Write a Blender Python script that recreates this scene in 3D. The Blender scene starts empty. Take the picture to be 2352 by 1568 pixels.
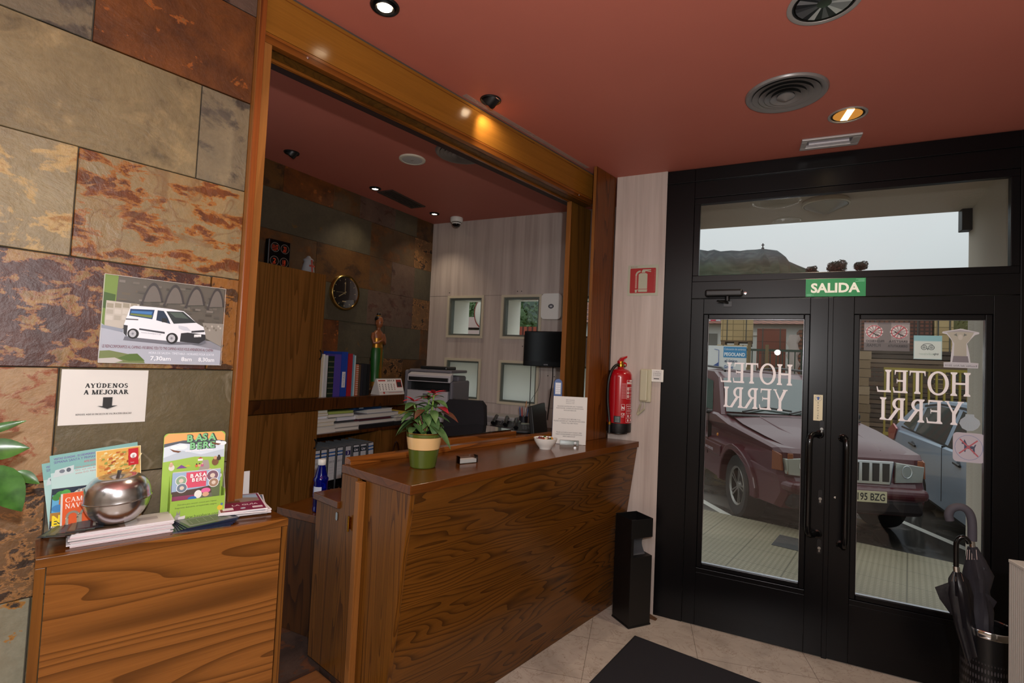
import bpy, bmesh, math, random
from mathutils import Vector as V, Matrix as M
from mathutils.geometry import tessellate_polygon
S = bpy.context.scene
C = S.collection
rad, sin, cos, pi = math.radians, math.sin, math.cos, math.pi
random.seed(7)

# ------------------------------------------------------------------ camera, sky, main lights, exposure
FPX, PITCH, ROLL, YAW, EYE = 1165.0, rad(2.25), rad(2.63), rad(26.2), 1.6
_fw = V((-sin(YAW)*cos(PITCH), cos(YAW)*cos(PITCH), sin(PITCH)))
_r0 = V((cos(YAW), sin(YAW), 0)); _u0 = _r0.cross(_fw)
_r = _r0*cos(ROLL) + _u0*sin(ROLL); _u = _u0*cos(ROLL) - _r0*sin(ROLL)
cam = bpy.data.cameras.new('camera'); camo = bpy.data.objects.new('camera', cam); C.objects.link(camo)
cam.sensor_width = 36; cam.lens = 36*FPX/2352; cam.clip_start = .02; cam.clip_end = 2000
camo.matrix_world = M(((_r.x, _u.x, -_fw.x, 0), (_r.y, _u.y, -_fw.y, 0), (_r.z, _u.z, -_fw.z, EYE), (0, 0, 0, 1)))
S.camera = camo
w = bpy.data.worlds.new('overcast_sky'); S.world = w; w.use_nodes = True
nt = w.node_tree; nt.nodes.clear()
def _n(tree, typ, **kw):
    n = tree.nodes.new(typ)
    for k, v in kw.items():
        if k in n.inputs.keys() and not hasattr(type(n), k): n.inputs[k].default_value = v
        else: setattr(n, k, v)
    return n
tc = _n(nt, 'ShaderNodeTexCoord'); sx = _n(nt, 'ShaderNodeSeparateXYZ'); nt.links.new(tc.outputs['Generated'], sx.inputs[0])
mx = _n(nt, 'ShaderNodeMath', operation='MAXIMUM'); mx.inputs[1].default_value = 0; nt.links.new(sx.outputs['Z'], mx.inputs[0])
ml = _n(nt, 'ShaderNodeMath', operation='MULTIPLY_ADD'); ml.inputs[1].default_value = 2.0; ml.inputs[2].default_value = 1.0; nt.links.new(mx.outputs[0], ml.inputs[0])
ns = _n(nt, 'ShaderNodeTexNoise'); ns.inputs['Scale'].default_value = 3.0; ns.inputs['Detail'].default_value = 4; nt.links.new(tc.outputs['Generated'], ns.inputs['Vector'])
m2 = _n(nt, 'ShaderNodeMath', operation='MULTIPLY_ADD'); m2.inputs[1].default_value = .18; m2.inputs[2].default_value = .86; nt.links.new(ns.outputs[0], m2.inputs[0])
m3 = _n(nt, 'ShaderNodeMath', operation='MULTIPLY'); nt.links.new(ml.outputs[0], m3.inputs[0]); nt.links.new(m2.outputs[0], m3.inputs[1])
bg = _n(nt, 'ShaderNodeBackground'); bg.inputs['Color'].default_value = (.6, .64, .66, 1); nt.links.new(m3.outputs[0], bg.inputs['Strength'])
wo = _n(nt, 'ShaderNodeOutputWorld'); nt.links.new(bg.outputs[0], wo.inputs[0])

def lamp(name, typ, loc, power, color=(1, 1, 1), target=None, **kw):
    l = bpy.data.lights.new(name, typ); l.energy = power; l.color = color
    for k, v in kw.items(): setattr(l, k, v)
    o = bpy.data.objects.new(name, l); C.objects.link(o); o.location = loc
    if target is not None: o.rotation_euler = (V(target)-V(loc)).to_track_quat('-Z', 'Y').to_euler()
    return o
# the photographer's flash just above the lens, and an added, unseen fill panel behind the camera
lamp('flash_light', 'POINT', (.18, -.06, 1.86), 112, (1, .985, .985), shadow_soft_size=.03)
lamp('added_fill_panel', 'AREA', (-.3, -1.3, 2.9), 110, (1, .98, .96), (-.3, -1.0, 0), shape='RECTANGLE', size=2.4, size_y=1.6)
S.view_settings.view_transform = 'Standard'; S.view_settings.look = 'None'; S.view_settings.gamma = 1; S.view_settings.use_curve_mapping = False
S.view_settings.exposure = 0.0
S.cycles.transparent_max_bounces = 32; S.cycles.max_bounces = 8; S.cycles.diffuse_bounces = 4; S.cycles.glossy_bounces = 4; S.cycles.adaptive_threshold = .025

# ------------------------------------------------------------------ frames: local x = out of the wall, y = to the right, z = up
WA = rad(14.5)                                  # reception opening and stone wall run 14.5 degrees off the door-wall normal
WM = M.Rotation(-WA, 4, 'Z')
BM = M.Rotation(-rad(5), 4, 'Z'); B0 = -3.2925  # back wall of the office
DM = M.Rotation(-pi/2, 4, 'Z')                  # door wall: d = -Y, t = X
DY = 3.46; CEIL = 2.925; OFLOOR = .17; WYD = 4.11
O0 = V((0, 0, EYE))
def ray(x, y): return _r*((x-1176)/FPX) - _u*((y-784)/FPX) + _fw
def hit(x, y, F, d):                            # sight line through a point of the photograph met with the plane local x = d of frame F
    n = (F.to_3x3() @ V((1, 0, 0))); v = ray(x, y); k = (d - O0.dot(n))/v.dot(n)
    return F.inverted() @ (O0 + v*k)
def hz(x, y, z, F=None):                        # the same with a level plane
    v = ray(x, y); p = O0 + v*((z-EYE)/v.z)
    return (F.inverted() @ p) if F else p
def T(x=0, y=0, z=0, rz=0, rx=0, ry=0): return M.Translation((x, y, z)) @ M.Rotation(rz, 4, 'Z') @ M.Rotation(ry, 4, 'Y') @ M.Rotation(rx, 4, 'X')

# ------------------------------------------------------------------ materials
MATS = {}
def srgb(h):
    if isinstance(h, str):
        h = h.lstrip('#'); h = [int(h[i:i+2], 16)/255 for i in (0, 2, 4)]
    return tuple((c/12.92 if c <= .04045 else ((c+.055)/1.055)**2.4) for c in h)
def base(name):
    m = bpy.data.materials.new(name); m.use_nodes = True
    return m, m.node_tree, m.node_tree.nodes['Principled BSDF']
def mat(col, rough=.5, metal=0, **kw):
    key = (str(col), rough, metal, str(sorted(kw.items())))
    if key in MATS: return MATS[key]
    m, t, b = base(kw.pop('name', 'paint'))
    b.inputs['Base Color'].default_value = (*srgb(col), 1); b.inputs['Roughness'].default_value = rough; b.inputs['Metallic'].default_value = metal
    for k, v in kw.items():
        if k == 'emit': b.inputs['Emission Color'].default_value = (*srgb(v[0]), 1); b.inputs['Emission Strength'].default_value = v[1]
        elif k == 'coat': b.inputs['Coat Weight'].default_value = v
        elif k == 'spec': b.inputs['Specular IOR Level'].default_value = v
        elif k == 'alpha': b.inputs['Alpha'].default_value = v
        elif k == 'trans': b.inputs['Transmission Weight'].default_value = v
        elif k == 'bump':
            n = _n(t, 'ShaderNodeTexNoise'); n.inputs['Scale'].default_value = v[0]; n.inputs['Detail'].default_value = 4
            tcn = _n(t, 'ShaderNodeTexCoord'); t.links.new(tcn.outputs['Object'], n.inputs['Vector'])
            bp = _n(t, 'ShaderNodeBump'); bp.inputs['Strength'].default_value = v[1]; bp.inputs['Distance'].default_value = .01
            t.links.new(n.outputs[0], bp.inputs['Height']); t.links.new(bp.outputs[0], b.inputs['Normal'])
    MATS[key] = m
    return m
def ink(col): return mat(col, .45, name='print')
def ramp(t, stops, interp='LINEAR'):
    r = _n(t, 'ShaderNodeValToRGB'); e = r.color_ramp.elements; r.color_ramp.interpolation = interp
    while len(e) < len(stops): e.new(.5)
    for k, (p, c) in enumerate(stops): e[k].position = p; e[k].color = (*(srgb(c) if not isinstance(c, float) else (c,)*3), 1)
    return r
def mapped(t, scale=(1, 1, 1), loc=(0, 0, 0), rot=(0, 0, 0), coord='Object'):
    a = _n(t, 'ShaderNodeTexCoord'); mp = _n(t, 'ShaderNodeMapping'); t.links.new(a.outputs[coord], mp.inputs[0])
    mp.inputs['Scale'].default_value = scale; mp.inputs['Location'].default_value = loc; mp.inputs['Rotation'].default_value = rot
    return mp
def noise(t, vec, scale, detail=4, rough=.55, dist=0):
    n = _n(t, 'ShaderNodeTexNoise'); t.links.new(vec.outputs[0], n.inputs['Vector'])
    n.inputs['Scale'].default_value = scale; n.inputs['Detail'].default_value = detail; n.inputs['Roughness'].default_value = rough; n.inputs['Distortion'].default_value = dist
    return n
def mixc(t, fac, a, b, mode='MIX'):
    x = _n(t, 'ShaderNodeMix', data_type='RGBA', blend_type=mode)
    for s, v in ((0, fac), (6, a), (7, b)):
        if hasattr(v, 'outputs') or hasattr(v, 'is_output'): t.links.new(v if hasattr(v, 'is_output') else v.outputs[0], x.inputs[s])
        elif s == 0: x.inputs[0].default_value = v
        else: x.inputs[s].default_value = (*srgb(v), 1)
    return x.outputs[2]
def math1(t, op, a, b=0.0, c=None):
    n = _n(t, 'ShaderNodeMath', operation=op)
    for i, v in enumerate((a, b) if c is None else (a, b, c)):
        if hasattr(v, 'is_output'): t.links.new(v, n.inputs[i])
        else: n.inputs[i].default_value = v
    return n.outputs[0]
def wood(name, light, mid, dark, axis=2, rings=9, scale=2.2, rough=.3, seed=0., contrast=1., stretch=.16, coat=0., fibre=1.0):
    m, t, b = base(name)
    sc = [1, 1, 1]; sc[axis] = stretch
    mp = mapped(t, sc, (seed, seed*1.7, seed*.6))
    big = noise(t, mp, scale, 2.2, .35, .15)
    rg = math1(t, 'FRACT', math1(t, 'MULTIPLY', big.outputs[0], float(rings)))
    rr = ramp(t, [(0, 1.0), (.1, .8), (.34, .22), (.6, 0.0), (.985, 0.0), (1, 1.0)]); t.links.new(rg, rr.inputs[0])
    sf = [60, 60, 60]; sf[axis] = 1.6
    fb = noise(t, mapped(t, sf, (seed, 0, seed)), 3.0, 3, .7)
    fr = ramp(t, [(.3, 0.0), (.75, 1.0)]); t.links.new(fb.outputs[0], fr.inputs[0])
    lo = noise(t, mp, scale*.6, 2)
    lr = ramp(t, [(.3, light), (.7, mid)]); t.links.new(lo.outputs[0], lr.inputs[0])
    c1 = mixc(t, math1(t, 'MULTIPLY', rr.outputs[0], .8*contrast), lr, dark)
    c2 = mixc(t, math1(t, 'MULTIPLY', fr.outputs[0], .35*fibre), c1, dark)
    t.links.new(c2, b.inputs['Base Color']); b.inputs['Roughness'].default_value = rough
    b.inputs['Coat Weight'].default_value = coat*.5; b.inputs['Coat Roughness'].default_value = .15; b.inputs['Specular IOR Level'].default_value = .22
    bp = _n(t, 'ShaderNodeBump'); bp.inputs['Strength'].default_value = .06; bp.inputs['Distance'].default_value = .004
    t.links.new(fb.outputs[0], bp.inputs['Height']); t.links.new(bp.outputs[0], b.inputs['Normal'])
    return m
def slate(name, c1, c2, c3=None, cover=.5, pscale=5., rough=.5, bump=.5, seed=0., c4=None, streak=1.0, edge=.03, vein=None, rot=0.):
    """natural slate: two-tone mottle c1/c2, patches of c3 (fringed by c4) where a noise passes the cover value"""
    m, t, b = base(name)
    mp = mapped(t, (1, 1, 1), (seed*3.1, seed*1.3, seed*2.7), (rot, 0, 0))
    n1 = noise(t, mp, 6, 9, .66, .3); n2 = noise(t, mp, 55, 5, .65)
    r1 = ramp(t, [(.34, c1), (.66, c2)]); t.links.new(n1.outputs[0], r1.inputs[0])
    col = mixc(t, math1(t, 'MULTIPLY', n2.outputs[0], .45), r1, '6a5c48', 'MULTIPLY')
    if c3:
        mq = mapped(t, (1, 1, 1.5*streak), (seed*1.9, seed*4.1, seed), (rot, 0, 0))
        n3 = noise(t, mq, pscale*1.7, 9, .64, .35)
        if c4:
            r4 = ramp(t, [(cover-edge*2.2, 0.0), (cover-edge*1.6, 1.0)]); t.links.new(n3.outputs[0], r4.inputs[0]); col = mixc(t, r4, col, c4)
        r3 = ramp(t, [(cover-edge, 0.0), (cover, 1.0)]); t.links.new(n3.outputs[0], r3.inputs[0])
        n5 = noise(t, mp, 16, 5, .65, .5); r5 = ramp(t, [(.3, c3), (.72, tuple(x*.55 for x in [int(c3[i:i+2], 16)/255 for i in (0, 2, 4)]))]); t.links.new(n5.outputs[0], r5.inputs[0])
        col = mixc(t, r3, col, r5)
    if vein:
        nv = noise(t, mp, 3.0, 3, .5, 1.2); rv = ramp(t, [(.485, 0.0), (.5, 1.0), (.515, 0.0)]); t.links.new(nv.outputs[0], rv.inputs[0]); col = mixc(t, math1(t, 'MULTIPLY', rv.outputs[0], .6), col, vein)
    t.links.new(col, b.inputs['Base Color']); b.inputs['Roughness'].default_value = rough
    bp = _n(t, 'ShaderNodeBump'); bp.inputs['Strength'].default_value = bump; bp.inputs['Distance'].default_value = .012
    nb = noise(t, mp, 9, 8, .6, .6); h = math1(t, 'ADD', nb.outputs[0], math1(t, 'MULTIPLY', n2.outputs[0], .25))
    t.links.new(h, bp.inputs['Height']); t.links.new(bp.outputs[0], b.inputs['Normal'])
    return m
def glass(name, tint='ffffff', fac=.6, rough=0.0, ior=1.5):
    m = bpy.data.materials.new(name); m.use_nodes = True; t = m.node_tree; t.nodes.clear()
    tr = _n(t, 'ShaderNodeBsdfTransparent'); tr.inputs[0].default_value = (*srgb(tint), 1)
    gl = _n(t, 'ShaderNodeBsdfGlossy'); gl.inputs['Roughness'].default_value = rough
    fr = _n(t, 'ShaderNodeFresnel'); fr.inputs[0].default_value = ior
    mx = _n(t, 'ShaderNodeMixShader'); o = _n(t, 'ShaderNodeOutputMaterial')
    t.links.new(math1(t, 'MULTIPLY', fr.outputs[0], fac), mx.inputs[0]); t.links.new(tr.outputs[0], mx.inputs[1]); t.links.new(gl.outputs[0], mx.inputs[2]); t.links.new(mx.outputs[0], o.inputs[0])
    return m

# ------------------------------------------------------------------ mesh building
class MB:
    def __init__(s): s.v = []; s.f = []; s.mi = []; s.sm = []; s.mats = []
    def m(s, mt):
        if mt not in s.mats: s.mats.append(mt)
        return s.mats.index(mt)
    def add(s, vs, fs, mt, smooth=False, X=None):
        k = len(s.v); i = s.m(mt)
        s.v += [tuple((X @ V(p)) if X else p) for p in vs]
        for f in fs: s.f.append([k+a for a in f]); s.mi.append(i); s.sm.append(smooth)
        return s
    def box(s, a, b, mt, X=None):
        (x0, y0, z0), (x1, y1, z1) = a, b
        vs = [(x0, y0, z0), (x1, y0, z0), (x1, y1, z0), (x0, y1, z0), (x0, y0, z1), (x1, y0, z1), (x1, y1, z1), (x0, y1, z1)]
        return s.add(vs, [(0, 3, 2, 1), (4, 5, 6, 7), (0, 1, 5, 4), (1, 2, 6, 5), (2, 3, 7, 6), (3, 0, 4, 7)], mt, False, X)
    def cb(s, c, d, mt, X=None): return s.box([c[i]-d[i]/2 for i in range(3)], [c[i]+d[i]/2 for i in range(3)], mt, X)
    def prism(s, poly, h0, h1, mt, X=None, axis=2, smooth=False):
        """poly (2D) extruded along axis: 2 -> (x,y), 0 -> (y,z), 1 -> (x,z)"""
        f = {2: lambda p, h: (p[0], p[1], h), 0: lambda p, h: (h, p[0], p[1]), 1: lambda p, h: (p[0], h, p[1])}[axis]
        n = len(poly); area = sum(poly[i][0]*poly[(i+1) % n][1]-poly[(i+1) % n][0]*poly[i][1] for i in range(n))
        if (area < 0) != (axis == 1): poly = poly[::-1]
        vs = [f(p, h0) for p in poly] + [f(p, h1) for p in poly]
        tri = tessellate_polygon([[V((*p, 0)) for p in poly]])
        nrm = V((0, 0, 1))
        fs = []
        for tr in tri:
            a, b_, c = [V((*poly[q], 0)) for q in tr]; ccw = (b_-a).cross(c-a).z > 0
            up = ccw if axis != 1 else not ccw
            tr = tuple(tr); top = tr if up else tr[::-1]
            fs += [tuple(q+n for q in top), top[::-1]]
        for i in range(n): j = (i+1) % n; fs.append((i, j, j+n, i+n))
        if h1 < h0: fs = [q[::-1] for q in fs]
        s.add(vs, fs, mt, False, X)
        if smooth:
            for i in range(1, n+1): s.sm[-i] = True
        return s
    def lathe(s, prof, mt, n=24, X=None, smooth=True, mats=None, a0=0, a1=2*pi):
        """prof [(r,z)] bottom to top around local z; mats: one material per band"""
        full = abs(a1-a0-2*pi) < 1e-6; k = n if full else n+1
        vs = [(r*cos(a0+(a1-a0)*i/n), r*sin(a0+(a1-a0)*i/n), z) for r, z in prof for i in range(k)]
        if not mats:
            allf = []
        for j in range(len(prof)-1):
            fs = []
            for i in range(n):
                a, b = i, (i+1) % k
                q = [j*k+a, j*k+b, (j+1)*k+b, (j+1)*k+a]
                if prof[j][0] < 1e-6: q = [q[0], q[2], q[3]]
                elif prof[j+1][0] < 1e-6: q = [q[0], q[1], q[2]]
                fs.append(q)
            if mats: s._band(vs, fs, mats[j], smooth, X)
            else: allf += fs
        if not mats: s._band(vs, allf, mt, smooth, X)
        return s
    def _band(s, vs, fs, mt, smooth, X):
        used = sorted({i for f in fs for i in f}); mp = {u: i for i, u in enumerate(used)}
        s.add([vs[u] for u in used], [[mp[i] for i in f] for f in fs], mt, smooth, X)
    def tube(s, pts, r, mt, n=10, X=None, cap=True, smooth=True, closed=False):
        pts = [V(p) for p in pts]; N = len(pts); rs = r if isinstance(r, (list, tuple)) else [r]*N
        vs = []; up = None
        for i, p in enumerate(pts):
            d = (pts[(i+1) % N if closed else min(i+1, N-1)] - pts[(i-1) % N if closed else max(i-1, 0)]).normalized()
            if up is None: up = d.orthogonal().normalized()
            up = (up - d*up.dot(d)); up = up.normalized() if up.length > 1e-6 else d.orthogonal().normalized()
            sd = d.cross(up)
            vs += [p + (up*cos(2*pi*k/n) + sd*sin(2*pi*k/n))*rs[i] for k in range(n)]
        fs = [(i*n+k, i*n+(k+1) % n, ((i+1) % N)*n+(k+1) % n, ((i+1) % N)*n+k) for i in range(N if closed else N-1) for k in range(n)]
        s.add(vs, fs, mt, smooth, X)
        if cap and not closed: s.add(vs[:n], [tuple(range(n))[::-1]], mt, False, X); s.add(vs[-n:], [tuple(range(n))], mt, False, X)
        return s
    def disc(s, c, r, mt, n=24, X=None):
        return s.add([(c[0]+r*cos(2*pi*k/n), c[1]+r*sin(2*pi*k/n), c[2]) for k in range(n)], [tuple(range(n))], mt, False, X)
    def ball(s, c, r, mt, n=16, X=None, top=1.0):
        r = (r,)*3 if isinstance(r, (int, float)) else r
        pr = [(sin(pi*i/(n//2)), -cos(pi*i/(n//2))) for i in range(n//2+1)]
        Y = (X or M()) @ M.Translation(c) @ M.Diagonal((*r, 1))
        return s.lathe(pr, mt, n, Y)
    def loft(s, rings, mt, X=None, caps=True, smooth=True, closed=True):
        n = len(rings[0]); vs = [p for r in rings for p in r]
        fs = [(i*n+k, i*n+(k+1) % n, (i+1)*n+(k+1) % n, (i+1)*n+k) for i in range(len(rings)-1) for k in range(n if closed else n-1)]
        s.add(vs, fs, mt, smooth, X)
        if caps: s.add(rings[0], [tuple(range(n))[::-1]], mt, False, X); s.add(rings[-1], [tuple(range(n))], mt, False, X)
        return s
    def build(s, name, parent=None, bevel=0, seg=2, sub=0, **kw):
        me = bpy.data.meshes.new(name); me.from_pydata([tuple(p) for p in s.v], [], s.f)
        for mt in s.mats: me.materials.append(mt)
        me.polygons.foreach_set('material_index', s.mi); me.polygons.foreach_set('use_smooth', s.sm); me.update()
        if any(s.sm): me.set_sharp_from_angle(angle=rad(38))
        o = bpy.data.objects.new(name, me); C.objects.link(o)
        if parent: o.parent = parent
        if bevel:
            b = o.modifiers.new('bevel', 'BEVEL'); b.width = bevel; b.segments = seg; b.limit_method = 'ANGLE'; b.angle_limit = rad(40); b.use_clamp_overlap = True
        if sub:
            b = o.modifiers.new('smooth', 'SUBSURF'); b.levels = b.render_levels = sub
        for k, v in kw.items(): o[k] = v
        return o
def place(o, X): o.location = X.to_translation(); o.rotation_euler = X.to_euler()
def thing(name, label, cat, X=None, group=None):
    o = bpy.data.objects.new(name, None); C.objects.link(o); o.empty_display_size = .05
    if X is not None: place(o, X)
    o['label'] = label; o['category'] = cat
    if group: o['group'] = group
    return o
def single(name, mb, label, cat, X=None, group=None, **kw):
    o = mb.build(name, **kw)
    if X is not None: place(o, X)
    o['label'] = label; o['category'] = cat
    if group: o['group'] = group
    return o
def struct(name, mb, X=None, parent=None, **kw):
    o = mb.build(name, parent, **kw)
    if parent is None: o['kind'] = 'structure'
    if X is not None: place(o, X)
    return o
def dup(root, X, label=None, group=None):
    r = root.copy(); C.objects.link(r); place(r, X)
    if label: r['label'] = label
    if group: r['group'] = group
    for ch in list(root.children):
        c = ch.copy(); C.objects.link(c); c.parent = r
        for g in ch.children:
            q = g.copy(); C.objects.link(q); q.parent = c
    return r

# ------------------------------------------------------------------ print on flat faces
_txt = {}
def text_mesh(s, bold):
    if (s, bold) not in _txt:
        cu = bpy.data.curves.new('t', 'FONT'); cu.body = s; cu.size = 1; cu.offset = bold; cu.resolution_u = 3
        o = bpy.data.objects.new('t', cu); C.objects.link(o); dg = bpy.context.evaluated_depsgraph_get(); dg.update()
        e = o.evaluated_get(dg); me = e.to_mesh()
        _txt[(s, bold)] = ([(p.co.x, p.co.y) for p in me.vertices], [tuple(p.vertices) for p in me.polygons])
        e.to_mesh_clear(); bpy.data.objects.remove(o); bpy.data.curves.remove(cu)
    return _txt[(s, bold)]
def _q(x0, y0, x1, y1): return [(x0, y0), (x1, y0), (x1, y1), (x0, y1)]
def _dg(x0, y0, x1, y1, w): return [(x0-w/2, y0), (x0+w/2, y0), (x1+w/2, y1), (x1-w/2, y1)]
def serif_glyph(ch, W=.13, t=.05, sf=.065):
    """polygons of one roman capital, cap height 1; returns polygons, advance"""
    P = []; b = t*.8
    def stem(x, y0=0, y1=1, s0=True, s1=True, w=W):
        P.append(_q(x-w/2, y0, x+w/2, y1))
        if s0: P.append([(x-w/2-sf, y0), (x+w/2+sf, y0), (x+w/2+sf, y0+b), (x+w/2, y0+b*2.2), (x-w/2, y0+b*2.2), (x-w/2-sf, y0+b)])
        if s1: P.append([(x-w/2-sf, y1), (x-w/2-sf, y1-b), (x-w/2, y1-b*2.2), (x+w/2, y1-b*2.2), (x+w/2+sf, y1-b), (x+w/2+sf, y1)])
    def ringseg(cx, cy, ro, ri, a0, a1, n=18):
        for i in range(n):
            p, q = a0+(a1-a0)*i/n, a0+(a1-a0)*(i+1)/n
            P.append([(cx+ro[0]*cos(p), cy+ro[1]*sin(p)), (cx+ro[0]*cos(q), cy+ro[1]*sin(q)), (cx+ri[0]*cos(q), cy+ri[1]*sin(q)), (cx+ri[0]*cos(p), cy+ri[1]*sin(p))])
    def foot(x, y, w=.1): P.append(_q(x-w-sf*.4, y, x+w+sf*.4, y+b))
    ac = ch in 'ÚÓÁÉÍ'
    if ac: 
        u = dict(zip('ÚÓÁÉÍ', 'UOAEI'))[ch]; ps, adv = serif_glyph(u, W, t, sf); return ps + [[(adv*.45, 1.06), (adv*.53, 1.06), (adv*.68, 1.24), (adv*.54, 1.24)]], adv
    x = sf + W/2 + .02
    if ch == 'I': stem(x); adv = W+2*sf+.04
    elif ch == 'H': stem(x); stem(x+.56); P.append(_q(x, .48, x+.56, .48+t*1.3)); adv = x+.56+x
    elif ch == 'T': stem(.4, s1=False); P += [_q(.04, 1-t*1.2, .76, 1), [(.04, 1), (.04, .78), (.07, .78), (.12, 1)], [(.76, 1), (.68, 1), (.73, .78), (.76, .78)]]; adv = .8
    elif ch in 'ELF':
        stem(x, s1=(ch == 'L'))
        if ch != 'F': P += [_q(x, 0, x+.5, t*1.2), [(x+.42, 0), (x+.5, 0), (x+.54, .24), (x+.5, .24)]]
        if ch in 'EF': P += [_q(x, 1-t*1.2, x+.46, 1), [(x+.46, 1), (x+.46, .79), (x+.43, .79), (x+.38, 1)], _q(x, .49, x+.36, .49+t*1.2), _q(x+.33, .42, x+.36, .62), _q(x-W/2-sf, 1-b, x, 1)]
        adv = x+.58
    elif ch in 'OCQG':
        a = (0, 2*pi) if ch in 'OQ' else (rad(48), rad(318)); ringseg(.5, .5, (.47, .52), (.47-W*1.05, .52-t*1.3), *a, 30); adv = 1.0
        if ch in 'CG': P.append([(.76, .98), (.84, .98), (.84, .68), (.8, .68)]); adv = .92
        if ch == 'G': stem(.78, .04, .42, False, True)
        if ch == 'Q': P.append([(.5, .12), (.62, .14), (1.0, -.2), (.84, -.2)])
    elif ch == 'Y': P += [_dg(.4, .45, .12, 1, W*1.1), _dg(.4, .45, .7, 1, t*1.4)]; stem(.4, 0, .5, True, False); foot(.13, 1-b); foot(.69, 1-b, .06); adv = .84
    elif ch == 'V': P += [_dg(.42, 0, .12, 1, W*1.1), _dg(.42, 0, .7, 1, t*1.4)]; foot(.13, 1-b); foot(.69, 1-b, .06); adv = .84
    elif ch == 'A': P += [_dg(.12, 0, .42, 1, t*1.5), _dg(.7, 0, .4, 1, W*1.1), _q(.22, .32, .6, .32+t*1.2)]; foot(.12, 0, .06); foot(.7, 0); adv = .86
    elif ch in 'RPDB':
        stem(x)
        if ch == 'D': ringseg(x+.1, .5, (.46, .5), (.46-W, .5-t*1.2), -pi/2, pi/2); P += [_q(x, 0, x+.11, t*1.2), _q(x, 1-t*1.2, x+.11, 1)]; adv = x+.62
        else:
            ringseg(x+.14, .74, (.29, .26), (.29-W*.95, .26-t*1.2), -pi/2, pi/2); P += [_q(x, .48, x+.15, .48+t*1.2), _q(x, 1-t*1.2, x+.15, 1)]; adv = x+.5
            if ch == 'R': P += [_dg(x+.55, 0, x+.2, .5, W*1.1), _q(x+.5, 0, x+.7, b)]; adv = x+.66
    elif ch == 'U': stem(x, .3, 1, False, True); stem(x+.5, .3, 1, False, True, t*1.5); ringseg(x+.25, .3, (.25+W/2, .32), (.25-W/2, .32-t*1.3), pi, 2*pi); adv = 2*x+.5
    elif ch == 'N': stem(x, w=t*1.5); stem(x+.56, s0=False, w=t*1.5); P.append(_dg(x+.54, 0, x+.02, 1, W*1.15)); adv = 2*x+.56
    elif ch == 'M': stem(x, w=t*1.5); stem(x+.74); P += [_dg(x+.36, 0, x+.03, 1, W*1.1), _dg(x+.38, 0, x+.72, 1, t*1.3)]; adv = 2*x+.74
    elif ch == 'J': stem(.4, .2, 1, False, True); ringseg(.22, .2, (.18+W/2, .24), (.18-W/2, .24-t*1.3), pi, 2*pi); P.append(_q(.0, .2, .1, .3)); adv = .56
    elif ch == 'S': ringseg(.35, .73, (.28, .29), (.28-W*.8, .29-t*1.5), rad(40), rad(270)); ringseg(.35, .27, (.3, .29), (.3-W*.8, .29-t*1.5), rad(-140), rad(90)); P += [_q(.55, .7, .6, .98), _q(.05, .02, .1, .3)]; adv = .7
    elif ch in '¡!': P += [_dg(.15, .1, .15, .7, W), _q(.08, .82, .22, .96)] if ch == '¡' else [_dg(.15, .3, .15, 1, W), _q(.08, .02, .22, .16)]; adv = .3
    elif ch == ' ': adv = .35
    else: adv = .5
    return P, adv
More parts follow.
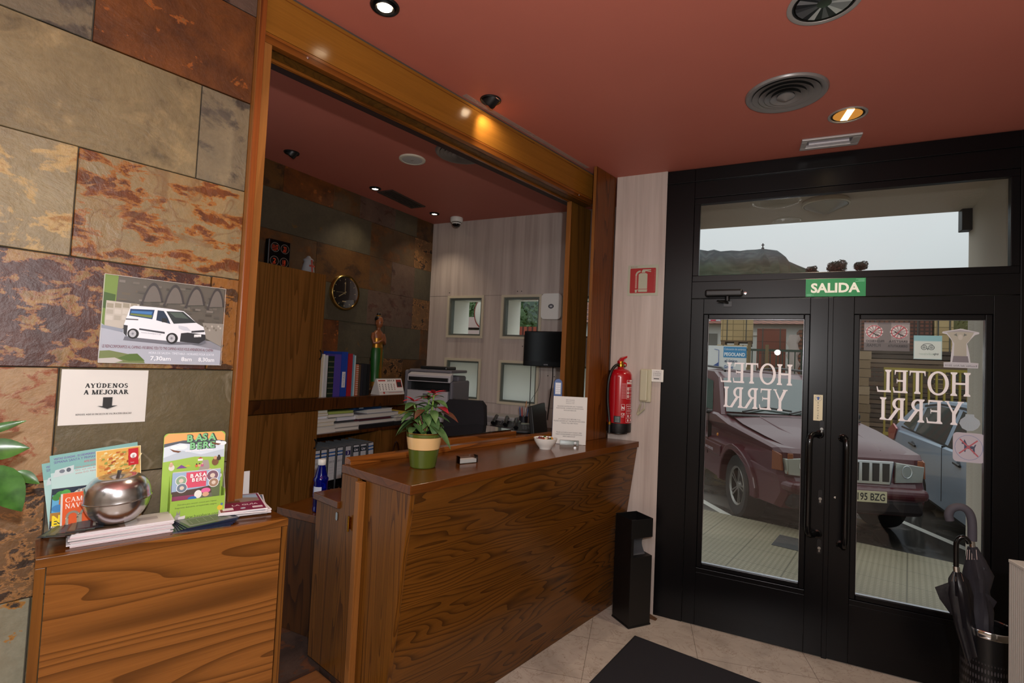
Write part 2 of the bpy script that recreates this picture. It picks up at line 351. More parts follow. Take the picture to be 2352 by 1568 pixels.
class Print:
    """draws on the plane X: u right, v up, each call one hair above the last"""
    def __init__(s, mb, X, eps=.00006, flip=False): s.mb = mb; s.X = X; s.k = 1; s.e = eps; s.flip = flip
    def _p(s, u, v): return ((-u if s.flip else u), v, s.k*s.e)
    def poly(s, pts, mt, keep=False):
        tri = tessellate_polygon([[V((*p, 0)) for p in pts]]); vs = [s._p(*p) for p in pts]; fs = []
        for q in tri:
            a, b, c = [V(vs[i]) for i in q]; fs.append(tuple(q) if (b-a).cross(c-a).z > 0 else tuple(q)[::-1])
        s.mb.add(vs, fs, mt if not isinstance(mt, str) else ink(mt), False, s.X); s.k += not keep; return s
    def rect(s, u0, v0, u1, v1, mt): return s.poly([(u0, v0), (u1, v0), (u1, v1), (u0, v1)], mt)
    def disc(s, cu, cv, ru, mt, rv=None, n=20): rv = rv or ru; return s.poly([(cu+ru*cos(2*pi*i/n), cv+rv*sin(2*pi*i/n)) for i in range(n)], mt)
    def ring(s, cu, cv, r, w_, mt, n=24, rv=None, a0=0, a1=2*pi):
        k = (rv or r)/r; s.line([(cu+r*cos(a0+(a1-a0)*i/n), cv+r*k*sin(a0+(a1-a0)*i/n)) for i in range(n+1)], w_, mt); return s
    def line(s, pts, w_, mt):
        mt = mt if not isinstance(mt, str) else ink(mt)
        for (a, b), (c, d) in zip(pts, pts[1:]):
            L = math.hypot(c-a, d-b) or 1; nx, ny = -(d-b)/L*w_/2, (c-a)/L*w_/2
            s.poly([(a+nx, b+ny), (c+nx, d+ny), (c-nx, d-ny), (a-nx, b-ny)], mt, True); s.k += .08
        s.k += 1; return s
    def _emit(s, vs, fs, mt):
        vs = [s._p(*p) for p in vs]; out = []
        for f in fs:
            a, b, c = [V(vs[i]) for i in f[:3]]; out.append(f if (b-a).cross(c-a).z > 0 else f[::-1])
        s.mb.add(vs, out, mt if not isinstance(mt, str) else ink(mt), False, s.X)
    def text(s, st, u, v, size, mt, width=None, align='l', bold=.0, rot=0, shear=0):
        if 'M' in st or 'W' in st: bold = 0.0
        vs, fs = text_mesh(st, bold)
        if not vs: return s
        x0 = min(p[0] for p in vs); x1 = max(p[0] for p in vs); kx = size if width is None else width/(x1-x0)
        wd = (x1-x0)*kx; off = {'l': 0, 'c': -wd/2, 'r': -wd}[align]; c, n = cos(rot), sin(rot); out = []
        for x, y in vs: X_ = (x-x0)*kx+off+shear*y*size; Y_ = y*size; out.append((u+X_*c-Y_*n, v+X_*n+Y_*c))
        s._emit(out, fs, mt); s.k += 1; return s
    def serif(s, st, u, v, size, mt, width=None, align='l', W=.13, t=.05, sf=.065):
        polys = []; x = 0
        for ch in st:
            ps, adv = serif_glyph(ch, W, t, sf); polys += [[(x+a, b) for a, b in p] for p in ps]; x += adv+.02
        kx = size if width is None else width/x; off = {'l': 0, 'c': -x*kx/2, 'r': -x*kx}[align]
        for p in polys: s.poly([(u+off+a*kx, v+b*size) for a, b in p], mt, True); s.k += .12
        s.k += 1; return s
def FACE(d=0, y=0, z=0): return M(((0, 0, 1, d), (1, 0, 0, y), (0, 1, 0, z), (0, 0, 0, 1)))     # print plane on a face whose normal is local +x
def TOP(x=0, y=0, z=0, rz=0): return M.Translation((x, y, z)) @ M.Rotation(rz+pi/2, 4, 'Z')      # print plane lying flat, u along local +y
# ================================================================== SETTING
# --- shared materials
OAK = wood('oak_counter', '744718', '5c3710', '301a07', axis=1, rings=24, scale=6.5, stretch=0.13, rough=.22, seed=1.3, coat=.12)
OAKBOX = wood('oak_box', '8c5826', '784819', '462608', axis=1, rings=20, scale=4.4, stretch=0.09, rough=.25, seed=4.1, coat=.05)
OAKV = wood('oak_vertical', '7a4a18', '684012', '381e08', axis=2, rings=30, scale=7.5, stretch=0.05, rough=.3, seed=2.2)
OAKDARK = wood('oak_dark', '5c3414', '4a2b0f', '28150a', axis=2, rings=24, scale=6, stretch=0.06, rough=.28, seed=5.7)
OAKTOP = wood('oak_top', '6e3d14', '5c320f', '341a08', axis=1, rings=16, scale=4, stretch=0.06, rough=.16, seed=3.3, coat=.2, contrast=.5)
ASHV = wood('ash_cabinet', '86592a', '775024', '50320f', axis=2, rings=26, scale=5.5, stretch=0.035, rough=.3, seed=8.3, contrast=.9)
BEAMW = wood('beam_oak', '946224', '84551c', '643c12', axis=1, rings=8, scale=4, stretch=0.03, rough=.2, seed=9.1, contrast=.25, coat=.5)
POSTW = wood('post_wood', '94602e', '845226', '5c3616', axis=2, rings=8, scale=4, stretch=0.04, rough=.35, seed=6.6, contrast=.4)
COLW = wood('column_wood', '7c451a', '6b3a14', '3e1e0a', axis=2, rings=24, scale=6, stretch=0.06, rough=.3, seed=7.9)
JAMBW = wood('jamb_wood', '6e4a1c', '5c3c14', '35200a', axis=2, rings=14, scale=6, stretch=0.04, rough=.35, seed=3.9, contrast=.7)
MOULD = wood('moulding_wood', '8f5420', '784316', '40200a', axis=1, rings=12, scale=6, stretch=0.05, rough=.2, seed=2.9, coat=.5)
BLACKALU = mat('09080a', .3, 0, spec=.24, name='black_aluminium')
CHROME = mat('d8dadc', .1, 1, name='chrome'); STEEL = mat('9a9a98', .28, 1, name='brushed_steel'); BRASS = mat('b8862e', .25, 1, name='brass')
BLK = mat('0c0c0d', .4, name='black_plastic'); BLKG = mat('0b0b0c', .15, name='black_gloss'); WHT = mat('e6e5e0', .45, name='white_plastic'); PAPER = mat('d6d4d0', .7, name='paper')
GLASS = glass('window_glass', 'f2f3f2'); CLEAR = glass('clear_plastic', 'fafafa', 1.2)

# --- ceiling, floors
m, t, b = base('terracotta_ceiling')
n1 = noise(t, mapped(t), 1.2, 2); r1 = ramp(t, [(.3, 'b46656'), (.7, 'ba6b5a')]); t.links.new(n1.outputs[0], r1.inputs[0]); t.links.new(r1.outputs[0], b.inputs['Base Color']); b.inputs['Roughness'].default_value = .6
bp = _n(t, 'ShaderNodeBump'); bp.inputs['Strength'].default_value = .06; bp.inputs['Distance'].default_value = .003
t.links.new(noise(t, mapped(t), 260, 3).outputs[0], bp.inputs['Height']); t.links.new(bp.outputs[0], b.inputs['Normal'])
CEILM = m
struct('ceiling', MB().box((-3.6, -2.7, CEIL), (1.4, 4.2, CEIL+.12), CEILM))
def marble(name, a, b_, c, tile=None, streak=None, rough=.3):
    m, t, bs = base(name)
    if streak:
        n1 = noise(t, mapped(t, (9, 9, .35)), 2.2, 5, .6, .3); n2 = noise(t, mapped(t, (60, 60, 3)), 1.5, 4, .7)
        r1 = ramp(t, [(.3, a), (.52, b_), (.72, c)]); t.links.new(n1.outputs[0], r1.inputs[0])
        col = mixc(t, math1(t, 'MULTIPLY', n2.outputs[0], .35), r1, 'a4968e')
    else:
        n1 = noise(t, mapped(t), 3.5, 7, .62, .8); r1 = ramp(t, [(.3, a), (.5, b_), (.72, c)]); t.links.new(n1.outputs[0], r1.inputs[0])
        n2 = noise(t, mapped(t, (1, 1, 1), (3, 5, 1)), 7, 5, .6, 1.5); r2 = ramp(t, [(.488, 0.0), (.5, 1.0), (.512, 0.0)]); t.links.new(n2.outputs[0], r2.inputs[0])
        col = mixc(t, math1(t, 'MULTIPLY', r2.outputs[0], .5), r1, '6e5138')
    if tile:
        bk = _n(t, 'ShaderNodeTexBrick'); mp = mapped(t, (1, 1, 1), (.23, .12, 0), (0, 0, rad(tile[2]))); t.links.new(mp.outputs[0], bk.inputs['Vector'])
        bk.offset = 0; bk.squash = 1; bk.inputs['Scale'].default_value = 1; bk.inputs['Brick Width'].default_value = tile[0]; bk.inputs['Row Height'].default_value = tile[1]; bk.inputs['Mortar Size'].default_value = .0016; bk.inputs['Mortar Smooth'].default_value = 0
        col = mixc(t, math1(t, 'MULTIPLY', bk.outputs['Fac'], .6), col, '3c3026')
    t.links.new(col, bs.inputs['Base Color']); bs.inputs['Roughness'].default_value = rough
    return m
FLOORM = marble('floor_marble', 'a1968a', 'b6aa9d', 'c3b7aa', tile=(.6, .4, -12), rough=.22)
struct('floor', MB().box((-3.4, -2.7, -.1), (1.4, 3.6, 0), FLOORM))
SLATEFL = slate('slate_floor', '3a2a24', '5a443a', '6b4028', .58, 6, .45, .3, 12)
fl = MB(); P4 = [WM @ V(p) for p in ((-2.17, -.9, 0), (-2.17, 1.275, 0), (-1.78, 1.275, 0), (-1.80, 3.1, 0))]
fl.prism([(-3.4, -.4)] + [(p.x, p.y) for p in P4] + [(-.93, 3.47), (-.93, 4.1), (-3.2, 4.1)], 0.001, OFLOOR, SLATEFL)
struct('floor_office', fl)
pl = MB().box((-2.168, .2, .002), (-1.95, 1.262, OFLOOR-.012), wood('step_wood', '8c5a34', '7a4420', '3a1c0c', axis=1, rings=8, scale=3, stretch=.06, rough=.3, seed=1.1))
struct('trim_1', pl, WM, bevel=.004)

# --- stone walls: every slab is a thin block with its own kind of slate
SK = {
 'tan':   slate('slate_tan', '7c6d4e', '8c7b58', '94805a', .6, 3, .5, .45, 1.1, edge=.1),
 'tan2':  slate('slate_tan_orange', '8a7b5e', '9c8c68', 'a87a42', .65, 4, .48, .6, 2.3, edge=.06, c4='a98d5c'),
 'gray':  slate('slate_gray', '6d6350', '85775c', '5a5145', .6, 4, .5, .5, 3.7, edge=.08),
 'rust':  slate('slate_rust', '4e2a0e', '7c4618', 'a06e38', .67, 6, .5, .45, 4.2, edge=.03, c4='8a4a18'),
 'patch': slate('slate_patchy', '98794c', '8c7e5e', '743a0c', .565, 4.6, .42, .45, 5.5, c4='8e5a24', vein='6b4a2c', streak=1.6, rot=.6),
 'purple': slate('slate_purple', '3a1a14', '512617', 'a0783e', .56, 6.5, .42, .4, 6.1, c4='7c4a24', edge=.02, streak=1.2),
 'orange': slate('slate_orange', '80501e', '946024', '4e3014', .57, 6, .42, .35, 7.4),
 'mottle': slate('slate_mottled', '9c7a54', 'a88a64', '8e4a20', .58, 9, .5, .5, 8.8, c4='8a5a3a'),
 'olive': slate('slate_olive', '5c5238', '695d40', '765632', .68, 4, .48, .4, 9.3, vein='7d735e'),
 'brown': slate('slate_brown', '64462a', '7d5c38', '3c2a1c', .58, 8, .45, .55, 10.2, c4='8c6238'),
 'pale':  slate('slate_pale', '93907c', '837a62', '3a302a', .66, 5, .5, .35, 11.7, c4='96672c'),
 'green': slate('slate_green', '4a4436', '58513f', '7a5a2a', .68, 3.5, .5, .35, 12.4),
 'umber': slate('slate_umber', '4e3a26', '5e482e', '6c4218', .6, 3.2, .5, .4, 13.6, edge=.12),
 'ochre': slate('slate_ochre', '553614', '68461e', '4a3018', .6, 3.5, .5, .4, 16.2, edge=.1),
 'mauve': slate('slate_mauve', '58443a', '6a5446', '55362c', .6, 5, .5, .45, 14.9, edge=.06),
}
GROUT = mat('4a443a', .8, name='grout')
def stone_wall(name, F, d, slabs, t0, t1, z0, z1, thick=.12):
    mb = MB(); mb.box((d-thick, t0, z0), (d-.013, t1, z1), GROUT); g = .0016 if name == 'wall_left' else .0007; rn = random.Random(3)
    for a, b_, c, e, k in slabs:
        o = rn.uniform(-.003, .003)
        mb.box((d-.013, a+g, c+g), (d+o, b_-g, e-g), SK[k])
    return struct(name, mb, F, bevel=.0016 if name == 'wall_left' else .0008, seg=1)
R = [-.04, .275, .59, .9, 1.21, 1.525, 1.84, 2.155, 2.47, 2.785, CEIL]
TE = .713
LW = [(-.3, .27, R[8], R[9], 'gray'), (.27, TE, R[8], R[9], 'rust'), (.05, .4, R[9], R[10], 'tan'), (.4, TE, R[9], R[10], 'mauve'), (-.4, .05, R[9], R[10], 'rust'),
      (-.35, .558, R[7], R[8], 'tan'), (.558, TE, R[7], R[8], 'gray'), (-.2, .26, R[6], R[7], 'tan2'), (.26, TE, R[6], R[7], 'patch'),
      (-.3, .625, R[5], R[6], 'purple'), (.625, TE, R[5], R[6], 'orange'), (-.2, .256, R[4], R[5], 'mottle'), (.256, TE, R[4], R[5], 'olive'),
      (-.3, .25, R[3], R[4], 'brown'), (.25, TE, R[3], R[4], 'gray'), (-.2, .236, R[2], R[3], 'pale'), (.236, TE, R[2], R[3], 'olive'), (-.3, .23, R[1], R[2], 'brown'), (.23, TE, R[1], R[2], 'tan'), (-.3, TE, R[0], R[1], 'gray')]
kk = list(SK)
rn = random.Random(11)
for i in range(10):
    x = min(a for a, b_, c, e, k in LW if abs(c-R[i]) < .01)
    while x > -3.1: n_ = max(-3.1, x-rn.uniform(.4, .75)); LW.append((n_, x, R[i], R[i+1], rn.choice(['tan', 'gray', 'rust', 'brown', 'olive', 'patch', 'purple']))); x = n_
stone_wall('wall_left', WM, -1.885, LW, -3.1, TE, -.04, CEIL)
BR = [-.04, .35, .66, .97, 1.275, 1.575, 1.862, 2.155, 2.445, 2.735, CEIL]
def brow(i, cuts, kinds): return [(cuts[j], cuts[j+1], BR[i], BR[i+1], kinds[j]) for j in range(len(kinds))]
BW = (brow(9, [1.2, 2.19, 2.63, 2.9, 3.31, 3.6, 3.9], ['ochre', 'rust', 'umber', 'mauve', 'green', 'ochre']) + brow(8, [1.3, 2.0, 3.032, 3.585, 3.9], ['green', 'green', 'umber', 'brown'])
      + brow(7, [1.4, 2.1, 2.5, 3.04, 3.3, 3.6, 3.9], ['umber', 'umber', 'ochre', 'umber', 'mauve', 'green']) + brow(6, [1.3, 2.3, 3.035, 3.593, 3.9], ['umber', 'green', 'mauve', 'brown'])
      + brow(5, [1.3, 2.75, 3.25, 3.72, 3.9], ['rust', 'green', 'green', 'umber']) + brow(4, [1.3, 2.4, 3.1, 3.5, 3.9], ['brown', 'green', 'brown', 'ochre'])
      + brow(3, [1.3, 2.4, 3.2, 3.9], ['green', 'umber', 'brown']) + brow(2, [1.3, 2.6, 3.9], ['umber', 'green']) + brow(1, [1.3, 2.4, 3.9], ['brown', 'green']) + brow(0, [1.3, 3.9], ['umber']))
stone_wall('wall_back', BM, B0, BW, 1.2, 3.87, -.04, CEIL)

# --- marble façade wall of the office with four (and a hidden pair of) square windows, and the marble pier beside the door
MARB = marble('grey_marble', 'aea098', 'c2b5ad', 'cfc3bb', streak=True, rough=.25)
wx = [(-2.725, -2.335), (-2.138, -1.75), (-1.54, -1.155)]; wz = [(1.218, 1.602), (1.808, 2.197)]
wl = MB(); Y0, Y1 = WYD, WYD+.33
def strip(x0, x1, z0, z1): wl.box((x0, Y0, z0), (x1, Y1, z1), MARB)
strip(-3.3, -.93, -.04, 1.218); strip(-3.3, -.93, 2.197, CEIL+.1); strip(-3.3, -.93, 1.602, 1.808)
xs = [-3.3] + [c for p in wx for c in p] + [-.93]
for z0, z1 in wz:
    for i in range(0, 8, 2): strip(xs[i], xs[i+1], z0, z1)
JOINT = mat('5f554e', .6, name='joint')
for z in (1.212, 2.203): wl.box((-3.0, Y0-.0008, z-.0012), (-.95, Y0+.01, z+.0012), JOINT)
for x, z in ((-2.72, 2.235), (-1.99, 2.235), (-1.95, 2.235), (-1.915, 1.74), (-1.66, 1.49), (-1.6, 1.485)): wl.box((x-.004, Y0-.0015, z-.004), (x+.004, Y0+.01, z+.004), BLK)
struct('wall_front', wl)
CREAM = mat('c8bfa8', .5, name='cream_frame'); GRN = mat('6d746c', .35, .3, name='grey_green_aluminium'); REV = mat('f2f0e6', .8, bump=(90, .3), name='white_reveal')
FROST = None
m = bpy.data.materials.new('frosted_glass'); m.use_nodes = True; t = m.node_tree; t.nodes.clear(); tl_ = _n(t, 'ShaderNodeBsdfTranslucent'); tl_.inputs[0].default_value = (.86, .9, .86, 1); gl_ = _n(t, 'ShaderNodeBsdfDiffuse'); gl_.inputs[0].default_value = (.5, .54, .5, 1); mx_ = _n(t, 'ShaderNodeMixShader'); mx_.inputs[0].default_value = .25; o_ = _n(t, 'ShaderNodeOutputMaterial'); t.links.new(tl_.outputs[0], mx_.inputs[1]); t.links.new(gl_.outputs[0], mx_.inputs[2]); t.links.new(mx_.outputs[0], o_.inputs[0]); FROST = m
wn = 2
for j, (z0, z1) in enumerate(wz[::-1]):
    for i, (x0, x1) in enumerate(wx):
        fr = MB(); f = .017
        for a, c in (((x0-.006, Y0-.012, z0-.006), (x0+f, Y0+.03, z1+.006)), ((x1-f, Y0-.012, z0-.006), (x1+.006, Y0+.03, z1+.006)), ((x0+f, Y0-.012, z1-f), (x1-f, Y0+.03, z1+.006)), ((x0+f, Y0-.012, z0-.006), (x1-f, Y0+.03, z0+f))): fr.box(a, c, CREAM)
        q = f+.016
        for a, c in (((x0+f, Y0+.004, z0+f), (x0+q, Y0+.06, z1-f)), ((x1-q, Y0+.004, z0+f), (x1-f, Y0+.06, z1-f)), ((x0+q, Y0+.004, z1-q), (x1-q, Y0+.06, z1-f)), ((x0+q, Y0+.004, z0+f), (x1-q, Y0+.06, z0+q))): fr.box(a, c, GRN)
        for a, c in (((x0+.001, Y0+.06, z0), (x0+.006, Y1+.05, z1)), ((x1-.006, Y0+.06, z0), (x1-.001, Y1+.05, z1)), ((x0, Y0+.06, z1-.006), (x1, Y1+.05, z1-.001)), ((x0, Y0+.06, z0+.001), (x1, Y1+.05, z0+.006))): fr.box(a, c, REV)
        o = struct('window_%d' % wn, fr); wn += 1
        p = MB().box((x0+q-.004, Y0+.03, z0+q-.004), (x1-q+.004, Y0+.036, z1-q+.004), GLASS) if j == 0 else MB().add([(x0+q-.004, Y0+.03, z0+q-.004), (x1-q+.004, Y0+.03, z0+q-.004), (x1-q+.004, Y0+.03, z1-q+.004), (x0+q-.004, Y0+.03, z1-q+.004)], [(0, 1, 2, 3)], FROST); p.build('pane', o)
pier = MB().box((-.935, DY, -.04), (-.592, WYD+.33, CEIL+.05), MARB)
struct('wall_pier', pier)
PLAST = mat('8f8577', .8, bump=(40, .1), name='plaster')
struct('wall_right', MB().box((1.3, -2.7, -.05), (1.45, DY-.02, CEIL), PLAST))
# plain closed rear wall of the lobby, behind the camera
struct('wall_rear', MB().box((-3.4, -2.75, -.05), (1.4, -2.6, CEIL), PLAST))
struct('wall_rear_office', MB().box((-3.5, -.5, 0), (-2.42, -.42, CEIL), mat('4a3a2a', .8, name='office_side_wall')))

# --- reception opening: left post, header beam, wooden column, inner jamb
po = MB().box((-2.02, .712, 0), (-1.86, .735, CEIL), POSTW).box((-1.985, .735, 0), (-1.875, .768, CEIL-.19), POSTW).box((-1.86, .7125, 0), (-1.8555, .7345, CEIL), wood('post_edge', '8a4a20', '7a3f1a', '4c240e', axis=2, rings=3, scale=4, stretch=.05, seed=2.4))
struct('trim_2', po, WM, bevel=.003)
be = MB().box((-2.06, .735, 2.748), (-1.873, 3.06, CEIL-.012), BEAMW)
be.box((-1.9, .735, 2.708), (-1.871, 3.06, 2.745), MOULD)
be.box((-1.918, .768, 2.735), (-1.9, 3.02, 2.748), BLK).box((-1.985, .768, 2.722), (-1.918, 3.03, 2.748), JAMBW).box((-2.0, .768, 2.712), (-1.985, 3.03, 2.748), MOULD).box((-2.05, .768, 2.715), (-2.0, 3.03, 2.75), mat('25100c', .6, name='dark_slot'))
be.box((-1.8725, .735, CEIL-.03), (-1.871, 3.06, CEIL-.026), MOULD)
o = struct('trim_3', be, WM, bevel=.003)
for tt in (.9, 2.79):
    MB().lathe([(.0001, .003), (.004, .002), (.0055, 0)], CHROME, 12, FACE(-1.87, tt, 2.726)).build('bolt', o)
MB().box((-2.04, .77, CEIL-.013), (-1.88, 3.06, CEIL), mat('4a4038', .8, name='dark_gap')).build('gap_strip', o)
MB().box((-1.868, 1.7, CEIL-.0013), (-1.838, 2.85, CEIL-.0003), mat('9c8076', .9, bump=(50, .5), name='bare_plaster')).build('plaster_strip', o)
co = MB().box((-1.803, 2.858, 1.1055), (-1.781, 3.115, CEIL-.002), COLW).box((-1.8025, 2.853, 1.1055), (-1.7815, 2.858, CEIL-.002), POSTW)
struct('trim_4', co, WM, bevel=.003)
ja = MB().box((-1.99, 2.826, OFLOOR), (-1.955, 2.836, 2.71), POSTW).box((-1.99, 2.836, OFLOOR), (-1.958, 3.085, 2.71), JAMBW)
struct('trim_5', ja, WM, bevel=.002)

# --- entrance: black aluminium frame, transom, two glazed leaves (d = distance towards the room from the plane X axis, t = X)
D = -DY
fr = MB(); FX0, FX1 = -.59, 1.262
fr.box((D-.06, FX0, -.02), (D, -.415, CEIL-.005), BLACKALU).box((D-.06, 1.185, -.02), (D, FX1+.05, CEIL-.005), BLACKALU)
fr.box((D-.06, -.415, 2.722), (D, 1.185, CEIL-.005), BLACKALU).box((D-.06, -.415, 2.062), (D, 1.185, 2.172), BLACKALU)
fr.box((D-.045, -.415, 2.172), (D-.006, 1.185, 2.212), BLACKALU).box((D-.045, -.415, 2.682), (D-.006, 1.185, 2.722), BLACKALU).box((D-.045, -.415, 2.212), (D-.006, -.378, 2.682), BLACKALU).box((D-.045, 1.148, 2.212), (D-.006, 1.185, 2.682), BLACKALU)
fr.box((D-.02, FX0, 2.83), (D+.012, FX1+.05, 2.835), BLACKALU)
struct('trim_6', fr, DM, bevel=.003)
tr = MB().box((D-.03, -.378, 2.212), (D-.024, 1.148, 2.682), GLASS)
o = struct('window_1', tr, DM)
LINE = mat('4c4a50', .3, .6, name='aluminium_edge')
def leaf(name, x0, x1, g0, g1, handle_x, hand):
    o = bpy.data.objects.new(name, None); C.objects.link(o); place(o, DM); o['kind'] = 'structure'
    f = MB(); zt, zb, gt, gb = 2.058, .005, 1.93, .388
    dd = D+.004
    f.box((dd-.05, x0, zb), (dd, g0-.03, zt), BLACKALU).box((dd-.05, g1+.03, zb), (dd, x1, zt), BLACKALU).box((dd-.05, g0-.03, gt+.03), (dd, g1+.03, zt), BLACKALU).box((dd-.05, g0-.03, zb), (dd, g1+.03, gb-.03), BLACKALU)
    f.build('leaf_frame', o, bevel=.002)
    f = MB()
    f.box((dd-.035, g0-.03, gb-.03), (dd-.007, g0, gt+.03), BLACKALU).box((dd-.035, g1, gb-.03), (dd-.007, g1+.03, gt+.03), BLACKALU).box((dd-.035, g0, gt), (dd-.007, g1, gt+.03), BLACKALU).box((dd-.035, g0, gb-.03), (dd-.007, g1, gb), BLACKALU)
    f.build('glazing_bead', o, bevel=.004)
    f = MB().box((dd, g0-.03, .1), (dd+.0015, g1+.03, .33), BLACKALU); f.build('kick_panel', o, bevel=.001)
    ln = MB()
    for a, c in (((g0-.002, gb-.002), (g1+.002, gb+.0022)), ((g0-.002, gt-.002), (g1+.002, gt+.002)), ((g0-.002, gb), (g0+.0015, gt)), ((g1-.0015, gb), (g1+.002, gt))): ln.box((dd-.034, a[0], a[1]), (dd-.012, c[0], c[1]), mat('8d8c92', .15, .9, name='bright_bead'))
    ln.build('bead_edge', o)
    MB().box((dd-.028, g0, gb), (dd-.022, g1, gt), GLASS).build('pane', o)
    return o, dd
def handle(o, dd, X, zc, L, sgn, out, off):
    h = MB(); z0, z1 = zc-L/2, zc+L/2; r = .016; pts = []
    base_ = V((dd, X, 0)); tip = V((dd+out, X+off, 0))
    def P_(k, z): p = base_.lerp(tip, k); return (p.x, p.y, z)
    pts = [P_(0, z1), P_(.7, z1), P_(.88, z1-.008), P_(.97, z1-.03), P_(1, z1-.06), P_(1, z0+.06), P_(.97, z0+.03), P_(.88, z0+.008), P_(.7, z0), P_(0, z0)]
    h.tube(pts, r, BLKG, 12); h.lathe([(.024, 0), (.024, .006), (.016, .01)], BLKG, 16, M.Translation((dd, X, z1)) @ M.Rotation(pi/2, 4, 'Y')); h.lathe([(.024, 0), (.024, .006), (.016, .01)], BLKG, 16, M.Translation((dd, X, z0)) @ M.Rotation(pi/2, 4, 'Y'))
    return h.build('pull_handle', o)
def cyl_lock(o, dd, X, z):
    e = MB(); e.prism([(X+.012*cos(a), z+(.03 if sin(a) > 0 else -.03)+.012*sin(a)) for a in [2*pi*i/20 for i in range(20)]], dd, dd+.006, mat('2a2a2c', .3, .7, name='escutcheon'), axis=0)
    e.prism([(X+.0085*cos(a), z-.008+.0085*sin(a)) for a in [2*pi*i/16 for i in range(16)]] , dd+.006, dd+.009, STEEL, axis=0).box((dd+.006, X-.004, z-.03), (dd+.009, X+.004, z-.012), STEEL)
    return e.build('lock_cylinder', o, bevel=.0008)
l1, dd = leaf('door_1', -.413, .352, -.308, .226, .29, 1)
l2, dd = leaf('door_2', .358, 1.183, .503, 1.05, .43, -1)
handle(l1, dd, .315, .975, .57, 1, .075, -.055); handle(l2, dd, .43, .95, .6, -1, .06, .012)
for z in (1.30, .90, .62): cyl_lock(l1, dd, .325, z)
MB().lathe([(.006, 0), (.006, .003), (.0001, .004)], CHROME, 12, FACE(dd, .398, .91)).build('bolt', l2)
mk = MB().box((dd-.02, .345, .0), (dd+.004, .372, 2.06), BLACKALU); mk.build('meeting_stile', l2, bevel=.003)
# outside shell of the entrance: splayed reveals, soffit
OUT = mat('c6bcae', .85, bump=(70, .25), name='beige_render')
ou = MB().prism([(1.17, DY+.05), (1.305, 4.5), (1.305, 4.62), (2.6, 4.62), (2.6, DY+.05)], -.2, 4.2, OUT)
struct('wall_outside_right', ou)
ou = MB().prism([(-.44, DY+.05), (-.5, 4.5), (-.5, 4.62), (-.94, 4.62), (-.94, DY+.05)], -.2, 4.2, OUT)
struct('wall_outside_left', ou)
struct('ceiling_porch', MB().box((-.94, DY+.03, 2.82), (1.5, 4.62, 3.2), OUT))
struct('wall_outside_office', MB().box((-3.3, Y1+.002, 2.7), (-.93, Y1+.12, 4.2), OUT))
# ================================================================== RECEPTION COUNTER AND OFFICE FURNITURE
def settle(o, F, base_):
    """a thing built in the coordinates of frame F gets its origin at base_"""
    base_ = V(base_)
    if o.type == 'EMPTY':
        for ch in o.children: ch.location = ch.location - base_
    else: o.data.transform(M.Translation(-base_))
    place(o, F @ M.Translation(base_)); return o
def bp(x, y, off): return hit(x, y, BM, B0+off)
def wp(x, y, d): return hit(x, y, WM, d)
def hexa(mb, bot, top, mt):      # two quads, bottom and top, same winding (counter-clockwise from above)
    return mb.add(list(bot)+list(top), [(3, 2, 1, 0), (4, 5, 6, 7), (0, 1, 5, 4), (1, 2, 6, 5), (2, 3, 7, 6), (3, 0, 4, 7)], mt)
# --- counter
c = thing('reception_counter', 'long dark oak reception counter with a sloping front under the wooden opening', 'counter')
k = MB(); k.prism([(-1.56, 1.257), (-1.56, 3.163), (-2.05, 3.035), (-2.05, 1.257)], 1.068, 1.105, OAKTOP); k.build('countertop', c, bevel=.003)
k = MB(); hexa(k, [(-1.72, 1.287, 0), (-1.694, 1.287, 0), (-1.694, 3.127, 0), (-1.72, 3.12, 0)], [(-1.6, 1.287, 1.068), (-1.568, 1.287, 1.068), (-1.568, 3.158, 1.068), (-1.6, 3.15, 1.068)], OAK); k.build('front_panel', c, bevel=.002)
k = MB(); k.prism([(-1.566, 1.068), (-1.868, 1.068), (-1.868, 0), (-1.69, 0)], 1.264, 1.286, OAKV, axis=1); k.build('end_panel', c, bevel=.002)
k = MB().box((-1.9, 1.232, 0), (-1.866, 1.264, 1.062), POSTW); k.build('batten', c, bevel=.003)
k = MB().prism([(-2.06, 1.105), (-2.008, 1.105), (-2.008, 1.12), (-2.016, 1.13), (-2.05, 1.136), (-2.06, 1.13)], 1.275, 3.03, MOULD, axis=1); k.build('back_moulding', c, bevel=.002)
k = MB().box((-2.03, 1.29, .0), (-1.73, 3.0, 1.066), OAKDARK); k.build('carcass', c)
settle(c, WM, (-1.8, 2.2, 0))
# --- gate at its end
g = thing('swing_gate', 'oak swing gate with a stepped top closing the end of the counter', 'gate')
k = MB(); k.prism([(-1.91, .2), (-1.91, 1.07), (-2.032, 1.07), (-2.032, .915), (-2.235, .915), (-2.235, .2)], 1.25, 1.274, OAKV, axis=1); k.build('gate_panel', g, bevel=.002)
MB().box((-2.25, 1.238, .915), (-2.034, 1.375, .946), OAKTOP).build('step_board', g, bevel=.003)
MB().prism([(-2.052+.008*cos(a), .88+(.008 if sin(a) > 0 else -.012)+.008*sin(a)) for a in [2*pi*i/16 for i in range(16)]], 1.246, 1.25, STEEL, axis=1).build('keyhole_plate', g)
k = MB().tube([(-1.945, 1.24, .84), (-1.945, 1.24, .905)], .005, BRASS).box((-1.955, 1.245, .85), (-1.935, 1.25, .9), BRASS); k.build('slide_bolt', g)
settle(g, WM, (-2.07, 1.26, OFLOOR))
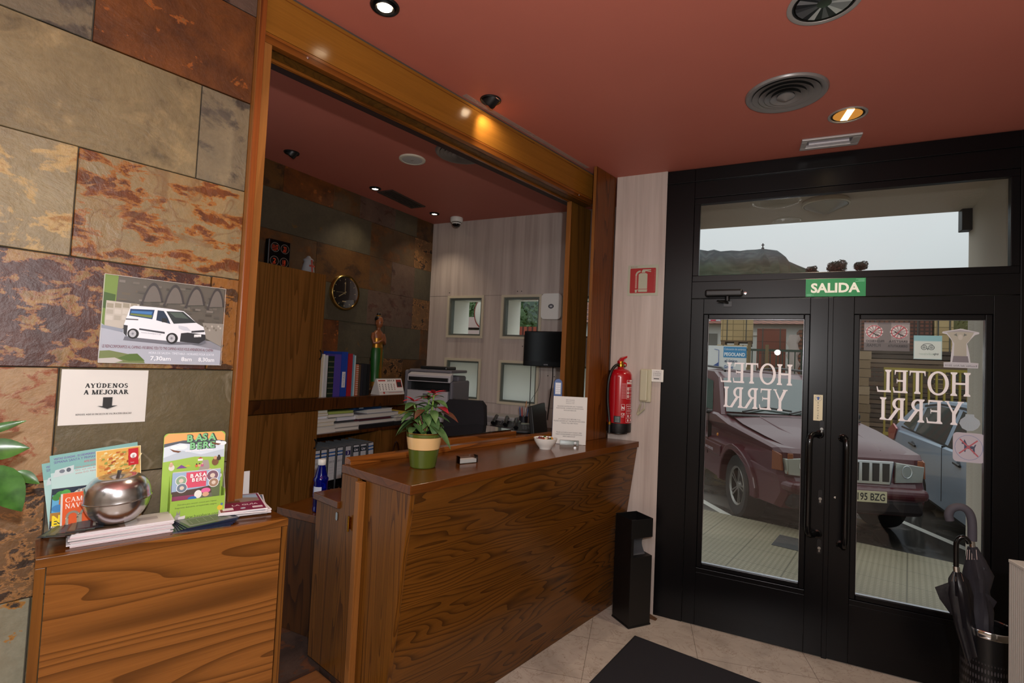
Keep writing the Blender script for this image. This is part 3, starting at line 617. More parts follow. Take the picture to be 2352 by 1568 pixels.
# --- worktops behind the counter
w_ = thing('inner_worktop', 'dark wooden worktop along the inside of the reception counter', 'desk')
MB().box((-2.28, 1.4, .91), (-2.08, 2.8, .94), OAKDARK).build('worktop', w_, bevel=.003)
MB().box((-2.12, 1.45, OFLOOR), (-2.09, 2.78, .91), OAKDARK).build('support_panel', w_); settle(w_, WM, (-2.3, 2.1, OFLOOR))
w_ = thing('window_desk', 'long desk under the small square office windows', 'desk')
MB().box((-2.93, 3.56, 1.015), (-1.12, 4.1, 1.045), OAKDARK).build('desk_top', w_, bevel=.003)
for x in (-2.9, -1.9, -1.2): MB().box((x, 3.6, OFLOOR), (x+.03, 4.08, 1.015), OAKDARK).build('desk_support', w_)
settle(w_, M(), (-2, 3.85, OFLOOR))
# low cabinet with the water bottle
lc = thing('low_cabinet', 'low dark wooden cabinet behind the gate, blue bottle on it', 'cabinet')
MB().box((-2.27, 1.9, .74), (-1.935, 2.5, .78), OAKTOP).build('cabinet_top', lc, bevel=.003)
MB().box((-2.255, 1.915, OFLOOR), (-1.95, 2.49, .74), OAKDARK).build('body', lc, bevel=.002); settle(lc, M(), (-2.1, 2.2, OFLOOR))
# --- sloping writing shelf with a glass top
p = [hz(x, y, 1.165, WM) for x, y in ((1003, 1000), (1157, 985), (1207, 999), (1058, 1019))]
s_ = thing('writing_shelf', 'raised wooden ledge with a glass plate behind the poinsettia', 'shelf')
k = MB(); d0, d1, t0, t1 = -2.42, -2.075, 1.93, 2.5
k.box((d0, t0, 1.107), (d1, t1, 1.16), MOULD); k.build('ledge_board', s_, bevel=.006)
MB().box((d0, t0+.005, 1.1605), (d1-.03, t1-.02, 1.168), glass('dark_glass', '5a5f5c', 2.5)).build('glass_plate', s_, bevel=.001)
MB().box((-2.4, t0+.05, .94), (-2.1, t1-.05, 1.107), OAKDARK).build('support', s_); settle(s_, WM, (-2.25, 2.2, .94))
# --- tall cabinet with open shelves along the back wall
f = B0+.40
cb = thing('tall_cabinet', 'tall ash veneered cabinet with a long shelf board beside it', 'cabinet')
k = MB(); k.box((B0+.004, 1.45, OFLOOR), (f-.02, 2.283, 2.115), ASHV).box((B0+.004, 2.283, OFLOOR), (B0+.02, 3.3, 1.2), OAKDARK)
k.box((B0+.02, 2.86, OFLOOR), (f-.004, 2.885, 1.02), ASHV).box((B0+.02, 3.28, OFLOOR), (f-.02, 3.3, 1.2), OAKDARK).box((B0+.02, 2.283, OFLOOR), (f-.02, 3.3, .6), OAKDARK); k.build('carcass', cb, bevel=.0015)
def pull(door, t, z):
    e = MB(); e.tube([(f+.0015, t+.016*cos(a), z+.03*sin(a)) for a in [pi/2-pi*i/10 for i in range(11)]], .0055, BLK, 8); e.build('finger_pull', door)
for nm, z0, z1, pz in (('upper_door', 1.297, 2.132, 1.585), ('lower_door', .6, 1.205, .985)):
    dr = MB().box((f-.02, 1.452, z0), (f, 2.287, z1), ASHV).build(nm, cb, bevel=.0015); pull(dr, 2.268, pz)
MB().box((B0+.004, 1.452, 1.21), (f+.012, 3.105, 1.292), OAKDARK).build('shelf_board', cb, bevel=.003)
MB().box((B0+.02, 2.285, 1.02), (f-.005, 3.28, 1.042), OAKDARK).build('lower_shelf', cb, bevel=.002)
MB().box((f-.06, 2.885, .6), (f-.045, 3.28, 1.02), ASHV).build('side_panel', cb)
settle(cb, BM, (B0+.2, 2.4, OFLOOR))
# --- things on the cabinet top
e = thing('weather_clock', 'black square clock panel with four round red-lit dials on the tall cabinet', 'clock')
a = bp(612, 606, .3); b_ = bp(662, 606, .3); z0 = 2.116; wd = (b_.y-a.y); hh = wd*1.27
k = MB().box((0, a.y, z0), (.045, b_.y, z0+hh), BLKG); k.build('body', e, bevel=.006)
RED = mat('b8381c', .5, emit=('ff4a1c', .12), name='red_digits'); RIMW = mat('b9b4ae', .3, .8, name='dial_rim')
for i, tx in enumerate(('11:12', '23', '2', '18')):
    cu, cv = a.y+wd*(.28 if i % 2 == 0 else .73), z0+hh*(.74 if i < 2 else .29)
    k = MB(); pr = Print(k, FACE(.0455)); pr.disc(cu, cv, wd*.2, '060606'); pr.ring(cu, cv, wd*.19, wd*.022, RIMW); pr.text(tx, cu, cv-.012, .04, RED, width=wd*(.24 if i == 0 else .13), align='c'); pr.rect(cu-wd*.1, cv-wd*.13, cu+wd*.06, cv-wd*.115, RED); k.build('dial', e)
settle(e, BM @ T(B0+.27), (.02, (a.y+b_.y)/2, z0))
k = MB(); X0 = bp(712, 612, .28); cx = X0.y
GREYF = mat('8d9094', .6, name='grey_ceramic')
k.lathe([(.05, 0), (.052, .008), (.045, .03), (.037, .075), (.03, .1), (.028, .105), (.036, .118), (.03, .125), (.018, .133), (.013, .142), (.008, .147), (.0001, .149)], GREYF, 24)
pr = Print(k, M.Translation((.047, 0, .035)) @ M.Rotation(rad(-8), 4, 'Y') @ FACE(0)); pr.rect(-.006, -.02, .006, .075, 'a0453a'); pr.rect(-.015, .035, .015, .046, 'a0453a')
for uu, vv in ((0, .078), (-.016, .04), (.016, .04)): pr.disc(uu, vv, .007, 'a0453a')
single('bell_figurine', k, 'small grey bell-shaped figurine with a red cross on the tall cabinet', 'figurine', BM @ T(B0+.26, cx, 2.116))
k = MB().box((-.02, 0, 0), (.02, .03, .045), WHT); k.box((.0195, .008, .012), (.021, .022, .034), mat('3c3c3c', .5)); single('junction_box', k, 'tiny white socket box on the tall cabinet beside the left post', 'socket', BM @ T(B0+.3, bp(580, 590, .3).y-.015, 2.116), bevel=.003)
# --- wall clock
q = bp(789, 672, 0); e = thing('wall_clock', 'round black wall clock with a gold rim on the slate wall', 'clock')
GOLD = mat('b89a58', .22, 1, name='gold_rim'); X = FACE(0)
MB().lathe([(.142, 0), (.146, .012), (.143, .026), (.136, .032), (.128, .03), (.122, .018)], GOLD, 48, X).build('rim', e)
k = MB(); k.lathe([(.0001, .012), (.124, .012)], BLKG, 40, X); pr = Print(k, FACE(.0125)); IV = 'b9a878'
for i in range(12): a = i*pi/6; pr.line([(.1*sin(a), .1*cos(a)), (.112*sin(a), .112*cos(a))], .004 if i % 3 else .007, IV)
pr.disc(0, .075, .008, IV); pr.rect(-.02, -.075, .02, -.068, IV); k.build('dial', e)
for nm, a, L, w2 in (('hour_hand', rad(238), .07, .006), ('minute_hand', rad(0), .088, .005), ('second_hand', rad(268), .085, .002)):
    MB().box((.016, -w2/2, -.015), (.0175, w2/2, L), mat('c9b98a', .3, .6)).build(nm, e).rotation_euler = (-a, 0, 0)
MB().lathe([(.0001, .026), (.123, .026)], glass('clock_glass', 'f4f4f4', .5), 40, X).build('cover_glass', e)
place(e, BM @ T(B0+.002, q.y, q.z))
# --- statue of a greeting dancer
st = thing('wooden_statue', 'carved wooden statue of a woman in a green skirt with palms together', 'statue')
SK_ = mat('8a5230', .4, name='brown_skin'); GRS = mat('1e5a22', .4, name='green_skirt'); GLD = mat('a8782a', .35, .7, name='gold_paint'); HAIR = mat('0f0c0b', .4, name='black_hair')
def ell(cx, cy, z, rx, ry, n=16): return [(cx+rx*cos(2*pi*i/n), cy+ry*sin(2*pi*i/n), z) for i in range(n)]
k = MB()     # one continuous body: feet, legs under the skirt, torso, neck, head
k.loft([ell(.01, 0, 0, .03, .042), ell(.005, 0, .03, .026, .036), ell(0, 0, .1, .03, .04), ell(0, 0, .2, .035, .048), ell(0, 0, .28, .036, .05), ell(0, 0, .34, .028, .04), ell(0, 0, .39, .032, .044), ell(0, 0, .43, .032, .052), ell(0, 0, .452, .02, .034), ell(0, 0, .465, .015, .016), ell(.003, 0, .48, .014, .015), ell(.006, 0, .49, .024, .022), ell(.006, 0, .51, .031, .027), ell(.005, 0, .535, .032, .028), ell(.002, 0, .56, .025, .023), ell(0, 0, .57, .008, .008)], SK_)
for sg in (-1, 1):   # arms bend up to the praying hands
    k.tube([(0, sg*.05, .435), (.006, sg*.062, .4), (.018, sg*.056, .36), (.04, sg*.032, .365), (.055, sg*.008, .385)], [.014, .013, .011, .009, .007], SK_, 10)
    k.tube([(.052, sg*.007, .38), (.058, sg*.004, .4), (.062, sg*.002, .425)], [.008, .007, .003], SK_, 8)
k.ball((.037, 0, .512), (.006, .005, .008), SK_, 8)
for sg in (-1, 1): k.ball((.033, sg*.012, .522), (.004, .006, .003), BLK, 8); k.ball((.003, sg*.029, .512), (.006, .004, .01), SK_, 8)
k.ball((.035, 0, .499), (.003, .008, .002), mat('7a2a20', .5), 8)
k.build('body', st)
k = MB().loft([ell(.004, 0, .045, .034, .046), ell(0, 0, .06, .031, .042), ell(0, 0, .14, .035, .046), ell(0, 0, .23, .041, .054), ell(0, 0, .3, .04, .054), ell(0, 0, .335, .031, .043)], GRS, caps=False); k.build('skirt', st)
k = MB().loft([ell(.004, 0, .03, .038, .05), ell(.004, 0, .05, .036, .047), ell(0, 0, .065, .034, .044)], GLD, caps=False).loft([ell(0, 0, .325, .034, .046), ell(0, 0, .345, .032, .044), ell(0, 0, .39, .035, .047), ell(0, 0, .4, .034, .046)], GLD, caps=False).prism([(-.006, .05), (.012, .05), (.01, .33), (-.004, .33)], .034, .046, GLD, axis=0); k.build('gold_sash', st)
k = MB().ball((-.004, 0, .548), (.032, .031, .026), HAIR, 14).ball((-.006, 0, .582), (.016, .016, .018), HAIR, 12).tube([(-.006, .0, .57), (-.006, 0, .578)], [.019, .017], GLD, 12); k.build('hair', st)
MB().cb((0, 0, -.012), (.09, .11, .024), mat('3a2412', .5)).build('plinth', st, bevel=.004)
q = bp(871, 800, .22); place(st, BM @ T(B0+.2, q.y, 1.292+.024) @ M.Diagonal((1, 1, 1, 1)))
st.scale = (1.06, 1.06, 1.06)
# --- desk calendar
cl = thing('desk_calendar', 'white tent calendar with red heading on the cabinet shelf', 'calendar')
a, b_ = bp(868, 903, .36), bp(925, 901, .36); cw = b_.y-a.y; ch = .125
k = MB(); k.prism([(.05, 0), (-.05, 0), (-.004, ch), (.004, ch)], 0, cw, PAPER, axis=1); k.build('card_tent', cl)
k = MB(); tl = math.atan2(.046, ch); pr = Print(k, M.Translation((.0515, 0, .004)) @ M.Rotation(-tl, 4, 'Y') @ FACE(0)); Lh = ch*1.03
pr.rect(.004, .024, cw-.004, Lh-.006, 'f4f2ee'); pr.rect(.012, Lh-.022, cw*.32, Lh-.012, 'b8342a'); pr.text('2013', cw*.38, Lh-.023, .018, '2a1c1c', width=cw*.3, bold=.02); pr.rect(cw*.74, Lh*.42, cw-.012, Lh-.01, 'a23028'); pr.rect(cw*.77, Lh*.46, cw-.02, Lh-.03, '2c2c30')
for r_ in range(4):
    for c_ in range(6): pr.rect(.012+c_*cw*.115, .034+r_*.014, .02+c_*cw*.115, .042+r_*.014, '55504c' if c_ < 5 else 'a04038')
pr.disc(cw*.17, .012, .009, 'b03a30'); pr.rect(cw*.35, .011, cw*.9, .014, 'b05a50'); k.build('calendar_page', cl)
k = MB()
for i in range(18): k.tube([(.006*cos(j*pi/4), .006+i*(cw-.012)/17, ch+.004*sin(j*pi/4)+.001) for j in range(9)], .0008, STEEL, 5)
k.build('spiral', cl); place(cl, BM @ T(B0+.33, a.y, 1.292))
# --- books and folders standing on the upper board
def zx(x): return 560+x/3.266
def zy(y): return 480+y/3.266
UP = [(572, 581, 1105, '8c2a52', 'thin magenta booklet, first on the shelf beside the tall cabinet'), (582, 596, 1085, 'd9d4cc', 'white paper folder beside the magenta booklet'), (597, 607, 1092, 'cfc4a4', 'cream folder second from the magenta booklet'),
      (608, 620, 1088, 'd8d6d4', 'white folder with curled pages beside the cream one'), (621, 632, 1100, 'bfc6c6', 'pale grey folder left of the dark notebook'), (633, 643, 1096, 'c9c9cc', 'light folder touching the dark green notebook'),
      (645, 690, 1102, '15281c', 'dark green ledger with a ribbed spine'), (692, 742, 1088, '4e3f94', 'purple ring folder leaning on the blue binder'), (745, 792, 1070, '1c3fa0', 'thick blue binder with a white spine label'),
      (794, 828, 1084, 'a01f2c', 'red folder right of the blue binder'), (829, 840, 1092, '6d9db4', 'light blue folder beside the red one'), (841, 851, 1098, 'b8d0d4', 'pale blue booklet beside the light blue folder'),
      (853, 872, 1164, 'b86a4a', 'spiral notebook with an orange edge'), (873, 888, 1166, '5a4630', 'brown notebook right of the spiral one'), (889, 908, 1163, '22222a', 'black notebook next to the brown one'), (909, 935, 1160, '1b1d22', 'thick black folder near the statue'), (936, 958, 1164, '101114', 'last black folder before the statue')]
sh = 1.292
for i, (x0, x1, yt, col, lab) in enumerate(UP):
    a = bp(zx(x0), zy(yt), .36); c_ = bp(zx(x1), zy(yt), .36); wd = (c_.y-a.y)-.001; h = a.z-sh; dp = .2
    bk = thing('book' if h < .24 else 'folder', lab, 'book' if h < .24 else 'folder', group='books and folders on the upper shelf')
    cm = mat(col, .45, name='cover'); k = MB(); th = min(.003, wd*.25)
    k.box((dp-th, 0, 0), (dp, wd, h), cm).box((0, 0, 0), (dp-th, th, h), cm).box((0, wd-th, 0), (dp-th, wd, h), cm)
    if i == 6:
        for j in range(7): k.box((dp, .001, .02+j*h*.13), (dp+.0025, wd-.001, .027+j*h*.13), mat('6b6a52', .4, .3))
    if i == 8: pr = Print(k, FACE(dp)); pr.rect(wd*.2, h*.2, wd*.75, h*.55, 'd8d8de'); pr.text('FACTURAS', wd*.62, h*.23, wd*.3, '444a66', width=h*.28, rot=pi/2)
    if i == 12:
        for j in range(14): k.box((dp, .001, .01+j*h*.068), (dp+.002, wd-.001, .014+j*h*.068), mat('d8d0c8', .5))
    k.build('cover', bk)
    if wd > 3*th: MB().box((.004, th+.0003, .004), (dp-th-.002, wd-th-.0003, h-.004), PAPER).build('pages', bk)
    place(bk, BM @ T(B0+.15, a.y, sh)); 
# --- piles lying on the lower shelf
def yx(x): return 560+x/4.126
def yy(y): return 860+y/4.126
PILES = [('left pile', [(668, 868, .05, 'c9c7c6', 'wavy white paper stack'), (672, 850, .028, 'cfc3a0', 'cream paperback'), (676, 868, .02, 'dcdad6', 'white booklet'), (676, 806, .022, 'e2e2e6', 'white pad'), (684, 786, .018, 'c9b98e', 'tan book'), (684, 784, .02, 'd0c49a', 'pale tan book')]),
         ('middle pile', [(868, 1096, .026, '8d8a84', 'grey magazine bundle'), (866, 1092, .034, 'a8a6a2', 'thick catalogue'), (866, 1060, .014, '3a3c40', 'dark clipboard'), (884, 1064, .028, 'dcdce2', 'white ream'), (800, 1036, .024, '9a9c90', 'magazine bundle with a green edge'), (800, 1030, .018, '9fae5a', 'green-edged brochure')]),
         ('right pile', [(1100, 1420, .028, '17181a', 'black document tray'), (1080, 1450, .03, '6d6e74', 'bundle of grey papers'), (1070, 1400, .018, '5c2c34', 'dark red folder'), (1060, 1455, .034, '9fa0a4', 'thick stack of crumpled papers'), (1160, 1405, .03, 'd6d6dc', 'bright white papers'), (1030, 1300, .034, '1c3c66', 'dark blue file box')]),
         ('end pile', [(1425, 1620, .03, '2a2c2e', 'black tray'), (1430, 1620, .03, '8f9292', 'grey paper bundle'), (1420, 1600, .026, 'b0a8a6', 'pinkish paper bundle'), (1430, 1560, .012, 'c9b23a', 'yellow folder')])]
rn = random.Random(5)
for pn, items in PILES:
    z = 1.042
    for n_, (x0, x1, h, col, what) in enumerate(items):
        a = bp(yx(x0), 980, .37); c_ = bp(yx(x1), 980, .37); y0, y1 = a.y, min(c_.y, 3.275)
        if pn == 'left pile': z0, z1 = z, z+h
        k = MB(); cm = mat(col, .6, name='paper_cover'); pg = mat('d8d4ca', .8, name='page_edges'); dj = rn.uniform(-.015, .01); rr = rn.uniform(-.04, .04); L = (y1-y0)/2
        k.box((-.12, -L, 0), (.12, L, h*.12), cm).box((-.118, -L+.002, h*.12), (.116, L-.002, h*.88), pg if 'book' in what or 'paper' in what or 'cata' in what or 'maga' in what else cm).box((-.12, -L, h*.88), (.12, L, h), cm)
        if 'blue file' in what: pr = Print(k, FACE(.1202)); pr.rect(-L+.02, .006, L-.1, h-.006, '10284a'); pr.text('Ofifile', -L+.05, .011, .018, 'e0e8f0', bold=.02)
        nm = 'book' if 'book' in what and 'booklet' not in what else 'paper_stack' if 'paper' in what or 'bundle' in what or 'ream' in what else 'document_tray' if 'tray' in what else 'folder'
        pos = {0: 'at the bottom', len(items)-1: 'on top', len(items)-2: 'just under the top'}.get(n_, ['', 'second from below', 'third from below', 'fourth from below', '', ''][n_])
        single(nm, k, '%s %s of the %s, open shelf' % (what, pos, pn), nm.split('_')[-1] if nm != 'paper_stack' else 'papers', BM @ T(B0+.25+dj, (y0+y1)/2, z+.0004, rr), group='papers and books piled on the lower shelf')
        z += h+.0006
# --- lever arch files
GRYM = mat('6d7074', .5, bump=(300, .1), name='marbled_board')
BIN = [(665, 735, '2013 EDU', 'first file, blue bands, at the cabinet door'), (737, 800, '2013', 'second file from the cabinet door'), (808, 880, '2012', 'third file from the cabinet door, steel ring showing'), (890, 950, '2012', 'fourth file from the cabinet door, steel ring showing'), (965, 1025, 'AZ', 'file with the purple number panel'), (1040, 1100, '2014', 'beige file left of its black-headed twin'), (1108, 1168, '2010', 'beige file against the shelf divider'), (1195, 1250, 'LABORAL', 'single leaning file right of the shelf divider')]
for i, (x0, x1, tx, lab) in enumerate(BIN):
    a = bp(yx(x0), 1010, .39); c_ = bp(yx(x1), 1010, .39); wd = c_.y-a.y-.003; h = .335; dp = .28
    e = thing('ring_binder', 'grey lever arch '+lab, 'binder', group='lever arch files on the bottom shelf')
    k = MB(); k.box((dp-.003, 0, 0), (dp, wd, h), BLK).box((0, 0, 0), (dp-.003, .003, h), GRYM).box((0, wd-.003, 0), (dp-.003, wd, h), GRYM); k.build('cover', e, bevel=.001)
    MB().box((.01, .006, .006), (dp-.006, wd-.006, h-.012), mat('b9b2a4' if i < 5 else 'b5a88c', .8, name='file_pages')).build('pages', e)
    k = MB(); pr = Print(k, FACE(dp)); pr.rect(.004, h*.34, wd-.004, h*.99, 'c6c8cc')
    if i in (0, 1, 2, 3, 7): pr.rect(.004, h*.9, wd-.004, h*.93, '2a5a9c'); pr.rect(.004, h*.83, wd-.004, h*.86, '2a5a9c')
    elif i == 4: pr.rect(.006, h*.8, wd-.006, h*.9, '3a2f6c'); pr.text('3', wd/2, h*.82, h*.09, 'e8e8f0', align='c', bold=.03)
    else: pr.rect(.004, h*.84, wd-.004, h*.95, '22303c'); pr.text('Uni', wd/2, h*.865, h*.08, 'e8e8f0', align='c', bold=.03)
    pr.text(tx, wd/2, h*.7, .02, '3a3c48', width=min(wd*.7, .045), align='c', rot=.05)
    for r_ in range(3): pr.rect(.01, h*(.6-.06*r_), wd-.012, h*(.6-.06*r_)+.0012, '8890a0')
    k.build('spine_label', e)
    if i in (2, 3): MB().lathe([(.008, 0), (.011, .002), (.011, .003), (.008, .004)], CHROME, 16, FACE(dp, wd/2, h*.17)).build('finger_ring', e)
    place(e, BM @ T(B0+.11, a.y+.001, .6005, 0, rad(3.0) if i == 7 else 0))
# --- blue water bottle on the low cabinet
e = thing('water_bottle', 'cobalt blue water bottle with white cap behind the gate', 'bottle')
BLUEG = mat('0a1a9c', .08, trans=.7, name='blue_bottle', coat=.3)
MB().lathe([(.0001, 0), (.03, 0), (.034, .004), (.034, .02), (.032, .026), (.034, .032), (.034, .15), (.037, .158), (.037, .17), (.031, .178), (.028, .19), (.02, .225), (.0175, .24), (.0175, .252)], BLUEG, 28).build('body', e)
MB().lathe([(.0195, .238), (.0205, .24), (.0205, .262), (.018, .266), (.0001, .266)], WHT, 24).build('cap', e)
k = MB().lathe([(.0345, .075), (.0345, .13)], mat('c6cfe0', .5, name='bottle_label'), 20, None, True, None, rad(-60), rad(20)); k.build('label', e)
k = MB().lathe([(.0346, .07), (.0346, .135)], mat('22349c', .4), 16, None, True, None, rad(-120), rad(-60)); pr = Print(k, M.Rotation(rad(-90), 4, 'Z') @ FACE(.0346)); pr.text('SOL', .01, .078, .02, 'e8ecf4', width=.045, rot=pi/2, bold=.03); k.build('brand_mark', e)
q = hz(733, 1173, .78); place(e, T(q.x, q.y, .7805, rad(-55)))
k = MB(); rn = random.Random(8)
gx = [[(i*.035, j*.04, .004+.02*abs(sin(i*1.3+j*.7))*(1 if 0 < i < 6 else .3)) for i in range(7)] for j in range(6)]
k.add([p for r_ in gx for p in r_], [(j*7+i, j*7+i+1, (j+1)*7+i+1, (j+1)*7+i) for j in range(5) for i in range(6)], PAPER, True)
o = single('loose_papers', k, 'crumpled white papers lying just behind the gate step', 'papers'); mo = o.modifiers.new('t', 'SOLIDIFY'); mo.thickness = .001
place(o, WM @ T(-2.3, 1.415, .941))
q = bp(893, 1020, .37)
k = MB().tube([(0, -.045+.09*i/12, .14*sin(pi*i/12)**.8 if 0 < i < 12 else 0) for i in range(13)], .006, mat('3a1c10', .35), 8).tube([(.07, -.02, 0), (.02, -.03, .03), (-.03, .02, .02)], .01, mat('2a160c', .5)).box((-.08, -.07, -.15), (.05, .07, .003), mat('2a180e', .5, bump=(60, .2)))
single('handbag', k, 'dark brown leather bag with looped handle beside the lever arch files', 'bag', BM @ T(B0+.45, q.y, .93-.145))
k = MB().box((-.1, -.09, 0), (.08, .09, .168), OAKDARK); single('bag_stool', k, 'low dark wooden block under the brown handbag', 'stool', BM @ T(B0+.45, q.y, .612), bevel=.002)
# ================================================================== THINGS AT THE STONE WALL
BZ = 1.055
bx = thing('brochure_cabinet', 'low oak cabinet under the stone wall carrying the brochures', 'cabinet')
A_, B_ = V((-1.711, .217)), V((-1.629, .815))
MB().prism([A_, B_, (-2.08, .81), (-2.08, .782), (-1.848, .782), (-1.848, .69), (-1.882, .69), (-1.882, .235)], BZ-.022, BZ, OAKTOP).build('top_board', bx, bevel=.002)
u = (B_-A_).normalized(); nn = V((u.y, -u.x))
def bxp(s, o_=0): q = A_+u*s+nn*o_; return (q.x, q.y)
Lb = (B_-A_).length
RX = M(((nn.x, u.x, 0, A_.x), (nn.y, u.y, 0, A_.y), (0, 0, 1, 0), (0, 0, 0, 1)))
MB().box((-.02, .022, .0), (-.002, Lb-.02, BZ-.024), OAKBOX).build('front_panel', bx)
k = MB().box((-.02, .0, .0), (0, .02, BZ-.024), OAKV).box((-.02, Lb-.018, 0), (0, Lb, BZ-.024), OAKV).box((-.02, 0, BZ-.0225), (.002, Lb, BZ+.0005), OAKBOX).box((-.15, Lb-.018, 0), (-.02, Lb, BZ-.024), OAKV).box((-.13, 0, 0), (-.02, .018, BZ-.024), OAKV); k.build('edge_frame', bx, bevel=.001)
for ch in bx.children:
    if not ch.name.startswith('top_board'): place(ch, RX)
settle(bx, WM, (-1.75, .5, 0))

def flyer(name, label, cat, X, w_, h, draw, th=.0012, group=None, face='d6d4cf', round_=0):
    k = MB(); fm = ink(face)
    if round_:
        pts = []
        for cx, cy, a0 in ((round_, round_, pi), (w_-round_, round_, 1.5*pi), (w_-round_, h-round_, 0), (round_, h-round_, pi/2)): pts += [(cx+round_*cos(a0+i*pi/12), cy+round_*sin(a0+i*pi/12)) for i in range(7)]
        k.prism(pts, -th, 0, fm, axis=0)
    else: k.box((-th, 0, 0), (0, w_, h), fm)
    if draw: draw(Print(k, FACE(0), .00004), w_, h)
    return single(name, k, label, cat, X, group)
# --- poster with the hotel van
def van(pr, w_, h):
    def q(x, y): return (max(0, min(1, (x-790)/955))*w_, max(0, min(1, (997-y)/(692-.131*(x-805))))*h)
    def P(pts, c): pr.poly([q(*p) for p in pts], c)
    pr.rect(0, 0, w_, h, '8f9099'); pr.poly([(0, h*.36), (w_, h*.3), (w_, h), (0, h)], '5d5850'); pr.poly([(.0, h*.4), (.03, h*.4), (.034, h), (0, h)], '6f8a3c'); pr.poly([(0, h*.62), (.028, h*.6), (.03, h*.78), (0, h*.8)], '3e5a22')
    rn = random.Random(2)
    for i in range(90):
        a, b_ = rn.uniform(.035, w_-.02), rn.uniform(h*.42, h*.96); pr.rect(a, b_, min(w_, a+rn.uniform(.006, .02)), b_+rn.uniform(.004, .009), rn.choice(['6b655c', '54504a', '77716a', '4a453e', '635a4c']))
    P([(812, 650), (815, 510), (1050, 540), (1050, 700), (900, 740), (815, 720)], 'b9b3a8')
    for i in range(12): a, b_ = 820+(i % 4)*56, 530+(i//4)*48; P([(a, b_), (a+46, b_+6), (a+46, b_+40), (a, b_+36)], rn.choice(['a9a397', 'c4bfb5', '98917f']))
    for cx in (1145, 1315, 1490, 1670):
        w2 = 82 if cx < 1600 else 75; t_ = 370+(cx-1145)*.09; b_ = 520+(cx-1145)*.08
        ar = [(cx-w2, b_)] + [(cx-w2+i*w2/5, b_-(b_-t_)*sin(i*pi/10)**.8) for i in range(1, 6)] + [(min(1740, cx+i*w2/5), b_-(b_-t_)*cos(i*pi/10)**.8) for i in range(1, 6)]
        P(ar, '3f3b3b'); ar2 = [(cx+(x-cx)*.8, b_+(y-b_)*.84) for x, y in ar]; P(ar2, '6b655f'); P([(cx-w2-6, b_), (cx-w2+14, b_), (cx-w2+14, b_+22), (cx-w2-6, b_+20)], '3f3b3b')
    P([(1560, 680), (1745, 690), (1740, 860), (1600, 800)], '8d8880')
    for i in range(8): P([(1580+i*19, 700+(i % 3)*14), (1596+i*19, 702+(i % 3)*14), (1594+i*19, 716+(i % 3)*14), (1580+i*19, 714+(i % 3)*14)], rn.choice(['b0aaa0', '716b60']))
    P([(792, 690), (860, 740), (1000, 770), (1500, 850), (1738, 890), (1736, 998), (785, 998), (788, 700)], 'aab0bd'); P([(785, 700), (960, 735), (960, 760), (785, 725)], '8a93a2')
    P([(765+30, 905), (860, 900), (1010, 930), (1110, 968), (1120, 996), (785, 996)], '6d7a48'); P([(920, 960), (1000, 925), (1060, 922), (1118, 975), (1000, 980)], '4f6a2a'); P([(785, 965), (900, 955), (960, 980), (900, 996), (785, 996)], 'b8b4b0')
    P([(950, 820), (1300, 850), (1560, 845), (1600, 830), (1590, 800), (960, 790)], '6a6d78')
    P([(945, 765), (948, 700), (962, 640), (985, 560), (1010, 550), (1170, 562), (1290, 575), (1395, 592), (1440, 625), (1505, 680), (1570, 712), (1590, 760), (1592, 805), (1540, 835), (1400, 828), (1300, 822), (1060, 800), (960, 780)], 'e6eaf2')
    P([(1060, 725), (1255, 752), (1256, 766), (1060, 738)], '3c3f48'); P([(958, 650), (1048, 655), (1048, 664), (958, 660)], '55585f')
    P([(985, 575), (1165, 582), (1152, 655), (980, 628)], '1c3f6c'); P([(995, 590), (1150, 596), (1144, 620), (990, 606)], '3f78b4'); P([(990, 610), (1150, 624), (1146, 645), (985, 622)], '6b7c3e')
    P([(1188, 585), (1235, 590), (1270, 640), (1295, 690), (1182, 662)], '20324a'); P([(1255, 592), (1390, 596), (1505, 680), (1320, 688)], '2c3336'); P([(1280, 600), (1380, 602), (1440, 650), (1330, 640)], '4c5a54')
    P([(1225, 645), (1268, 648), (1270, 680), (1226, 676)], '23262b'); P([(1385, 760), (1440, 755), (1590, 770), (1592, 810), (1540, 838), (1380, 825)], '2a2c32'); P([(1360, 700), (1430, 712), (1470, 745), (1400, 738), (1362, 722)], 'c9d0dc')
    P([(1470, 742), (1578, 735), (1582, 750), (1470, 756)], '3a3c42'); P([(1495, 770), (1555, 768), (1556, 788), (1495, 790)], 'e6eaee'); pr.text('7217 DRV', *q(1498, 787), .004, '333a44', width=.019)
    P([(945, 700), (975, 705), (972, 790), (948, 765)], '2a2c32')
    for cx, cy, r_ in ((1018, 768, 42), (1315, 800, 47)):
        a, b_ = q(cx, cy); ru = r_/955*w_; rv = ru*1.08; pr.disc(a, b_, ru, '1b1c20', rv); pr.disc(a-.0012, b_, ru*.62, 'b9bcc4', rv*.7); pr.disc(a-.0012, b_, ru*.2, '7a7d86', rv*.22)
        for i in range(8): pr.line([(a-.0012, b_), (a-.0012+ru*.55*cos(i*pi/4), b_+rv*.6*sin(i*pi/4))], .0006, '8a8d96')
    pr.serif('WWW', *q(1075, 768), .0001, 'aaa') if 0 else None
    pr.text('www.hotelyerri.es', *q(1075, 762), .0065, '8a8f9c', width=.052, rot=-.05)
    pr.text('LE REINCORPORAMOS AL CAMINO–WE BRING YOU TO THE CAMINO–NOUS VOUS AMENERONS AU CHEMIN', w_*.018, h*.172, .0125, '6a1830', width=w_*.9, bold=.025)
    pr.text('HORA DE SALIDA– TIMETABLE– HORAIRES POUR SORTIR', w_*.37, h*.117, .01, 'e4e8f2', width=w_*.56, bold=.0)
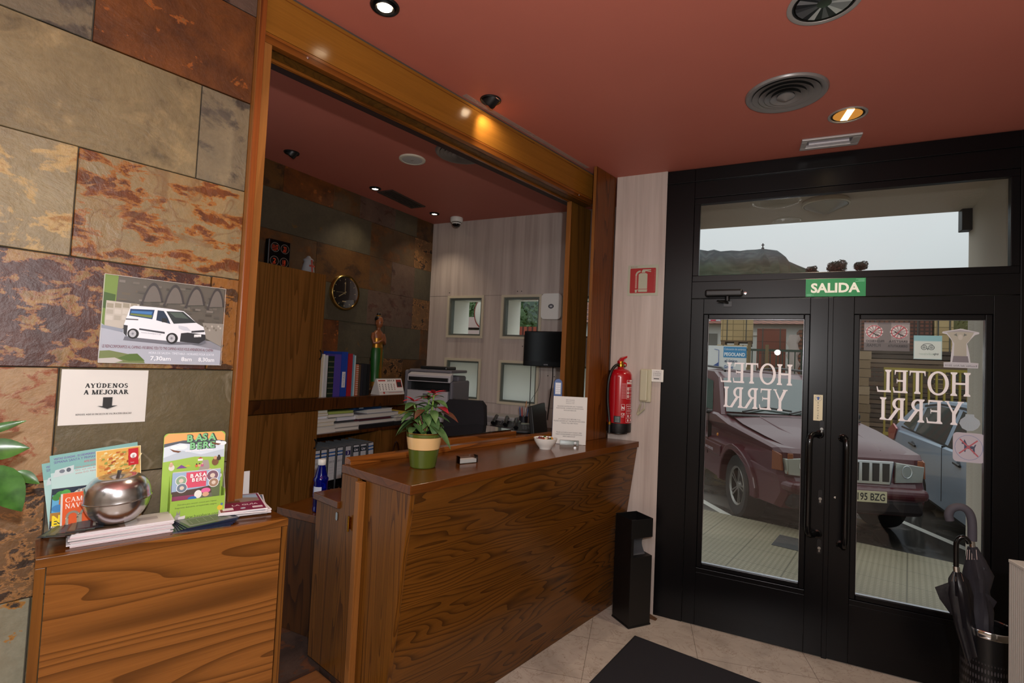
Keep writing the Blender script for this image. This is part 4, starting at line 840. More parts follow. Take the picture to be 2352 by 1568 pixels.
    for tx, a, wd in (('7,30am', .385, .165), ('8am', .64, .09), ('8,30am', .79, .145)): pr.text(tx, w_*a, h*.042, .018, 'eef1f8', width=w_*wd, bold=.015)
    pr.line([(0, 0), (w_, 0), (w_, h), (0, h), (0, 0)], .0012, 'c9c6c0')
P0 = wp(224, 832, -1.88); P1 = wp(517, 664, -1.88)
flyer('van_poster', 'photo poster of a white van with departure times on the stone wall', 'poster', WM @ T(-1.8795, P0.y, P0.z), P1.y-P0.y, P1.z-P0.z, van, .003)
# --- notice above the brochures
def note(pr, w_, h):
    K = '16171a'
    pr.serif('AYÚDENOS', w_*.51, h*.665, h*.083, K, width=w_*.5, align='c', W=.24, t=.1, sf=.09); pr.serif('A MEJORAR', w_*.51, h*.545, h*.083, K, width=w_*.52, align='c', W=.24, t=.1, sf=.09)
    pr.poly([(w_*.47, h*.49), (w_*.585, h*.49), (w_*.585, h*.325), (w_*.65, h*.33), (w_*.535, h*.265), (w_*.405, h*.325), (w_*.47, h*.315)], '8c8c8c'); pr.poly([(w_*.475, h*.49), (w_*.58, h*.49), (w_*.58, h*.33), (w_*.645, h*.335), (w_*.53, h*.275), (w_*.415, h*.335), (w_*.475, h*.325)], '1a1a1c')
    pr.serif('DEPOSITE AQUÍ SU ENCUESTA DE VALORACIÓN ¡GRACIAS!', w_*.5, h*.17, h*.028, '2a2a2c', width=w_*.64, align='c', W=.2, t=.1)
P0 = wp(130, 978, -1.88); P1 = wp(340, 849, -1.88)
flyer('paper_notice', 'white paper notice with a big black down arrow on the slate', 'notice', WM @ T(-1.8815, P0.y+.002, P0.z), P1.y-P0.y, P1.z-P0.z-.002, note, .0008)
# --- standing leaflets and booklets
def teal(k_):
    def dr(pr, w_, h):
        pr.rect(0, h*.78, w_, h, '7fb3b0'); pr.rect(0, 0, w_, h*.2, 'b8d8d6')
        pr.text('VISITAS GUIADAS - ECOEXPERIENCIAS', .008, h-.014, .008, '6b4f9a', width=w_*.5, bold=.02); pr.text('SEMANA SANTA Y PRIMAVERA', .008, h-.024, .01, '5c3f94', width=w_*.52, bold=.02); pr.text('ASTE SANTUA', w_*.36, h-.034, .008, 'c0566a', width=w_*.16, bold=.02)
        for i, tx in enumerate(('Visita guiada al Desierto', 'Oro, con cata de', 'aceite D.O. Navarra')): pr.text(tx, w_*.26, h-.046-.0085*i, .0065, 'c07a78')
        pr.poly([(.004, h-.062), (w_*.24, h-.058), (w_*.25, h-.036), (.01, h-.042)], 'c4d3d6'); pr.disc(w_*.12, h-.048, .006, '6f7a86', .005); pr.disc(w_*.19, h-.047, .005, '56606c', .006)
    return dr
a = wp(128, 1103, -1.875)
flyer('leaflet', 'rear teal guided-tour leaflet tilted furthest left behind the others', 'leaflet', WM @ T(-1.8765, a.y-.003, BZ+.001, 0, rad(8)), .16, wp(128, 1062, -1.876).z-BZ, teal(0), face='a9cfcc')
a = wp(140, 1100, -1.87)
flyer('leaflet', 'front teal leaflet reading VISITAS GUIADAS behind the navy booklet', 'leaflet', WM @ T(-1.8735, a.y-.004, BZ+.006, 0, rad(6)), .2, wp(140, 1044, -1.873).z-BZ-.006, teal(1), face='b5d6d4')
def mapl(pr, w_, h):
    pr.rect(.002, .002, w_-.002, h-.002, 'dcae58'); rn = random.Random(4)
    for i in range(150): a, b_ = rn.uniform(.004, w_-.018), rn.uniform(h*.4, h-.012); pr.poly([(a, b_), (a+rn.uniform(.005, .012), b_+rn.uniform(.0, .004)), (a+rn.uniform(.006, .013), b_+rn.uniform(.004, .009)), (a+.001, b_+rn.uniform(.003, .008))], rn.choice(['b8642e', 'c9813c', 'e2c878', 'a04e24', '8e9a4a', 'e8d8a0', 'd09048']))
    pr.line([(w_*.1, 0), (w_*.3, h*.5), (w_*.8, h*.7), (w_, h*.9)], .004, 'e6d7a8'); pr.rect(w_*.7, h*.76, w_*.93, h*.98, 'c0202c'); pr.disc(w_*.815, h*.885, .008, 'f0e8e8'); pr.text('g', w_*.815, h*.865, .014, '50282c', align='c'); pr.text('Rutas', w_*.75, h*.79, .004, 'f0e0e0')
a = wp(232, 1092, -1.868)
flyer('leaflet', 'yellow and brown town map leaflet with a red corner square', 'leaflet', WM @ T(-1.8705, a.y, BZ+.003, 0, rad(4)), .108, wp(235, 1034, -1.87).z-BZ-.004, mapl, face='e9dcb4')
def noes(pr, w_, h):
    pr.rect(0, 0, w_, h, '17283c'); pr.rect(.002, h*.2, w_-.002, h*.84, '5aa5d0'); pr.poly([(0, h*.2), (w_, h*.2), (w_, h*.36), (0, h*.4)], 'a8782e'); pr.disc(w_*.15, h*.82, .012, '3f8a3a', .012); pr.disc(w_*.23, h*.86, .01, '4ea045'); pr.disc(w_*.08, h*.78, .009, '3a7f36'); pr.poly([(.016, h*.55), (.021, h*.55), (.023, h*.78), (.017, h*.78)], 'b06c34')
    pr.poly([(w_*.3, h*.8), (w_*.98, h*.8), (w_*.98, h*.95), (w_*.6, h*.97), (w_*.4, h*.9)], 'cfd0c4'); [pr.rect(w_*(.42+.07*i), h*.86, w_*(.46+.07*i), h*.93, '8d8f88') for i in range(7)]; pr.disc(w_*.8, h*.8, .012, 'd98f4a', .006); pr.disc(w_*.9, h*.86, .01, '4a8a3a', .006); pr.disc(w_*.12, h*.5, .014, '3a7fb8', .01)
    pr.text('NO', .004, h*.165, .024, 'f2d92a', bold=.05); pr.text('ES', .004, h*.07, .024, 'f2d92a', bold=.05); pr.text('Recorrido', .003, h*.02, .008, 'e8e0c0', bold=.02)
a = wp(113, 1214, -1.86)
flyer('booklet', 'navy illustrated booklet with yellow letters NO ES at its foot', 'booklet', WM @ T(-1.861, a.y, BZ+.028, 0, 0, rad(-3)), .132, .108, noes, .004)
def cami(pr, w_, h):
    pr.rect(.004, 0, w_, h, 'dc5a24'); pr.serif('CAMINO', .009, h*.73, h*.14, 'f4e6dc', W=.16, t=.06); pr.serif('NAVARRO', .009, h*.545, h*.14, 'f4e6dc', W=.16, t=.06)
    for cx, r_ in ((.026, .012), (.06, .017)):
        pr.ring(cx, h*.3, r_, .006, '8f8878', 16, None, 0, pi); pr.rect(cx-r_-.003, h*.03, cx-r_+.003, h*.3, 'a09a88'); pr.rect(cx+r_-.003, h*.03, cx+r_+.003, h*.3, '9a927c')
    rn = random.Random(3)
    for i in range(40): a, b_ = rn.uniform(.008, .085), rn.uniform(.03, .4)*h; pr.disc(a, b_, .0012, rn.choice(['d8d2c4', '6a6458', '4f4a42'])) if abs(a-.026) > .009 and abs(a-.06) > .013 else None
a = wp(138, 1213, -1.845)
flyer('booklet', 'orange booklet with white capitals half behind the metal apple', 'booklet', WM @ T(-1.8485, a.y, BZ+.03, 0, rad(1.5), rad(-3)), .098, .092, cami, .004)
# --- pile of white leaflets under the apple, dark ones fanned at its left end
q = hz(232, 1228, BZ); ql = WM.inverted() @ q; rn = random.Random(12); z = BZ+.0005
pm = mat('d6d0d2', .6, name='glossy_paper')
for i in range(9):
    th = .0034; k = MB().box((-.05, -.115, 0), (.05, .115, th), pm); k.box((-.0501, -.1151, th*.4), (.0501, .1151, th*.55), mat('c45a6a', .6) if i % 3 == 0 else mat('c9c4c8', .6))
    if i == 8: pr = Print(k, TOP(0, 0, th)); pr.rect(-.1, -.045, .0, .045, '8b7468'); pr.rect(.0, -.045, .11, .048, 'cfc9c6'); pr.poly([(-.09, -.03), (-.01, -.04), (-.03, .03)], '5a4636'); pr.rect(.03, -.01, .08, .02, 'b0a8a8')
    single('leaflet', k, '%s white leaflet of the pile under the metal apple' % ['lowest', 'second lowest', 'third lowest', 'fourth lowest', 'middle', 'fourth highest', 'third highest', 'second highest', 'topmost'][i], 'leaflet', WM @ T(-1.785+rn.uniform(-.004, .004), .405+rn.uniform(-.004, .006), z, -.137+rn.uniform(-.03, .03)), group='white leaflets under the apple'); z += th+.0003
ZP = z
DK = ['2b2f33', '3a4036', '23292e', '40443c', '2c3238']
for i in range(5):
    k = MB().box((-.05, -.03, 0), (.05, .03, .001), mat(DK[i], .3)); pr = Print(k, TOP(0, 0, .001)); pr.rect(-.026, -.04, .0, .044, ['55604a', '6b705c', '4f5a62', '7a7a66', '5c6468'][i]); pr.rect(.006, -.03, .012, .04, '9a9a90')
    single('leaflet', k, 'dark leaflet fanned out at the left end, %s of five' % ['lowest', 'second lowest', 'middle', 'second highest', 'uppermost'][i], 'leaflet', WM @ T(-1.805-.003*i, .275+.016*i, ZP+.0012*i, -.2-.09*(4-i)), group='dark leaflets fanned on the pile')
# --- steel apple with lid
ap = thing('metal_apple', 'polished metal apple with a lid standing on the leaflet pile', 'apple')
APL = mat('cccbce', .22, 1, bump=(60, .03), name='polished_aluminium'); rs = .0785
pb0 = [(.0001, .006), (.018, .002), (.032, 0), (.046, .006), (.062, .022), (.073, .042), (.0785, .064)]
pt0 = [(.0795, .066), (.0785, .072), (.077, .088), (.07, .108), (.056, .123), (.042, .128), (.028, .125), (.014, .117), (.005, .112), (.0001, .111)]
def dense(pf, n=5):
    q = []
    for i in range(len(pf)-1):
        p0, p1, p2, p3 = pf[max(i-1, 0)], pf[i], pf[i+1], pf[min(i+2, len(pf)-1)]
        for j in range(n): t = j/n; q.append(tuple(max(.0001, .5*(2*b+(c-a)*t+(2*a-5*b+4*c-d)*t*t+(3*b-a-3*c+d)*t**3)) if k_ == 0 else .5*(2*b+(c-a)*t+(2*a-5*b+4*c-d)*t*t+(3*b-a-3*c+d)*t**3) for k_, (a, b, c, d) in enumerate(zip(p0, p1, p2, p3))))
    return q+[pf[-1]]
pb, pt = dense(pb0), dense(pt0)
MB().lathe(pb, APL, 48).build('bowl', ap); MB().lathe(pt, APL, 48).build('lid', ap)
k = MB().lathe([(.0795, .0635), (.081, .0645), (.081, .066), (.0795, .067)], mat('b4b4b8', .15, 1), 48); k.build('seam', ap)
MB().tube([(0, 0, .108), (.001, 0, .12), (.003, .002, .132), (.006, .004, .142)], [.006, .0045, .004, .0055], STEEL, 12).build('stem', ap)
a = hz(278, 1208, ZP, WM); place(ap, WM @ T(-1.79, a.y, ZP+.0075, 0, rad(4)))
# --- cardboard display of the children's farm
ds = thing('leaflet_display', 'green cardboard display stand of a farm school with a rounded top', 'display stand')
a = wp(345, 1206, -1.80); b_ = wp(505, 1172, -1.80); dw = .172
t0 = hz(375, 1206, BZ, WM).y
def basa(pr, x, y, s_, c1, c2, ln=True):
    for i, (ch, dx, dy) in enumerate((('B', 0, 0), ('A', .135, .006), ('S', .27, .016), ('A', .375, .008))): pr.text(ch, x+dx*s_*1.05, y+s_*.1+dy*s_, s_*.2, c2, bold=.09); 
    for i, (ch, dx, dy) in enumerate((('B', .06, 0), ('E', .195, -.004), ('R', .305, .004), ('E', .44, .0))): pr.text(ch, x+dx*s_*1.0, y-s_*.055+dy*s_, s_*.19, c2, bold=.09)
    for i, (ch, dx, dy) in enumerate((('B', 0, 0), ('A', .135, .006), ('S', .27, .016), ('A', .375, .008))): pr.text(ch, x+.003*s_+dx*s_*1.05, y+s_*.1+dy*s_, s_*.2, c1, bold=.03)
    for i, (ch, dx, dy) in enumerate((('B', .06, 0), ('E', .195, -.004), ('R', .305, .004), ('E', .44, .0))): pr.text(ch, x+.003*s_+dx*s_*1.0, y-s_*.055+dy*s_, s_*.19, c1, bold=.03)
H_ = .268
k = MB(); pts = [(0, 0), (dw, 0)] + [(dw-.012+.012*cos(i*pi/12), H_-.012+.012*sin(i*pi/12)) for i in range(7)] + [(.012-.012*sin(i*pi/12), H_-.012+.012*cos(i*pi/12)) for i in range(7)]
k.prism(pts, -.003, 0, ink('9cc04c'), axis=0); pr = Print(k, FACE(0), .00005)
pr.poly([(.001, H_*.8), (dw-.001, H_*.84), (dw-.001, H_-.012), (dw-.012, H_-.001), (.012, H_-.001), (.001, H_-.012)], 'e8a860'); pr.poly([(.001, H_*.88), (dw*.3, H_*.91), (dw*.75, H_*.91), (dw-.001, H_*.88), (dw-.001, H_*.78), (.001, H_*.74)], '4c5460'); pr.poly([(.001, H_*.84), (dw*.25, H_*.88), (dw*.55, H_*.85), (dw-.001, H_*.87), (dw-.001, H_*.72), (.001, H_*.7)], 'd5e2ee'); pr.poly([(.001, H_*.72), (dw*.3, H_*.79), (dw*.6, H_*.73), (dw-.001, H_*.78), (dw-.001, H_*.64), (.001, H_*.64)], 'bccad6'); pr.poly([(.001, H_*.67), (dw*.5, H_*.71), (dw-.001, H_*.68), (dw-.001, .001), (.001, .001)], '9cc24a')
for cx, cy, r_ in ((.03, .83, .012), (.05, .835, .014), (.15, .86, .012), (.165, .85, .011)): pr.disc(cx, H_*cy, r_, 'eef2f6', r_*.6)
pr.poly([(.03, H_*.42), (.08, H_*.46), (.1, H_*.56), (.11, H_*.66), (.125, H_*.66), (.13, H_*.57), (.12, H_*.47), (.09, H_*.38), (.05, H_*.36)], 'a59a94'); pr.poly([(.02, H_*.4), (.05, H_*.36), (.1, H_*.34), (.1, 0), (.03, 0)], 'a9a09a')
basa(pr, .062, H_*.835, .15, '7fc88c', '2c4034'); pr.text('Granja Escuela Baserri Eskola', .058, H_*.775, .007, 'f0f2f6', width=.078, bold=.04, shear=.2)
for cx, cy, c1 in ((.03, .8, '6b3c1c'), (.142, .86, '6b3c1c')): pr.poly([(cx-.014, H_*cy+.006), (cx, H_*cy), (cx+.018, H_*cy-.004), (cx+.01, H_*cy-.008), (cx-.004, H_*cy-.004)], c1)
pr.poly([(.036, H_*.585), (.05, H_*.625), (.066, H_*.585)], '7a3f94'); pr.poly([(.058, H_*.6), (.068, H_*.622), (.078, H_*.6)], 'c9c23c'); pr.poly([(.094, H_*.68), (.102, H_*.7), (.11, H_*.68)], 'b83a2c'); pr.rect(.095, H_*.655, .109, H_*.68, 'efece6')
rn = random.Random(6)
for cx, cy, r_, c1 in ((.024, .6, .008, 'dcd8d0'), (.022, .63, .005, 'c9a890'), (.092, .6, .004, 'd86a3a'), (.1, .602, .004, 'e0b080'), (.108, .6, .004, 'c05a8a'), (.13, .5, .008, 'd8a080'), (.13, .47, .008, '6a9a4a'), (.115, .46, .006, '3a5a9a'), (.145, .63, .01, '7a5232'), (.155, .67, .006, '3a2a20'), (.06, .43, .008, '6d6a4a'), (.16, .46, .006, 'e8e6e0')): pr.disc(cx, H_*cy, r_, c1, r_*1.2); pr.disc(cx, H_*cy+r_*1.3, r_*.55, rn.choice(['e0b898', '3a2a22', 'caa07c']))
k.build('back_panel', ds).rotation_euler = (0, -rad(5), 0)
TD, TH, TW = .042, .068, .148; TX = .02
GR_ = ink('98be48'); k = MB()
k.box((TD-.002, TX, 0), (TD, TX+TW, TH), GR_).box((0, TX, 0), (TD-.002, TX+.002, TH+.02), GR_).box((0, TX+TW-.002, 0), (TD-.002, TX+TW, TH+.02), GR_).box((0, TX, 0), (TD, TX+TW, .002), GR_)
k.prism([(0, 0), (TD, 0), (TD, TH), (TD*.6, TH+.03), (.0, TH+.07)], TX-.0015, TX, GR_, axis=1).prism([(0, 0), (TD, 0), (TD, TH), (TD*.6, TH+.03), (.0, TH+.07)], TX+TW, TX+TW+.0015, ink('a8a4a0'), axis=1)
pr = Print(k, FACE(TD, TX), .00006); pr.text('Descubre para conocer, conoce para respetar.', .018, TH*.78, .006, '3c4430', width=.108); pr.text('Ezagutzeko deskubritu, errespetatzeko ezagutu.', .012, TH*.64, .006, '3c4430', width=.114); pr.text('www.basabere.com', .034, TH*.15, .012, '3f4a38', width=.1); pr.disc(.02, TH*.25, .008, 'a9a4a0', .008); pr.poly([(.016, TH*.35), (.018, TH*.55), (.022, TH*.36)], '8f8a86'); pr.poly([(.02, TH*.36), (.026, TH*.56), (.026, TH*.36)], '8f8a86'); pr.poly([(.022, TH*.12), (.04, TH*.16), (.04, TH*.3), (.022, TH*.26)], 'd8d4d0'); pr.disc(.135, TH*.45, .008, 'd8b83a'); pr.disc(.14, TH*.6, .004, '5a7a9a')
pr2 = Print(k, M.Translation((0, TX-.0015, 0)) @ M.Rotation(-pi/2, 4, 'Z') @ FACE(0), .00006); pr2.disc(-.03, .08, .005, '7a2a3c'); pr2.disc(-.02, .035, .007, 'e07a3a', .009); pr2.disc(-.02, .02, .009, 'e8e6e2', .006)
k.build('tray', ds, bevel=.0004)
DX = WM @ T(-1.842, t0, BZ+.0008, -.13); place(ds, DX)
def leaf_basa(pr, w_, h):
    pr.rect(.0, .0, w_, h, '9ab4d0'); pr.rect(w_*.28, h*.45, w_*.7, h*.98, 'd8506c'); pr.rect(0, 0, w_, h*.36, '6a6a5c'); pr.poly([(0, h*.36), (w_*.5, h*.4), (w_, h*.5), (w_, h*.2), (0, h*.2)], '4f3f36'); pr.rect(0, h*.05, w_*.5, h*.2, '8a3a5c'); pr.poly([(w_*.8, h*.4), (w_, h*.6), (w_, 0), (w_*.85, 0)], '5f6b48')
    for cx, cy, r_, c1 in ((.18, .72, .105, '8aa88c'), (.2, .47, .1, '6a7a8a'), (.83, .8, .12, '7a5a6a'), (.86, .55, .1, 'a08068')): pr.disc(w_*cx, h*cy, w_*r_*1.12, 'e8ecf0'); pr.disc(w_*cx, h*cy, w_*r_, c1); pr.disc(w_*cx, h*cy, w_*r_*.45, 'd8c8b8')
    pr.disc(w_*.54, h*.2, w_*.08, 'e8e6e0', h*.14); pr.disc(w_*.7, h*.3, w_*.1, 'e06aa0', h*.09); pr.disc(w_*.7, h*.17, w_*.07, 'd8a888', h*.08); pr.disc(w_*.42, h*.08, w_*.09, '2f6ab0', h*.07)
    basa(pr, w_*.36, h*.7, w_*.62, 'f4f2f2', 'c23a58')
for i in range(4):
    k = MB().box((-.0012, 0, 0), (0, .132, .145), PAPER)
    if i == 3: leaf_basa(Print(k, FACE(0, 0, .055), .00006), .132, .09)
    o = single('leaflet', k, ['rearmost farm leaflet in the display tray', 'second farm leaflet from the back of the display tray', 'third farm leaflet from the back of the display tray', 'front farm leaflet with a pink panel in the display tray'][i], 'leaflet', DX @ T(.008+.009*i, TX+.008-.002*i, .003+.001*i, 0, 0, rad(-4)), group='leaflets in the display tray')
# --- navy leaflets fanned in front of the display, magazines at the right end, white sheet behind
for i in range(6):
    th = .0016; k = MB().box((-.05, -.075, 0), (.05, .075, th), mat(['1a2236', '16203a', '1d2440', '141c30', '1f2a44', '2a3040'][i], .25)); pr = Print(k, TOP(0, 0, th))
    if i == 5: pr.rect(-.065, -.04, .06, .04, '7d827c'); pr.poly([(-.06, -.03), (.05, -.035), (.055, .02), (-.05, .03)], '5c6658'); [pr.line([(-.05+.02*j, -.02), (-.045+.02*j, .02)], .0008, 'b0b4ac') for j in range(6)]
    else: pr.rect(-.07, .02, .07, .03, '3a466a')
    single('leaflet', k, '%s navy leaflet of the fan below the farm display' % ['lowest', 'second lowest', 'third lowest', 'third highest', 'second highest', 'topmost grey'][i], 'leaflet', WM @ T(-1.735-.003*i, .595+.004*i, BZ+.0005+.0018*i, -.06+.07*(i-3)), group='navy leaflets fanned below the display')
def guia(pr, w_, h):
    pr.rect(.004, .004, w_-.004, h-.004, '7a1f44'); pr.rect(.01, h*.5, w_-.01, h-.012, '8a7a70'); pr.poly([(.01, h*.72), (w_*.5, h*.8), (w_-.01, h*.7), (w_-.01, h-.012), (.01, h-.012)], '9ab0c8'); pr.rect(w_*.1, h*.5, w_*.5, h*.62, '6a4a34'); pr.text('LA GUÍA', w_*.3, h*.3, .022, 'e8dce0', width=w_*.55, bold=.01); pr.rect(w_*.08, h*.08, w_*.3, h*.22, 'e4dcdc'); pr.disc(w_*.5, h*.14, .008, 'b8c4d4'); pr.rect(w_*.7, h*.1, w_*.92, h*.2, 'd8c8cc')
for i in range(5):
    th = .0042; k = MB().box((-.105, -.07, 0), (.105, .07, th), pm); pr = Print(k, M.Translation((.105, -.07, th)) @ M.Rotation(pi/2, 4, 'Z'), .00006)
    if i == 4: guia(pr, .14, .21)
    if i == 3: pr.rect(.004, .004, .136, .206, '5c6a80')
    single('magazine', k, '%s magazine of the stack at the cabinet end' % ['bottom', 'second from the bottom', 'middle', 'second from the top', 'top wine-red'][i], 'magazine', WM @ T(-1.845+.012*(i % 2)+.004*i, .758-.004*i, BZ+.0005+(th+.0002)*i, -.35+.09*(i % 3)), group='magazines at the end of the cabinet')
flyer('paper_sheet', 'blank white sheet standing upright behind the farm display', 'paper', WM @ T(-2.0, .715+.058, BZ+.0006, 0, 0, rad(-3)), .068, .085, None, .0015, face='d8d8da')
# --- plant reaching in from the left edge
def leaf_mesh(mb, P, d, up, L, W_, mt, bend=.3, fold=.25, n=7, wave=0.0):
    P = V(P); d = V(d).normalized(); up = V(up); sd = d.cross(up).normalized(); up = sd.cross(d).normalized(); rows = []
    for i in range(n+1):
        s_ = i/n; wv = W_*.5*(sin(pi*min(1, s_**.8*1.0))**.9) if 0 < i < n else .0008
        c_ = P + d*(L*s_) - up*(bend*L*s_*s_) + up*(wave*L*sin(s_*9))
        rows.append([c_-sd*wv+up*(fold*wv), c_-sd*wv*.5+up*(fold*wv*.35), c_, c_+sd*wv*.5+up*(fold*wv*.35), c_+sd*wv+up*(fold*wv)])
    mb.add([p for r_ in rows for p in r_], [(i*5+j, i*5+j+1, (i+1)*5+j+1, (i+1)*5+j) for i in range(n) for j in range(4)], mt, True)
def leafmat(name, c1, c2, rough=.35, trans=.0):
    m, t, b = base(name); n1 = noise(t, mapped(t), 30, 3); r1 = ramp(t, [(.35, c1), (.65, c2)]); t.links.new(n1.outputs[0], r1.inputs[0]); t.links.new(r1.outputs[0], b.inputs['Base Color']); b.inputs['Roughness'].default_value = rough
    b.inputs['Subsurface Weight'].default_value = 0; return m
LG = leafmat('glossy_leaf', '2a5020', '42702e', .28); STEM = mat('5a5234', .6, name='stem')
pl_ = thing('potted_plant', 'green pot plant reaching in at the left edge of the stone wall', 'plant')
k = MB(); st_ = MB(); rn = random.Random(21); base_ = V((-1.52, -.2, .32))
for x0, y0, x1, y1, w_, d_ in ((-60, 998, 58, 966, .022, -1.66), (-55, 1035, 66, 1028, .05, -1.64), (-30, 1068, 50, 1172, .07, -1.6), (36, 1082, 90, 1110, .026, -1.61), (-70, 1115, 6, 1158, .05, -1.6)):
    a = wp(x0, y0, d_-.01); b_ = wp(x1, y1, d_); v_ = b_-a; leaf_mesh(k, a, v_, (1, .1, .35), v_.length*1.02, w_, LG, .04, .25, 8, .006); st_.tube([a, a.lerp(base_+V((0, 0, .5)), .5)+V((.02, -.05, .02)), base_+V((0, 0, .3)), base_], [.002, .003, .005, .006], STEM, 6)
for i in range(16):
    an = rn.uniform(pi*.6, pi*1.9); zz = rn.uniform(.55, 1.25); q = base_+V((0, 0, zz-.32)); dd_ = V((cos(an)*.6, sin(an)-.3, rn.uniform(-.3, .3))); leaf_mesh(k, q, dd_, (0, 0, 1), rn.uniform(.1, .15), rn.uniform(.05, .07), LG, .3, .2); 
st_.tube([base_, base_+V((0, -.01, .5)), base_+V((.0, -.02, .95))], [.009, .007, .004], STEM, 8)
k.build('foliage', pl_); st_.build('stem', pl_)
k = MB().lathe([(.0001, 0), (.11, 0), (.15, .3), (.158, .3), (.158, .34), (.14, .34), (.135, .3), (.0001, .3)], mat('8a5a3c', .6, name='terracotta_pot'), 28, T(base_.x, base_.y, 0)); k.build('pot', pl_)
settle(pl_, WM, (base_.x, base_.y, 0))

# ================================================================== THINGS ON THE COUNTER
CT = 1.1055
ps = thing('poinsettia', 'poinsettia with red bracts in a green and cream pot on the counter', 'plant')
G1 = mat('4c5a1e', .3, coat=.4, name='green_glaze', bump=(12, .05)); CR = mat('d8b27a', .35, coat=.3, bump=(20, .1), name='cream_band'); GO = mat('a8884a', .25, .9, name='gold_rim')
MB().lathe([(.0001, 0), (.055, 0), (.058, .004), (.0705, .082), (.0712, .084), (.0795, .137), (.08, .139), (.0815, .152), (.083, .155), (.083, .158), (.079, .158), (.077, .145)], G1, 40, mats=[G1, G1, G1, GO, CR, GO, G1, GO, GO, GO, G1]).build('pot', ps)
MB().lathe([(.0001, .139), (.07, .141), (.077, .148)], mat('17181c', .25, bump=(25, .4), name='dark_liner'), 28).build('liner', ps)
PG = leafmat('poinsettia_leaf', '3a5a2c', '587844', .5); PR = leafmat('poinsettia_bract', 'a01a2a', 'c03040', .45); PM = leafmat('poinsettia_mixed', '4a3a22', '6a3428', .45); PST = mat('6a8a2c', .5, name='green_stem')
sm_, fo, br, mx_ = MB(), MB(), MB(), MB(); rn = random.Random(31)
tips = [(V((0, -.058, .285)), 5), (V((0, .035, .325)), 8), (V((-.03, .005, .30)), 5)]
for tp, n_ in tips:
    sm_.tube([(0, 0, .135), (tp.x*.3, tp.y*.35, .19), (tp.x*.8, tp.y*.85, .26), tp], [.006, .005, .0045, .0035], PST, 8)
    for i in range(n_+11):
        an = i*2.4+rn.uniform(-.3, .3); zz = tp.z-.0085*i; q = V((tp.x*(.75+.02*i), tp.y*.9, zz)); dd_ = V((cos(an), sin(an), rn.uniform(-.1, .5) if i < 5 else rn.uniform(-.5, .1)))
        leaf_mesh(fo, q, dd_, (0, 0, 1), rn.uniform(.06, .1), rn.uniform(.032, .05), PG, .35, .25)
    for i in range(n_):
        an = i*2.1+rn.uniform(-.4, .4); dd_ = V((cos(an), sin(an), rn.uniform(.1, .8))); leaf_mesh(br, tp+V((0, 0, .006)), dd_, (0, 0, 1), rn.uniform(.05, .08), rn.uniform(.017, .03), PR, .3, .2)
for P_, d_, L, w_, mt in (((0, .06, .25), (.25, 1, .05), .1, .065, 'm'), ((.0, .05, .27), (.5, .8, .15), .075, .05, 'r'), ((.02, -.02, .23), (.3, -1, -.35), .13, .05, 'g'), ((.02, .02, .2), (.35, .9, -.25), .15, .06, 'g'), ((.0, -.05, .21), (.5, -.8, -.3), .1, .05, 'g'), ((.03, .0, .26), (1, -.35, -.1), .07, .04, 'm'), ((.0, .0, .24), (.9, .5, -.2), .08, .045, 'g'), ((0, -.03, .25), (.3, -1, .1), .1, .05, 'g'), ((-.02, 0, .2), (-.6, -.8, -.2), .11, .05, 'g'), ((0, .04, .22), (.8, .3, -.5), .09, .05, 'g')):
    leaf_mesh({'m': mx_, 'r': br, 'g': fo}[mt], P_, d_, (0, 0, 1), L, w_, {'m': PM, 'r': PR, 'g': PG}[mt], .45, .2); q = V(P_); sm_.tube([(0, 0, .15+.3*(q.z-.2)), q], .0018, mat('7a3a34', .5), 5)
sm_.build('stem', ps); fo.build('leaf_foliage', ps); br.build('bract', ps, label='red bracts'); mx_.build('mottled_leaf', ps, label='dark red-veined leaves')
q = hz(971, 1071, CT); place(ps, T(q.x, q.y, CT, rad(-70)))
# clear box of white cards
cd = thing('card_holder', 'small clear plastic box of white cards beside the plant pot', 'card holder')
MB().box((-.02, -.05, 0), (.02, .05, .0015), CLEAR).box((-.02, -.05, 0), (-.0185, .05, .035), CLEAR).box((.0185, -.05, 0), (.02, .05, .03), CLEAR).box((-.0185, -.05, 0), (.0185, -.0485, .035), CLEAR).box((-.0185, .0485, 0), (.0185, .05, .035), CLEAR).build('clear_box', cd)
MB().box((-.016, -.045, .002), (.014, .045, .018), PAPER).build('cards', cd); q = hz(1072, 1062, CT); place(cd, T(q.x, q.y, CT+.0003, rad(-28)))
